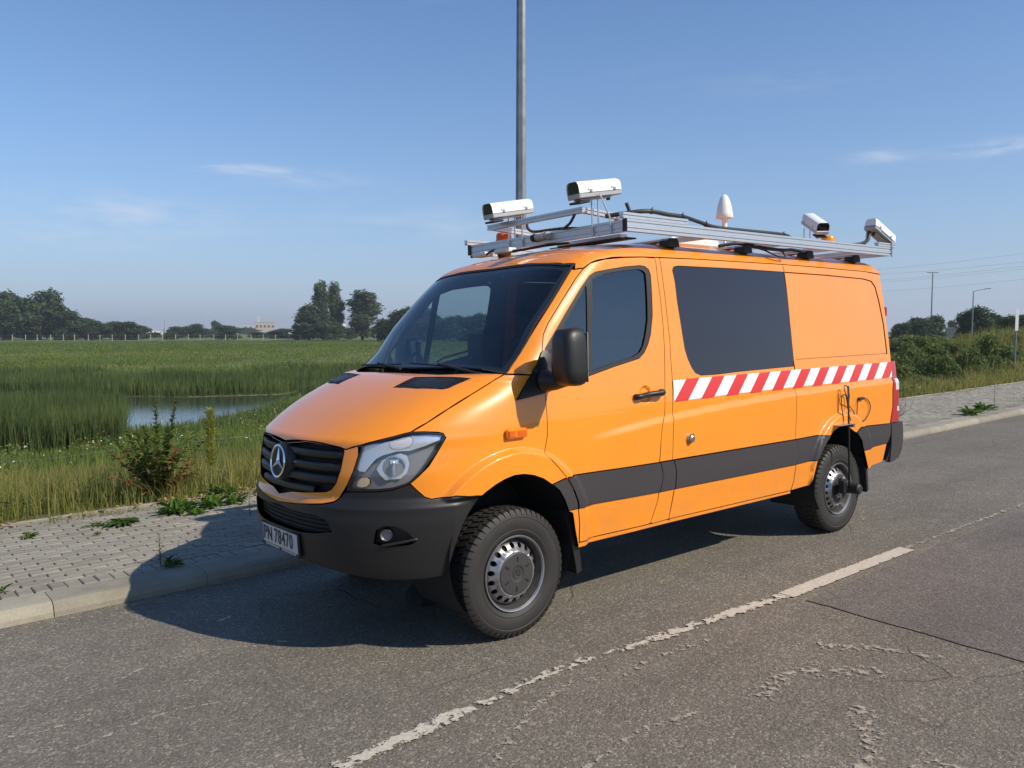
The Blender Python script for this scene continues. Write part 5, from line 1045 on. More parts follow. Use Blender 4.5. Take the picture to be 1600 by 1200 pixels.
# patch edge slightly ragged
ys = np.linspace(1.74, 6.3, 24); jx = -1.80 + .07 * (ys - 1.74) + np.array([random.uniform(-.012, .012) for _ in ys]); v = [(float(x), float(y), .004) for x, y in zip(jx, ys)] + [(-420., float(y), .004) for y in ys]
tag(mesh('road_patch', v, [(i, i + 1, 24 + i + 1, 24 + i) for i in range(23)][::1], M['road2']), kind='structure')
v = [(float(x) + o_, float(y), .0045) for o_ in (.0, .007) for x, y in zip(jx, ys)]
jm = mat('joint_tar', (.02, .018, .017), .7); tag(mesh('road_joint', v, [(i, i + 1, 24 + i + 1, 24 + i) for i in range(23)], jm), kind='structure')
# worn paint: a transparent sheet that keeps paint only where it has not flaked off
def wornpaint(name, col, lo, hi, sc, stretch=(1, 1, 1), edge=None, rough=.7, soft=.02):
    m = D.materials.new(name); m.use_nodes = True; nt = m.node_tree; b = nt.nodes['Principled BSDF']; b.inputs['Roughness'].default_value = rough
    co = N_(nt, 'ShaderNodeTexCoord').outputs['Object']; mp_ = N_(nt, 'ShaderNodeMapping'); mp_.inputs['Scale'].default_value = stretch; nt.links.new(co, mp_.inputs[0])
    n1 = noise(nt, mp_.outputs[0], sc, 8, .68, .3); n2 = noise(nt, co, sc * 9, 4, .7)
    at_ = N_(nt, 'ShaderNodeAttribute', attribute_name='tone')
    k = mathn(nt, 'ADD', mathn(nt, 'ADD', n1, mathn(nt, 'MULTIPLY', mathn(nt, 'SUBTRACT', n2, .5), .22)), mathn(nt, 'SUBTRACT', at_.outputs['Fac'], .5))
    msk = maprange(nt, k, lo, lo + soft)
    vm = N_(nt, 'ShaderNodeVectorMath', operation='SCALE'); vm.inputs[0].default_value = col; nt.links.new(maprange(nt, noise(nt, co, 60, 4), .3, .7, .8, 1.15), vm.inputs['Scale']); nt.links.new(vm.outputs[0], b.inputs['Base Color'])
    t = N_(nt, 'ShaderNodeBsdfTransparent'); mx_ = N_(nt, 'ShaderNodeMixShader'); nt.links.new(msk, mx_.inputs[0]); nt.links.new(t.outputs[0], mx_.inputs[1]); nt.links.new(b.outputs[0], mx_.inputs[2]); nt.links.new(mx_.outputs[0], nt.nodes['Material Output'].inputs['Surface'])
    return m
M['worn'] = wornpaint('worn_road_paint', (.48, .44, .37), .575, 0, 17.0, (1.0, 1.3, 1), soft=.035)
M['flake'] = wornpaint('pale_flaking', (.35, .31, .255), .598, 0, 26.0, soft=.07)
def strip_sheet(name, pts, w, z, m, tone, wj=None):
    """ribbon along pts with a tone per cross position (edges fade)"""
    P = [Vector((*p, 0)) for p in pts]; P = [p for p in smoothpath([(q.x, q.y, 0) for q in P], 12)]; vs = []; fs = []; tn = []
    prof = (-1, -.55, 0, .55, 1); tp = (-.32, -.02, .10, -.02, -.32)
    for i, p in enumerate(P):
        t = (P[min(i + 1, len(P) - 1)] - P[max(i - 1, 0)]).normalized(); n = Vector((-t.y, t.x, 0)); ww = w * (wj(i / (len(P) - 1)) if wj else 1); tv = tone(i / (len(P) - 1)) if callable(tone) else tone
        for a, q in zip(prof, tp): v_ = p + n * a * ww / 2; vs.append((v_.x, v_.y, z)); tn.append(.5 + tv + q)
    for i in range(len(P) - 1):
        for j in range(4): fs.append((i * 5 + j, i * 5 + j + 1, (i + 1) * 5 + j + 1, (i + 1) * 5 + j))
    o = mesh(name, vs, fs, m, tone=tn); return tag(o, kind='structure')
strip_sheet('lane_line', [(2.4, 1.60), (1.45, 1.57), (.7, 1.50), (.03, 1.475), (-.6, 1.52), (-1.2, 1.555), (-1.8, 1.60)], .16, .0085, M['worn'], lambda t: .05 + .05 * math.sin(t * 9) + .03 * math.sin(t * 31))
strip_sheet('lane_line', [(-1.78, 1.60), (-2.6, 1.605), (-3.5, 1.612)], .125, .0085, M['worn'], lambda t: .42)
strip_sheet('lane_line', [(-3.5, 1.60), (-5, 1.62), (-8, 1.65), (-14, 1.68)], .10, .0085, M['flake'], lambda t: .06)
for pts, w in (([(1.0, 1.98), (.55, 1.72), (.2, 1.62)], .12), ([(-.35, 2.35), (-.75, 2.32), (-1.05, 2.62)], .38), ([(-.62, 2.70), (-.25, 2.95), (.05, 3.0)], .30), ([(-1.15, 2.2), (-1.35, 2.45), (-1.45, 2.75)], .26), ([(.25, 3.1), (.0, 3.2), (-.4, 3.25)], .5), ([(-.05, 1.75), (-.35, 1.70), (-.8, 1.74)], .14), ([(.9, 2.3), (.4, 2.2), (.0, 2.25)], .10)):
    strip_sheet('paint_flake', pts, w, .0065, M['flake'], lambda t: .022)
for pts, w in (([(2.05, .05), (1.75, -.12), (1.40, -.10), (1.15, .05)], .05), ([(2.6, .25), (2.35, .35), (2.1, .30)], .05), ([(2.3, .65), (1.9, .55), (1.6, .62)], .06), ([(-4.2, .9), (-4.6, .7), (-5.4, .75)], .06)):
    strip_sheet('paint_flake', pts, w, .0025, M['flake'], lambda t: .04)
# small loose stones and grit on the asphalt near the camera are in the material; dust strip at the kerb
strip_sheet('kerb_dust', [(6, -1.33), (2, -1.30), (0, -1.33), (-4, -1.30), (-10, -1.33), (-20, -1.3)], .26, .003, M['flake'], lambda t: -.04)
# kerb stones
kerb = tag(D.objects.new('kerb', None), kind='structure'); link(kerb)
kp = [(-1.405, -.10), (-1.405, .035), (-1.425, .078), (-1.455, .096), (-1.500, .100), (-1.715, .100), (-1.715, -.10)]
km = MB(); km.prism(kp, 0, .994, 'yz'); kmo = km.build('kerb_stone', M['kerb'], kerb); kme = kmo.data; kmo.location = (6.0, 0, 0)
for k in range(1, 52):
    o = kmo.copy(); COL.objects.link(o); o.parent = kerb; x = 6.0 - k
    o.location = (x, random.uniform(-.004, .004) - (.0015 * max(0, -x - 8)) , random.uniform(-.004, .003)); o.rotation_euler = (0, 0, random.uniform(-.004, .004))
km = MB(); km.prism(kp, -46, -420 + .0, 'yz'); tag(km.build('kerb_far_run', M['kerb'], kerb), kind='stuff')
# pavement: bedding slab, block rows, edging
pav = sheet('pavement', 60, -420, -4.40, -1.70, .078, M['joint'], 14)
def blockmesh(lx, ly):
    q = MB(); q.box((0, 0, -.02), (lx - .006, ly - .006, .048), bev=.006); o = q.build('paving_block', M['block']); me = o.data; D.objects.remove(o); return me
bA = blockmesh(.20, .10); bB = blockmesh(.10, .20)
cand = []      # (x, y, kind)
for k in range(260): cand.append((5.0 - k * .10, -1.822, 1))
for r in range(24):
    y = -1.976 - r * .10
    for k in range(int(60 / .2)): cand.append((5.0 - k * .20 + (.10 if r % 2 else 0), y, 0))
def pix(x, y, z=.1):
    d = Vector((x, y, z)) - CAMP; zc = d.dot(CF)
    if zc < .2: return None
    return 800 + 1268.4 * d.dot(CR) / zc, 600 - 1268.4 * d.dot(CU) / zc, zc
vis = []
for c in cand:
    p = pix(c[0], c[1]); s_ = -1
    if p and -30 < p[0] < 1630 and (p[0] < 425 or p[0] > 1400): s_ = 1 / p[2] ** 2
    vis.append(s_)
order = np.argsort(-np.array(vis)); keep = set(order[:298].tolist()); rest = MB(); RV = []; RF = []
drop = lambda x, y: False
va = np.array([v.co for v in bA.vertices]); fa = [tuple(p.vertices) for p in bA.polygons]; vb = np.array([v.co for v in bB.vertices]); fb_ = [tuple(p.vertices) for p in bB.polygons]
def wob(x, y): return .004 * math.sin(x * 3.1 + y * 2) + .004 * math.sin(y * 5 + x * 1.3)
for i, (x, y, k) in enumerate(cand):
    dz = random.uniform(-.0035, .0035) + wob(x, y)
    if i in keep:
        o = D.objects.new('paving_block', bB if k else bA); o.location = (x, y, .1 + dz - .004); o.rotation_euler = (random.uniform(-.012, .012), random.uniform(-.012, .012), random.uniform(-.012, .012)); link(o, pav)
    elif x > -34:
        b0 = sum(len(v) for v in RV); vv = (vb if k else va) + np.array([x, y, .1 + dz - .004]); RV.append(vv); RF += [tuple(b0 + j for j in f) for f in (fb_ if k else fa)] if False else []
        rest.k = 0; RV[-1] = vv; RF.append((b0, k))
VV = []; QF = []; base = 0
for vv, (_, k) in zip(RV, RF):
    VV.append(vv); QF += [tuple(base + j for j in f) for f in (fb_ if k else fa)]; base += len(vv)
ro = mesh('paving_block_field', np.concatenate(VV), QF, M['block'], pav); tag(ro, kind='stuff')
em = MB(); em.box((0, 0, 0), (.994, .06, .14), bev=.008); emo = em.build('edging_stone', M['kerb'], pav); emo.location = (5, -4.40, .045)
for k in range(1, 50):
    o = emo.copy(); COL.objects.link(o); o.parent = pav; o.location = (5 - k, -4.40 + random.uniform(-.006, .006), .045 + random.uniform(-.006, .004)); o.rotation_euler = (0, 0, random.uniform(-.006, .006))
# water
wm = D.materials.new('pond_water'); wm.use_nodes = True; nt = wm.node_tree; b = nt.nodes['Principled BSDF']; b.inputs['Base Color'].default_value = (.035, .045, .035, 1); b.inputs['Roughness'].default_value = .06; b.inputs['Specular IOR Level'].default_value = .6
co = N_(nt, 'ShaderNodeTexCoord').outputs['Object']; mp_ = N_(nt, 'ShaderNodeMapping'); mp_.inputs['Scale'].default_value = (1, 1.6, 1); nt.links.new(co, mp_.inputs[0])
bp = N_(nt, 'ShaderNodeBump'); bp.inputs['Strength'].default_value = .12; bp.inputs['Distance'].default_value = .05; nt.links.new(noise(nt, mp_.outputs[0], 3.0, 4, .6), bp.inputs['Height']); nt.links.new(bp.outputs[0], b.inputs['Normal'])
wp = inset(POND, -2.2); wz = [(float(x), float(y), gz_plane(x, y, WL - .03)) for x, y in wp]
tag(mesh('pond_water', wz, [tuple(range(len(wz)))], wm), kind='structure')

# ================================================================ plants
def leafmat(name, cols, tr=.3, rough=.75): return mat(name, cols[0], rough, spec=.25, attr=cols[1:], sss=tr)
M['grass'] = leafmat('verge_grass', [(0.105, 0.139, 0.031), (0.172, 0.206, 0.046), (0.26, 0.253, 0.071), (0.491, 0.386, 0.153)], 0.5)
M['reed'] = leafmat('reed_leaves', [(0.06, 0.098, 0.032), (0.105, 0.151, 0.045), (0.164, 0.204, 0.063), (0.299, 0.251, 0.097)], 0.5)
M['meadow'] = leafmat('meadow_grass', [(0.109, 0.165, 0.036), (0.154, 0.212, 0.045), (0.227, 0.244, 0.058), (0.38, 0.291, 0.093)], 0.5)
M['weed'] = leafmat('weed_leaves', [(0.039, 0.084, 0.013), (0.078, 0.156, 0.022), (0.13, 0.216, 0.033)], 0.4)
M['dock'] = leafmat('rusty_dock_leaves', [(0.068, 0.13, 0.025), (0.135, 0.182, 0.037), (0.27, 0.117, 0.044), (0.203, 0.072, 0.037)], 0.4)
M['spike'] = leafmat('yellow_green_spike', [(0.13, 0.195, 0.036), (0.312, 0.338, 0.06), (0.52, 0.468, 0.12)], 0.4)
M['crown'] = leafmat('tree_leaves', [(.030, .052, .024), (.048, .080, .034), (.075, .110, .046)], .25)
M['crownl'] = leafmat('poplar_leaves', [(.045, .070, .036), (.075, .105, .052), (.12, .145, .080)], .25)
M['scrub'] = leafmat('scrub_leaves', [(0.058, 0.09, 0.03), (0.098, 0.14, 0.041), (0.156, 0.194, 0.055), (0.234, 0.263, 0.075)], 0.4)
M['bark'] = mat('bark', (.12, .095, .07), .9, noise=(6, .3, 5), bump=(20, .6, .02))
M['dry'] = leafmat('dry_leaves', [(.30, .20, .10), (.45, .33, .18), (.22, .13, .06)], .1)
def blades(name, P, H, W, m, tone, lean=.35, parent=None, bend=.5):
    """P (n,3) roots in the road frame; each blade two segments and a tip"""
    n = len(P); a = rng.uniform(0, 2 * np.pi, n); la = rng.uniform(0, 2 * np.pi, n); ln = np.abs(rng.normal(0, lean, n))
    side = np.stack([np.cos(a), np.sin(a), 0 * a], -1) * (W / 2)[:, None]; up = np.array(UP); ld = np.stack([np.cos(la), np.sin(la), 0 * la], -1)
    mid = P + up * (H * .55)[:, None] + ld * (H * ln * .28)[:, None]; tip = P + up * (H * (1 - .25 * ln * bend))[:, None] + ld * (H * ln * (.55 + bend * .5))[:, None]
    V = np.stack([P - side, P + side, mid + side * .8, mid - side * .8, tip], 1).reshape(-1, 3); b = (np.arange(n) * 5)[:, None]
    T = np.concatenate([b + np.array([0, 1, 2]), b + np.array([0, 2, 3]), b + np.array([3, 2, 4])], 0)
    return fastmesh(name, V, T, m, parent, tone=np.repeat(tone, 5))
def scatter(n, x0, x1, y0, y1, keep=None, bias=None):
    x = rng.uniform(x0, x1, n); y = rng.uniform(y0, y1, n)
    if keep is not None: k = keep(x, y); x = x[k]; y = y[k]
    return np.stack([x, y, height(x, y)], -1)
def clump(x, y, s, ph=0):
    return .5 + .5 * np.sin(x * s + ph + 1.7 * np.sin(y * s * .7 + ph)) * np.cos(y * s * 1.1 - ph + 1.3 * np.sin(x * s * .6))
def view_ok(x, y, m=60):
    d = np.stack([x - CAMP.x, y - CAMP.y], -1); f2 = np.array([CF.x, CF.y]); r2 = np.array([CR.x, CR.y]); z = d @ f2; px = 800 + 1268.4 * (d @ r2) / np.maximum(z, .1)
    return (z > 0) & (px > -m) & (px < 1600 + m)
# verge grass, tallest right behind the pavement
P = scatter(150000, -40, 8, -9.5, -4.40, lambda x, y: view_ok(x, y, 520) & (rng.uniform(0, 1, len(x)) < np.where(x > -9, 1, .32) * (0.35 + .65 * clump(x, y, 1.4))) & (rng.uniform(0, 1, len(x)) < sstep(-4.36, -4.62, y) ))
h = (.20 + .26 * clump(P[:, 0], P[:, 1], .8, 2)) * rng.uniform(.5, 1.35, len(P)) * sstep(-4.3, -5.1, P[:, 1]) + .05
t = np.clip(.38 + .38 * clump(P[:, 0], P[:, 1], .55, 1) + rng.normal(0, .16, len(P)), 0, 1)
tag(blades('verge_grass', P, h, rng.uniform(.006, .013, len(P)), M['grass'], t, .55), kind='stuff')
# seed stalks
P = scatter(9000, -30, 4.5, -8.5, -4.6, lambda x, y: view_ok(x, y, 200)); tag(blades('dry_stalks', P, rng.uniform(.35, .62, len(P)), rng.uniform(.004, .007, len(P)), M['grass'], rng.uniform(.75, 1, len(P)), .25), kind='stuff')
P = scatter(5200, -14, 7, -5.4, -4.42, lambda x, y: view_ok(x, y, 420) & (clump(x, y, 1.9, 4) > .45)); tag(blades('edge_grass', P, rng.uniform(.18, .48, len(P)), rng.uniform(.004, .009, len(P)), M['grass'], np.clip(rng.normal(.62, .22, len(P)), 0, 1), .8), kind='stuff')
# slope down to the pond
P = scatter(175000, -36, 7, -31, -8.5, lambda x, y: view_ok(x, y, 420) & (pondd(x, y) > .1))
h = rng.uniform(.12, .34, len(P)) * (.6 + .6 * clump(P[:, 0], P[:, 1], .35, 3)); t = np.clip(.10 + .30 * clump(P[:, 0], P[:, 1], .22, 5) + rng.normal(0, .13, len(P)), 0, 1)
tag(blades('slope_grass', P, h, rng.uniform(.014, .030, len(P)), M['meadow'], t), kind='stuff')
# field beyond the pond, thinning with distance
n = 170000; rr = 36 + 190 * rng.uniform(0, 1, n) ** 1.6; px_ = rng.uniform(-420, 900, n); fw = np.array([CF.x, CF.y]); fw /= np.linalg.norm(fw); rw = np.array([CR.x, CR.y]); rw /= np.linalg.norm(rw)
dr = fw[None] * 1268.4 + rw[None] * (px_ - 800)[:, None]; dr /= np.linalg.norm(dr, axis=1, keepdims=True); xy = np.array([CAMP.x, CAMP.y]) + dr * rr[:, None]; k = pondd(xy[:, 0], xy[:, 1]) > .2; xy = xy[k]; rr = rr[k]
P = np.stack([xy[:, 0], xy[:, 1], height(xy[:, 0], xy[:, 1])], -1); h = rng.uniform(.07, .22, len(P)) * (.5 + .9 * clump(P[:, 0], P[:, 1], .13, 2)) * np.where(rng.uniform(0, 1, len(P)) < .03, 2.2, 1)
pt_ = clump(P[:, 0] * .35, P[:, 1] * 1.0, .085, 4) * .55 + .35 * clump(P[:, 0] * .5, P[:, 1] * 1.6, .21, 1)
t = np.clip(.02 + 1.05 * np.maximum(pt_ - .25, 0) * np.where(rr < 110, 1, .5) + rng.normal(0, .13, len(P)), 0, 1); tag(blades('field_grass', P, h, .012 + rr * .0007, M['meadow'], t, .7), kind='stuff')
# reeds: far bank, near left bed, thin fringe on the near shore
def band(n, lo, hi, keep):
    x = rng.uniform(-26, 11, n); y = rng.uniform(-56, -18, n); pd = pondd(x, y); k = (pd > lo) & (pd < hi) & keep(x, y, pd) & view_ok(x, y, 160); return np.stack([x[k], y[k], height(x[k], y[k])], -1)
P = band(230000, -.5, 4.5, lambda x, y, d: y < -32.5 - .30 * (x + 10)); h = rng.uniform(.35, .95, len(P)) * (.7 + .45 * clump(P[:, 0], P[:, 1], .6))
tag(blades('far_reeds', P, h, rng.uniform(.018, .036, len(P)), M['reed'], np.clip(.15 + .35 * clump(P[:, 0], P[:, 1], .5, 1) + rng.normal(0, .15, len(P)), 0, 1), .16), kind='stuff')
n = 100000; px_ = 190 - 560 * rng.uniform(0, 1, n) ** 1.3; rr = rng.uniform(23, 41, n); dr = fw[None] * 1268.4 + rw[None] * (px_ - 800)[:, None]; dr /= np.linalg.norm(dr, axis=1, keepdims=True); xy = np.array([CAMP.x, CAMP.y]) + dr * rr[:, None]
k = rng.uniform(0, 1, len(xy)) < np.where(px_ > 150, .35, .95); xy = xy[k]; rr = rr[k]
P = np.stack([xy[:, 0], xy[:, 1], np.maximum(height(xy[:, 0], xy[:, 1]), gz_plane(xy[:, 0], xy[:, 1], WL - .1))], -1); h = rng.uniform(.35, 1.30, len(P)) * sstep(43, 28, rr) * (.75 + .4 * clump(P[:, 0], P[:, 1], .9, 2)) + .25
tag(blades('near_reeds', P, h, rng.uniform(.010, .024, len(P)), M['reed'], np.clip(.05 + .5 * clump(P[:, 0], P[:, 1], .7) + rng.normal(0, .2, len(P)), 0, 1), .24), kind='stuff')
P = band(90000, -.35, 2.4, lambda x, y, d: (y > -33) & (x < -1.5)); h = rng.uniform(.12, .38, len(P))
tag(blades('shore_sedge', P, h, rng.uniform(.018, .035, len(P)), M['reed'], np.clip(.4 + rng.normal(0, .2, len(P)), 0, 1), .3), kind='stuff')

# leaf clouds for crowns: many small leaf-sized faces through a set of lobes
def crown_arrays(lobes, n, size, gap=.0, seed=1):
    r = np.random.default_rng(seed); L = np.array(lobes, float); vol = L[:, 3] * L[:, 4] * L[:, 5]; idx = r.choice(len(L), n, p=vol ** .8 / (vol ** .8).sum())
    d = r.normal(size=(n, 3)); d /= np.linalg.norm(d, axis=1, keepdims=True); rad = r.uniform(0, 1, n) ** .38
    # lumpy surface
    lump = 1 + .22 * np.sin(d[:, 0] * 5 + idx) * np.sin(d[:, 1] * 6 + 2 * idx) + .12 * np.sin(d[:, 2] * 9 + idx * 3)
    P = L[idx, :3] + d * (rad * lump)[:, None] * L[idx, 3:6]
    P += r.normal(0, size * .5, (n, 3))
    nrm = d + r.normal(0, .7, (n, 3)); nrm /= np.linalg.norm(nrm, axis=1, keepdims=True); a = np.cross(nrm, r.normal(size=(n, 3))); a /= np.maximum(np.linalg.norm(a, axis=1, keepdims=True), 1e-6); b = np.cross(nrm, a)
    s = size * r.uniform(.5, 1.25, n)[:, None]; V = np.stack([P - a * s, P - b * s * .55, P + a * s, P + b * s * .55], 1).reshape(-1, 3)
    k = (np.arange(n) * 4)[:, None]; F = k + np.array([0, 1, 2, 3]); cl = r.uniform(-.18, .18, len(L))[idx]
    t = np.clip(.45 + cl + r.normal(0, .18, n), 0, 1); return V, F, np.repeat(t, 4)
def leafmesh(name, lobes, n, size, m, seed):
    V, F, t = crown_arrays(lobes, n, size, seed=seed); o = fastmesh(name, V, F, m, tone=t); me = o.data; D.objects.remove(o); return me
def trunkmesh(hh, r, lobes, seed):
    rr_ = random.Random(seed); b = MB(); b.tube([(0, 0, -.3), (rr_.uniform(-.1, .1), rr_.uniform(-.1, .1), hh * .35), (rr_.uniform(-.2, .2), rr_.uniform(-.2, .2), hh * .8)], [r, r * .7, r * .25], 8)
    for lo in lobes[:9]: z0 = hh * rr_.uniform(.2, .55); b.tube([(0, 0, z0), (lo[0] * .5, lo[1] * .5, (z0 + lo[2]) / 2), (lo[0], lo[1], lo[2])], [r * .4, r * .25, r * .08], 5)
    o = b.build('trunk', M['bark'], None, True); me = o.data; D.objects.remove(o); return me
def lobes_round(h, w, k, seed, base=.03):
    r = random.Random(seed); L = [(0, 0, h * .55, w * .30, w * .30, h * .32)]
    for i in range(k):
        a = r.uniform(0, 6.28); zz = r.uniform(base + .08, .92); env = math.sin(math.pi * min(1, max(.08, (zz - base + .12) / (1.12 - base)))) ** .6; q = w * .36 * env * r.uniform(.5, 1.05); s = r.uniform(.13, .22)
        L.append((q * math.cos(a), q * math.sin(a), h * zz * .93, w * s, w * s, h * s * .75))
    return L
def lobes_col(h, w, k, seed):
    r = random.Random(seed); L = []
    for i in range(k):
        zz = .12 + .82 * (i + r.uniform(0, 1)) / k; env = (math.sin(math.pi * min(1, (zz + .1) / 1.15)) ** .55); a = r.uniform(0, 6.28); q = w * .22 * env * r.uniform(.2, 1.2); s = w * r.uniform(.20, .32) * (.6 + .5 * env)
        L.append((q * math.cos(a), q * math.sin(a), h * zz, s, s, s * 1.25))
    return L
KT = {}
for kd, (lf, hh, n, size, mm) in {'round': (lobes_round, 8, 7000, .24, 'crown'), 'round2': (lobes_round, 8, 7000, .24, 'crown'), 'wide': (lobes_round, 6, 6000, .23, 'crown'), 'col': (lobes_col, 14, 9000, .27, 'crownl'), 'col2': (lobes_col, 14, 9000, .27, 'crownl')}.items():
    sd = len(KT) + 3; L = lf(hh, {'wide': 8.5}.get(kd, 6 if lf is lobes_round else 4.6), 20 if lf is lobes_round else 18, sd); KT[kd] = (leafmesh('crown', L, n, size, M[mm], sd), trunkmesh(hh, .16 if lf is lobes_round else .2, L, sd), hh, {'wide': 8.5}.get(kd, 6 if lf is lobes_round else 4.6))
def tree(px, topy, wpx, dist, kind, label, name='deciduous_tree', grp=None, wf_=1.3, h0=-.75):
    cm, tm, hh, ww = KT[kind]; g = at(px, dist, h0); H = (517 - topy) / 1268.4 * dist + 1.8215 - h0; Wd = wpx / 1268.4 * dist
    t = empty(name, (0, 0, 0), label, 'tree', grp); c = D.objects.new('crown', cm); link(c, t); k = D.objects.new('trunk', tm); link(k, t)
    place(t, g, random.uniform(0, 6.28), (wf_ * Wd / ww, wf_ * Wd / ww, H / hh)); return t
TL = [  # bearing, top, width, distance, kind, label
 (-22, 470, 60, 270, 'round', 'dark tree at the left edge of the picture, end of the wood'), (12, 462, 52, 262, 'round2', 'dark rounded tree in the wood, second from the left edge'), (38, 470, 40, 270, 'round', 'dark tree in the wood left of its broad tallest crown'),
 (62, 459, 56, 262, 'round2', 'broadest and tallest dark crown of the left wood'), (84, 478, 34, 268, 'wide', 'dark tree on the right flank of the tallest wood crown'), (108, 488, 40, 255, 'round', 'pointed dark tree right of the tall wood, before the low row'),
 (133, 498, 40, 260, 'wide', 'low dark tree in the row right of the pointed one'), (156, 502, 36, 255, 'round2', 'low rounded tree in the middle of the left row'), (180, 503, 36, 262, 'wide', 'low bushy tree below a white roof on the skyline'),
 (203, 503, 36, 255, 'round', 'small tree near the right end of the left row'), (222, 509, 26, 262, 'wide', 'last low tree at the right end of the left row'),
 (277, 510, 34, 300, 'wide', 'low green bush tree right of the thin mast'), (300, 506, 32, 300, 'round2', 'rounded green tree standing right of the thin mast'), (321, 513, 24, 310, 'wide', 'lowest bush tree between the mast and the small pointed tree'),
 (338, 501, 15, 420, 'round', 'small distant pointed tree before the grey building'), (355, 508, 40, 245, 'wide', 'round green bush tree in front of the distant roofs'),
 (385, 512, 40, 600, 'wide', 'far bluish tree group under the grey building'), (438, 513, 36, 280, 'round', 'low dark tree left of the twin poplars'),
 (482, 478, 34, 225, 'col', 'lower left shoulder of the poplar group, shorter leafy tree'), (503, 443, 24, 228, 'col2', 'tall left poplar of the twin pair'), (523, 445, 24, 230, 'col', 'tall right poplar of the twin pair'),
 (512, 500, 52, 222, 'wide', 'round bush at the foot of the twin poplars'), (566, 456, 46, 226, 'col2', 'broad grey green poplar standing alone right of the twins'), (545, 512, 26, 240, 'wide', 'small bush between the twin poplars and the broad poplar'),
 (240, 519, 26, 330, 'wide', 'low scrubby tree just left of the thin mast, before the white sheds'), (266, 518, 20, 250, 'wide', 'small dark bush tree at the foot of the thin mast'), (402, 518, 30, 300, 'wide', 'low bush tree before the beige block'), (423, 517, 28, 290, 'round2', 'low round tree right of the beige block'), (466, 506, 22, 240, 'round', 'small tree at the left foot of the poplar group'), (590, 505, 22, 235, 'round2', 'small dark tree between the broad poplar and the windscreen'),
 (608, 497, 40, 205, 'round2', 'dark tree just left of the windscreen edge'), (632, 478, 50, 198, 'round', 'dark leaning tree cut by the windscreen edge'), (668, 480, 52, 195, 'round2', 'dark tree seen through the windscreen, leftmost'),
 (708, 492, 44, 190, 'wide', 'dark tree seen through the far door window, left half'), (742, 488, 48, 190, 'round', 'dark tree seen through the far door window, right half'), (790, 490, 60, 190, 'round2', 'dark tree hidden mostly behind the windscreen pillar')]
for a in TL: tree(*a, grp='trees along the far edge of the field')
TR_ = [(1408, 505, 40, 120, 'wide', 'grey green tree directly behind the van tail'), (1430, 497, 48, 125, 'round', 'grey green tree at the foot of the T shaped pole'), (1456, 494, 46, 135, 'round2', 'bushy tree right of the T shaped pole'),
 (1487, 502, 18, 190, 'wide', 'tiny distant tree between the pole and the street lamp'), (1513, 486, 42, 105, 'round', 'left part of the big dark tree at the street lamp'), (1538, 482, 50, 104, 'round2', 'big dark tree just right of the street lamp'), (1585, 494, 60, 92, 'round', 'dark tree at the right edge of the picture'), (1640, 490, 60, 92, 'round2', 'dark tree beyond the right edge beside the marker post')]
for a in TR_: tree(*a, grp='trees on the right skyline', h0=.2, wf_=1.0)
# scrub on the right bank
SK = []
for s_ in range(4):
    L = lobes_round(2.2, 2.6, 12, 40 + s_, .02); SK.append((leafmesh('shrub', L, 5200, .075, M['scrub'], 50 + s_), 2.2, 2.6))
SL = [(1404, 545, 44, 27, 'dark shrub touching the van tail'), (1422, 530, 46, 34, 'shrub behind the van tail, rising above the weeds'), (1447, 522, 50, 36, 'dark tall shrub below the T shaped pole'), (1470, 545, 46, 27, 'light green shrub in the middle of the bank'),
 (1490, 530, 44, 38, 'green shrub left of the feathery bush'), (1517, 535, 40, 30, 'pale feathery shrub right of the light green one'), (1545, 518, 60, 33, 'broad dark feathery bush below the big tree'), (1492, 575, 44, 22.5, 'low bright green bush behind the pavement'),
 (1562, 578, 60, 21.5, 'bright yellow green low bush near the marker post'), (1432, 575, 40, 23.5, 'low shrub behind the pavement, next to the van tail'), (1600, 600, 50, 20.5, 'low bright bush at the right edge'), (1580, 548, 34, 40, 'shrub behind the marker post'),
 (1462, 520, 60, 60, 'dark far shrub behind the pole'), (1500, 518, 60, 62, 'dark far shrub behind the fence'), (1412, 521, 50, 62, 'far shrub on the skyline behind the van'), (1530, 560, 40, 25, 'green shrub between the two bright bushes')]
SL += [(1408, 560, 40, 24.5, 'dark shrub low beside the van tail, in front of the taller ones'), (1440, 552, 46, 29, 'mid green shrub between the van tail and the light green one'), (1478, 560, 44, 24, 'yellow green shrub in front of the feathery ones'), (1508, 548, 40, 33, 'dark shrub between two pale shrubs'), (1535, 535, 52, 42, 'dense dark shrub behind the broad feathery bush'), (1558, 548, 46, 27, 'mid green shrub left of the marker post'), (1575, 530, 50, 48, 'dark shrub under the right hand tree'), (1425, 520, 70, 70, 'long dark thicket under the grey green trees'), (1550, 516, 70, 75, 'long dark thicket under the big tree')]
for i, (px, ty, w, dist, lb) in enumerate(SL):
    dist = max(dist, 23.2 + (px - 1400) * .05); me, hh, ww = SK[i % 4]; g0 = at(px, dist, 0); zg = float(height(np.array([g0.x]), np.array([g0.y]))[0]); hg = g0.copy(); hg.z = zg; hrel = Vector((0, 0, 0)).dot(UP) + hg.dot(UP)
    H = max(.35, (517 - ty) / 1268.4 * dist + 1.8215 - hrel) ; Wd = w / 1268.4 * dist
    o = D.objects.new('shrub', me); link(o); tag(o, lb + ' on the right bank' if len(lb.split()) < 12 else lb, 'shrub', 'shrubs on the right bank'); place(o, hg, random.uniform(0, 6.28), (1.3 * Wd / ww, 1.3 * Wd / ww, H / hh))
P = scatter(60000, -48, -12, -15, -4.5, lambda x, y: view_ok(x, y, 60)); h = rng.uniform(.25, .8, len(P)) * (.5 + .8 * clump(P[:, 0], P[:, 1], .5, 2)) * sstep(-4.3, -6, P[:, 1]) + .12
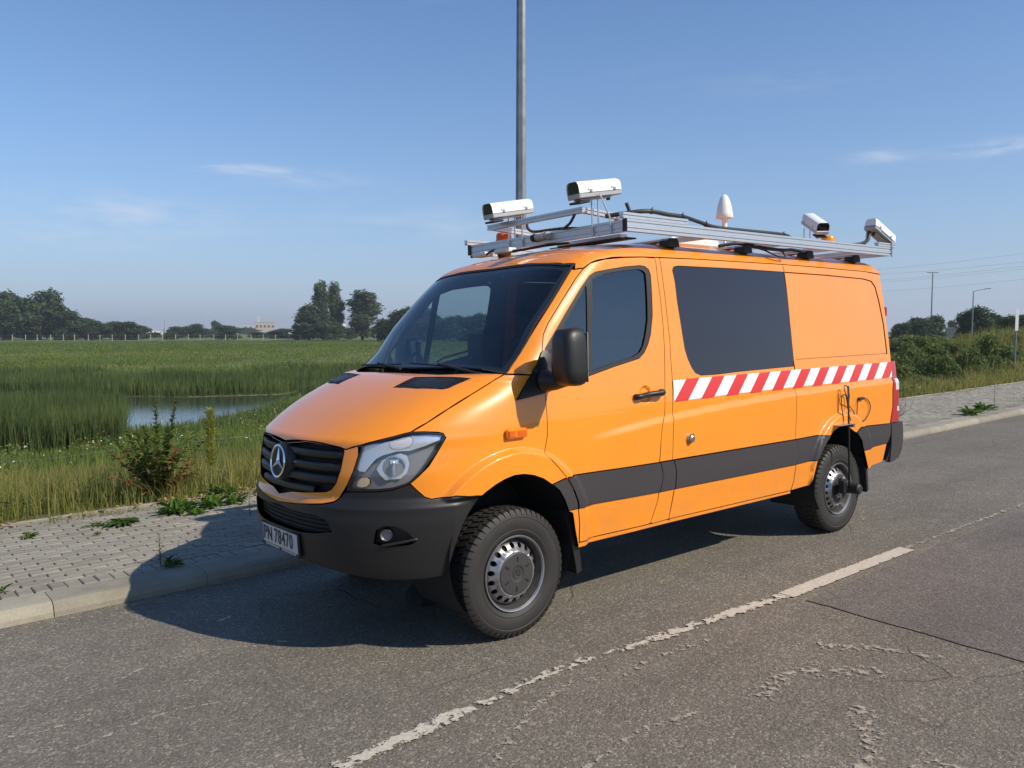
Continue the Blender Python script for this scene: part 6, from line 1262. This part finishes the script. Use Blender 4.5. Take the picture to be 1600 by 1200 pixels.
tag(blades('bank_weeds', P, h, rng.uniform(.014, .032, len(P)), M['grass'], np.clip(.45 + .3 * clump(P[:, 0], P[:, 1], .4, 6) + rng.normal(0, .18, len(P)), 0, 1), .35), kind='stuff')

P = scatter(2600, -24, 5, -30, -4.8, lambda x, y: view_ok(x, y, 200) & (pondd(x, y) > .5) & (clump(x, y, 1.1, 5) > .62)); P[:, 2] += rng.uniform(.22, .42, len(P))
V_, F_, t_ = crown_arrays([(p[0], p[1], p[2], .02, .02, .01) for p in P], len(P) * 3, .016, seed=9); tag(fastmesh('wild_flower_heads', V_, F_, mat('pale_petals', (.62, .62, .50), .8), tone=t_), kind='stuff')
# broad-leaved clumps mixed into the verge, the slope and the bank: too many to count
def clumps(name, n, x0, x1, y0, y1, r0, r1, m, leaf, per, keep=None):
    P = scatter(n, x0, x1, y0, y1, keep); L = [(p[0], p[1], p[2] + r * .45, r, r, r * .75) for p, r in zip(P, rng.uniform(r0, r1, len(P)))]
    V, F, t = crown_arrays(L, len(L) * per, leaf, seed=int(n)); return tag(fastmesh(name, V, F, M[m], tone=t), kind='stuff')
M['forb'] = leafmat('verge_forbs', [(0.075, 0.126, 0.028), (0.125, 0.186, 0.042), (0.213, 0.24, 0.061), (0.375, 0.324, 0.132)], 0.5)
clumps('verge_forbs', 230, -12, 7, -7.6, -4.75, .10, .28, 'forb', .030, 120, lambda x, y: view_ok(x, y, 420))
clumps('slope_scrub', 240, -26, 3, -27, -8, .15, .45, 'forb', .032, 150, lambda x, y: view_ok(x, y, 120) & (pondd(x, y) > .8))
clumps('bank_scrub', 420, -46, -12, -14, -4.9, .20, .60, 'scrub', .055, 110, lambda x, y: view_ok(x, y, 60))
clumps('field_tussocks', 420, -75, 0, -130, -36, .3, .9, 'meadow', .06, 110, lambda x, y: view_ok(x, y, 60) & (pondd(x, y) > 2))
# trees and a lamp post across the road, behind the camera: they show as reflections in the van's side
for k, (bx, by, hh_, kd) in enumerate(((-48, 31, 6, 'round'), (-53, 34, 7.5, 'round2'), (-58, 36, 8, 'round'), (-64, 37, 8.5, 'round2'), (-70, 40, 7.5, 'round'), (-42, 30, 4.5, 'wide'), (-77, 42, 8.5, 'round2'), (-36, 29, 4, 'wide'), (-84, 44, 8, 'round'))):
    cm, tm, h0_, w0_ = KT[kd]; t = empty('deciduous_tree', label='tree across the road, mirrored low in the dark side window of the van', cat='tree', group='trees across the road'); c = D.objects.new('crown', cm); link(c, t); q = D.objects.new('trunk', tm); link(q, t)
    place(t, (bx, by, gz_plane(bx, by, 0)), k * 1.3, (1.2, 1.2, hh_ / h0_))
# ---- single weeds
def leafquad(vs, fs, ts, p, d, up, L, W, tone, fold=.25):
    d = d.normalized(); s = d.cross(up).normalized(); n = s.cross(d); b = len(vs)
    pts = [p, p + d * L * .35 + s * W * .5 + n * L * .10, p + d * L * .75 + s * W * .38 + n * L * .06, p + d * L - n * L * .10, p + d * L * .75 - s * W * .38 + n * L * .06, p + d * L * .35 - s * W * .5 + n * L * .10, p + d * L * .4 + n * L * (.10 - fold * W / max(L, .01)), p + d * L * .75 + n * L * (.04 - fold * W / max(L, .01))]
    vs += pts; ts += [tone] * 8; fs += [(b, b + 1, b + 6), (b, b + 6, b + 5), (b + 1, b + 2, b + 7, b + 6), (b + 6, b + 7, b + 4, b + 5), (b + 2, b + 3, b + 7), (b + 7, b + 3, b + 4)]
def rosette(x, y, r, n, label, m='weed', z=None, tone=(.2, .9), grp='low weeds in the pavement joints', cat='weed', name='weed', lift=.9):
    r *= 1.15; n = int(n * 1.4)
    vs, fs, ts = [], [], []; z0 = .1 if z is None else z
    for k in range(n):
        a = random.uniform(0, 6.28); e = random.uniform(.08, lift); q = random.uniform(0, r * .45); p = Vector((x + q * math.cos(a * 1.7), y + q * math.sin(a * 1.7), z0 + .004)); d = Vector((math.cos(a), math.sin(a), e))
        leafquad(vs, fs, ts, p, d, Vector((0, 0, 1)), r * random.uniform(.35, .8), r * random.uniform(.10, .22), random.uniform(*tone))
    return tag(mesh(name, vs, fs, M[m], tone=ts), label, cat, grp)
def stalk(x, y, h, z, label, n=40, leaf=.06, m='weed', tone=(.3, 1), taper=True, lean=(0, 0), r=.004, cat='weed', name='weed', grp=None, spread=1.0, lo=.05):
    vs, fs, ts = [], [], []; b = MB(); top = Vector((x + lean[0], y + lean[1], z + h)); base = Vector((x, y, z)); b.tube([base, base.lerp(top, .5) + Vector((random.uniform(-.01, .01), random.uniform(-.01, .01), 0)), top], [r, r * .7, r * .3], 5)
    for k in range(n):
        t = lo + (1 - lo) * (k + random.random()) / n; p = base.lerp(top, t); a = k * 2.4 + random.uniform(-.3, .3); L = leaf * (1 - .6 * t if taper else 1) * random.uniform(.7, 1.2)
        leafquad(vs, fs, ts, p, Vector((math.cos(a) * spread, math.sin(a) * spread, .55)), Vector((0, 0, 1)), L, L * .34, random.uniform(*tone))
    b0 = len(vs); vs += b.v; fs += [tuple(b0 + i for i in f) for f in b.f]; ts += [tone[0]] * len(b.v)
    return tag(mesh(name, vs, fs, M[m], tone=ts), label, cat, grp)
rosette(.50, -3.74, .30, 46, 'largest leafy green weed clump on the pavement, ahead of the tall reddish dock'); rosette(.36, -3.55, .16, 22, 'small weed clump touching the front of the largest clump')
rosette(.11, -3.78, .24, 34, 'dark green weed clump on the pavement, second from the bumper'); rosette(-.10, -3.82, .20, 26, 'green weed clump on the pavement nearest the van bumper')
rosette(1.04, -3.62, .20, 44, 'grey green mat of fine weed left of the largest clump', tone=(0, .4), lift=.25); rosette(1.24, -3.66, .11, 16, 'bright small weed left of the grey green mat'); rosette(1.80, -3.63, .13, 18, 'bright small weed alone near the left picture edge')
rosette(2.27, -1.86, .13, 9, 'pointed leaves of a weed at the kerb at the left picture edge'); rosette(1.32, -3.30, .07, 10, 'tiny weed sprout in the paving before the bright small weed'); rosette(1.14, -1.76, .13, 20, 'weed at the back of the kerb in the tip of the van shadow', tone=(0, .5))
stalk(1.20, -1.84, .24, .1, 'slim upright weed growing at the kerb beside the tip of the van shadow', 26, .05, grp='upright weeds'); stalk(.0, -3.1, .20, .1, 'slim upright weed on the pavement beside the bumper', 16, .04, tone=(.4, 1), grp='upright weeds')
stalk(-.12, -4.55, .95, .08, 'tall yellow green flower spike leaning at the pavement edge', 190, .085, 'spike', (.3, 1), False, (-.02, .06), .009, 'weed', lo=.35, spread=.8); 
rosette(-.20, -4.42, .28, 26, 'broad leaves at the foot of the tall yellow green spike', z=.09, grp='leaf clumps at the pavement edge', lift=.8); rosette(-.55, -4.2, .20, 16, 'dry brown leaf clump by the bumper corner', m='dry', z=.09, tone=(.2, 1), grp='leaf clumps at the pavement edge', lift=.7)
# the reddish dock: several stems from one root
vs, fs, ts = [], [], []; bb = MB(); root = Vector((.36, -4.72, .06))
for k in range(34):
    a = random.uniform(0, 6.28); hh = random.uniform(.3, .80); q = random.uniform(.08, .62); top = root + Vector((q * math.cos(a), q * math.sin(a) * .7, hh)); mid = root.lerp(top, .5) + Vector((0, 0, .04)); bb.tube([root, mid, top], [.006, .005, .002], 5); red = random.random() < .6
    for j in range(24):
        t = .25 + .75 * random.random(); p = root.lerp(mid, t * 2) if t < .5 else mid.lerp(top, t * 2 - 1); aa = random.uniform(0, 6.28); L = random.uniform(.04, .10)
        leafquad(vs, fs, ts, p, Vector((math.cos(aa), math.sin(aa), random.uniform(-.2, .7))), Vector((0, 0, 1)), L, L * .45, random.uniform(.6, 1) if (red and top.z < .72) else random.uniform(0, .45))
for (dx, dy, hh) in ((.02, .0, 1.10), (-.20, .0, 1.10), (.32, .0, .80), (.44, .0, .72), (.14, 0, .84), (.22, 0, .76), (-.1, 0, .8)):
    top = root + Vector((dx, dy, hh)); bb.tube([root, root.lerp(top, .5), top], [.007, .006, .003], 5)
    for j in range(110):
        t = .45 + .55 * random.random(); p = root.lerp(top, t); aa = random.uniform(0, 6.28); L = random.uniform(.045, .08) * (1.3 - .7 * t)
        leafquad(vs, fs, ts, p, Vector((math.cos(aa), math.sin(aa), .8)), Vector((0, 0, 1)), L, L * .5, random.uniform(0, .4))
b0 = len(vs); vs += bb.v; fs += [tuple(b0 + i for i in f) for f in bb.f]; ts += [.5] * len(bb.v)
tag(mesh('dock_plant', vs, fs, M['dock'], tone=ts), 'large reddish and green dock plant with tall spikes at the pavement edge', 'plant')
stalk(2.05, -4.7, .42, .07, 'white flowering weed at the left picture edge', 60, .05, 'spike', (.8, 1), False, grp=None, spread=1.3)
rosette(-13.5, -1.80, .30, 40, 'green weed clump growing at the kerb on the right', z=.1, grp='weeds on the right pavement'); rosette(-14.6, -1.95, .30, 36, 'second green weed clump beside the one at the right kerb', z=.1, grp='weeds on the right pavement')
stalk(-15.0, -1.9, .62, .1, 'thin tall weed stem rising from the clumps at the right kerb', 26, .05, tone=(.3, .8), grp='upright weeds'); rosette(-17.2, -1.9, .30, 24, 'weed at the kerb at the right picture edge', z=.1, grp='weeds on the right pavement')
b = MB()
for k in range(9): a = random.uniform(-1, 1); b.tube([(-11.9, -2.45, .11), (-11.9 + .25 * a, -2.35 + .1 * random.random(), .11 + random.uniform(.05, .3)), (-11.9 + .5 * a, -2.3, .11 + random.uniform(.1, .5))], [.005, .004, .002], 4)
tag(b.build('dead_twig', M['bark']), 'dead bare twig plant on the pavement behind the van tail', 'twig')
# litter of dry leaves along the edging: too many to count
vs, fs, ts = [], [], []
for k in range(420):
    x = random.choice([random.uniform(-.9, .4), random.uniform(-1.2, 3.0), random.uniform(-26, -9)]); y = -4.40 + random.gauss(.10, .09)
    leafquad(vs, fs, ts, Vector((x, min(y, -4.1), .112 + random.uniform(0, .01))), Vector((random.uniform(-1, 1), random.uniform(-1, 1), random.uniform(0, .3))), Vector((0, 0, 1)), random.uniform(.03, .08), random.uniform(.02, .04), random.random())
tag(mesh('dry_leaf_litter', vs, fs, M['dry'], tone=ts), kind='stuff')
# small moss and grass in the paving joints
n = 5200; x = np.concatenate([rng.uniform(-1.5, 3.2, n // 2), rng.uniform(-26, -9, n // 2)]); y = np.where(rng.uniform(0, 1, n) < .55, -4.15 + np.abs(rng.normal(0, .22, n)) * -1 + .1, -1.74 - rng.uniform(0, 1, n) ** 2 * 2.4); k = (clump(x, y, 2.3, 1) > .62) & (y > -4.38); x, y = x[k], y[k]
P = np.stack([x, y, np.full(len(x), .095)], -1); tag(blades('joint_grass', P, rng.uniform(.015, .05, len(P)) * (1 + 1.6 * sstep(-3.8, -4.3, P[:, 1])), rng.uniform(.003, .006, len(P)), M['grass'], rng.uniform(.2, .9, len(P)), .5), kind='stuff')

# ================================================================ posts, poles, far buildings
M['galv'] = mat('galvanised_steel', (.23, .245, .26), .5, .55, noise=(7, .25, 5), bump=(40, .2, .001))
b = MB(); zb = 0.0; rb, rt, hh = .088, .052, 9.0
b.lathe([(0, .0), (.16, 0), (.16, .02), (rb, .02), (rb * .995, .4), (rt, hh), (0, hh)], 8); lp = empty('street_lamp', label='tall galvanised lamp post standing behind the van', cat='street lamp')
o = b.build('lamp_post', M['galv'], lp); b = MB(); b.tube([(0, 0, hh - .05), (0, 0, hh + .25), (0, .35, hh + .5), (0, 1.2, hh + .62)], .035, 8); b.build('lamp_arm', M['galv'], lp); b = MB(); b.box((0, 1.5, hh + .62), (.26, .62, .12), bev=.04); b.build('lamp_head', M['camgrey'], lp)
d = aimray(814, 310); tt = 11.35; p = CAMP + d * tt; q = p - UP * ((p.z - .1) / UP.z); place(lp, q, math.radians(22.5))
# field fence: posts and wires
fm = MB(); fm.box((0, 0, .75), (.14, .12, 1.7), bev=.02); fpo = fm.build('fence_post', M['galv'])
fm_me = fpo.data; fm_me.materials.clear(); fm_me.materials.append(mat('weathered_post', (.36, .33, .28), .9)); D.objects.remove(fpo)
fence = empty('field_fence', label='wire fence with grey posts along the far edge of the field', cat='fence')
fp = []
for k in range(40):
    px = -40 + k * 19.6 + random.uniform(-1.2, 1.2); dist = 250 - .035 * px; p = at(px, dist, -.72 - .0 * k); fp.append(p)
    o = D.objects.new('fence_post', fm_me); o.matrix_world = plumb(p); link(o, fence)
for hz in (.55, 1.25):
    b = MB(); b.tube([p + UP * hz for p in fp], .02, 4); b.build('fence_wire', M['galv'], fence)
# low wire along the verge
b = MB(); wp_ = [at(-60, 12.4, .16), at(60, 12.2, .15), at(180, 12.2, .22), at(300, 12.3, .26), at(400, 12.6, .28), at(470, 13.0, .28)]
b.tube(smoothpath(wp_, 6), .0018, 5); wi = b.build('verge_wire', M['zinc']); tag(wi, 'thin wire strung low through the verge grass', 'wire')
# T-shaped pole, far street lamp, marker post, overhead lines
def bearing(px, dist, h): p = at(px, dist, 0); return p + UP * h
tp = empty('utility_pole', label='tall grey pole with a short cross bar on the right skyline', cat='pole'); H_ = (517 - 436) / 1268.4 * 150 + 1.82
b = MB(); b.tube([(0, 0, 0), (0, 0, H_)], [.14, .08], 8); b.build('pole_shaft', M['galv'], tp); b = MB(); b.tube([(-.95, 0, H_ - .05), (.95, 0, H_ - .1)], .07, 6); b.build('cross_bar', M['galv'], tp); place(tp, at(1454, 150, 0), math.atan2(CR.y, CR.x))
sl = empty('street_lamp', label='distant street lamp with one arm in front of the big dark tree', cat='street lamp'); H_ = (517 - 466) / 1268.4 * 100 + 1.82
b = MB(); b.tube([(0, 0, 0), (0, 0, H_)], [.08, .05], 8); b.build('lamp_post', M['galv'], sl); b = MB(); b.tube([(0, 0, H_), (.5, 0, H_ + .12), (1.4, 0, H_ + .3)], .035, 6); b.box((1.5, 0, H_ + .3), (.5, .2, .08)); b.build('lamp_arm', M['galv'], sl); place(sl, at(1518, 96, 0), math.atan2(TILT.to_3x3().to_4x4()[0][0] * CR.y, CR.x))
mk = empty('marker_post', label='thin grey post with a narrow white plate at the right verge', cat='sign'); b = MB(); b.tube([(0, 0, 0), (0, 0, 1.75)], .022, 8); b.build('sign_pole', M['galv'], mk); b = MB(); b.box((0, .026, 1.50), (.075, .008, .50), bev=.002); b.build('sign_plate', M['camwhite'], mk); mk_ = at(1585, 31.5, 0); mk_.z = float(height(np.array([mk_.x]), np.array([mk_.y]))[0]); place(mk, mk_, math.atan2(CAMP.y - mk_.y, CAMP.x - mk_.x) - math.pi / 2 + .5, 1.38)
oh = empty('overhead_lines', label='faint power lines crossing the right sky', cat='power lines')
for (y0, y1) in ((431, 415), (434, 428), (445, 432), (447, 436), (459, 450)):
    D0, D1 = 420, 380; a = at(1180, D0, 0) + UP * ((517 - y0 - 5) / 1268.4 * D0 + 1.82); c = at(1720, D1, 0) + UP * ((517 - y1 + 8) / 1268.4 * D1 + 1.82); mid = (a + c) / 2 - UP * 2.2
    b = MB(); b.tube(smoothpath([a, mid, c], 8), .045, 4); b.build('line_wire', M['galv'], oh)
mst = empty('radio_mast', label='thin pale mast on the skyline left of the low bushes', cat='mast'); b = MB(); b.tube([(0, 0, 0), (0, 0, (530 - 503) / 1268.4 * 290)], [.28, .16], 6); b.build('mast_shaft', mat('pale_mast', (.38, .34, .33), .8), mst); place(mst, at(258, 290, -.8))
# far buildings
bm = {k: mat('wall_' + k, c, .85, noise=(.3, .06, 3)) for k, c in {'beige': (.40, .34, .27), 'white': (.72, .72, .70), 'red': (.42, .12, .09), 'grey': (.42, .42, .42)}.items()}
wm_ = mat('far_window', (.05, .06, .07), .2)
def building(px, dist, wpx, topy, col, label, roof=True, win=0, depth=14, tower=None):
    W = wpx / 1268.4 * dist; H = (517 - topy) / 1268.4 * dist + 2.5; t = empty('building', label=label, cat='building')
    b = MB(); b.box((0, 0, H / 2), (W, depth, H)); b.build('wall', bm[col], t)
    b = MB(); b.box((0, 0, H + .12), (W + .5, depth + .5, .24)); b.build('roof', bm['grey'], t)
    for k in range(win):
        b = MB(); b.box((-W / 2 + W * (k + .5) / win, depth / 2 + .03, H * .62), (W / win * .5, .1, H * .22)); b.build('window', wm_, t)
    if tower: b = MB(); b.box((W * tower[0], 0, H + tower[1] / 2), (tower[2], 3, tower[1])); b.build('tower', bm['grey'], t)
    g = at(px, dist, -.7); fr = (Vector((CAMP.x, CAMP.y, 0)) - Vector((g.x, g.y, 0))).normalized(); place(t, g, math.atan2(fr.y, fr.x) - math.pi / 2); return t
building(414, 900, 28, 504, 'beige', 'beige block with a small tower on the skyline', win=5, tower=(.32, 6.5, 3)); building(392, 1000, 22, 507, 'grey', 'grey low block left of the beige one', win=3); building(388, 700, 24, 519, 'red', 'long low red roofed shed below the grey block', win=3)
building(176, 700, 12, 508, 'white', 'small white roof showing above the left tree row', win=1); building(236, 600, 16, 516, 'white', 'white low hall right of the left tree row', win=3); building(248, 640, 10, 517, 'white', 'small white shed next to the thin mast', win=2)
building(325, 600, 14, 515, 'white', 'white hall left of the small pointed tree', win=3); building(452, 620, 26, 513, 'white', 'long white hall left of the twin poplars', win=5); building(436, 640, 12, 516, 'white', 'short white hall beside the beige block', win=2)
building(536, 520, 8, 505, 'white', 'white box house between the poplars', win=1); building(592, 520, 8, 508, 'white', 'white box house right of the broad poplar', win=1); building(370, 760, 10, 518, 'white', 'little white house left of the red shed', win=1)
building(1490, 150, 22, 514, 'beige', 'pale low fence wall left of the distant lamp', depth=.3); building(1514, 145, 18, 514, 'white', 'pale wall with bluish panel behind the distant lamp', depth=.3); building(1564, 160, 14, 511, 'white', 'bright low roof right of the big tree', win=1, depth=8); building(1418, 150, 40, 516, 'beige', 'long pale wall behind the van tail', depth=.3)

# ---- finish: turn everything from the road frame so that gravity points down
bpy.context.view_layer.update()
for o in list(COL.objects):
    if o.parent is None and o.type not in ('CAMERA', 'LIGHT'): o.matrix_world = TILT @ o.matrix_world

# summer haze: one closed box of thin air round everything
hm = D.materials.new('haze_air'); hm.use_nodes = True; hn = hm.node_tree.nodes; hn.clear(); ho_ = hn.new('ShaderNodeOutputMaterial'); hv = hn.new('ShaderNodeVolumePrincipled')
hv.inputs['Color'].default_value = (.86, .92, 1.0, 1); hv.inputs['Density'].default_value = .00038; hv.inputs['Anisotropy'].default_value = .2; hm.node_tree.links.new(hv.outputs[0], ho_.inputs['Volume'])
b = MB(); b.box((0, 0, 16), (9000, 9000, 60)); tag(b.build('haze', hm), kind='stuff')
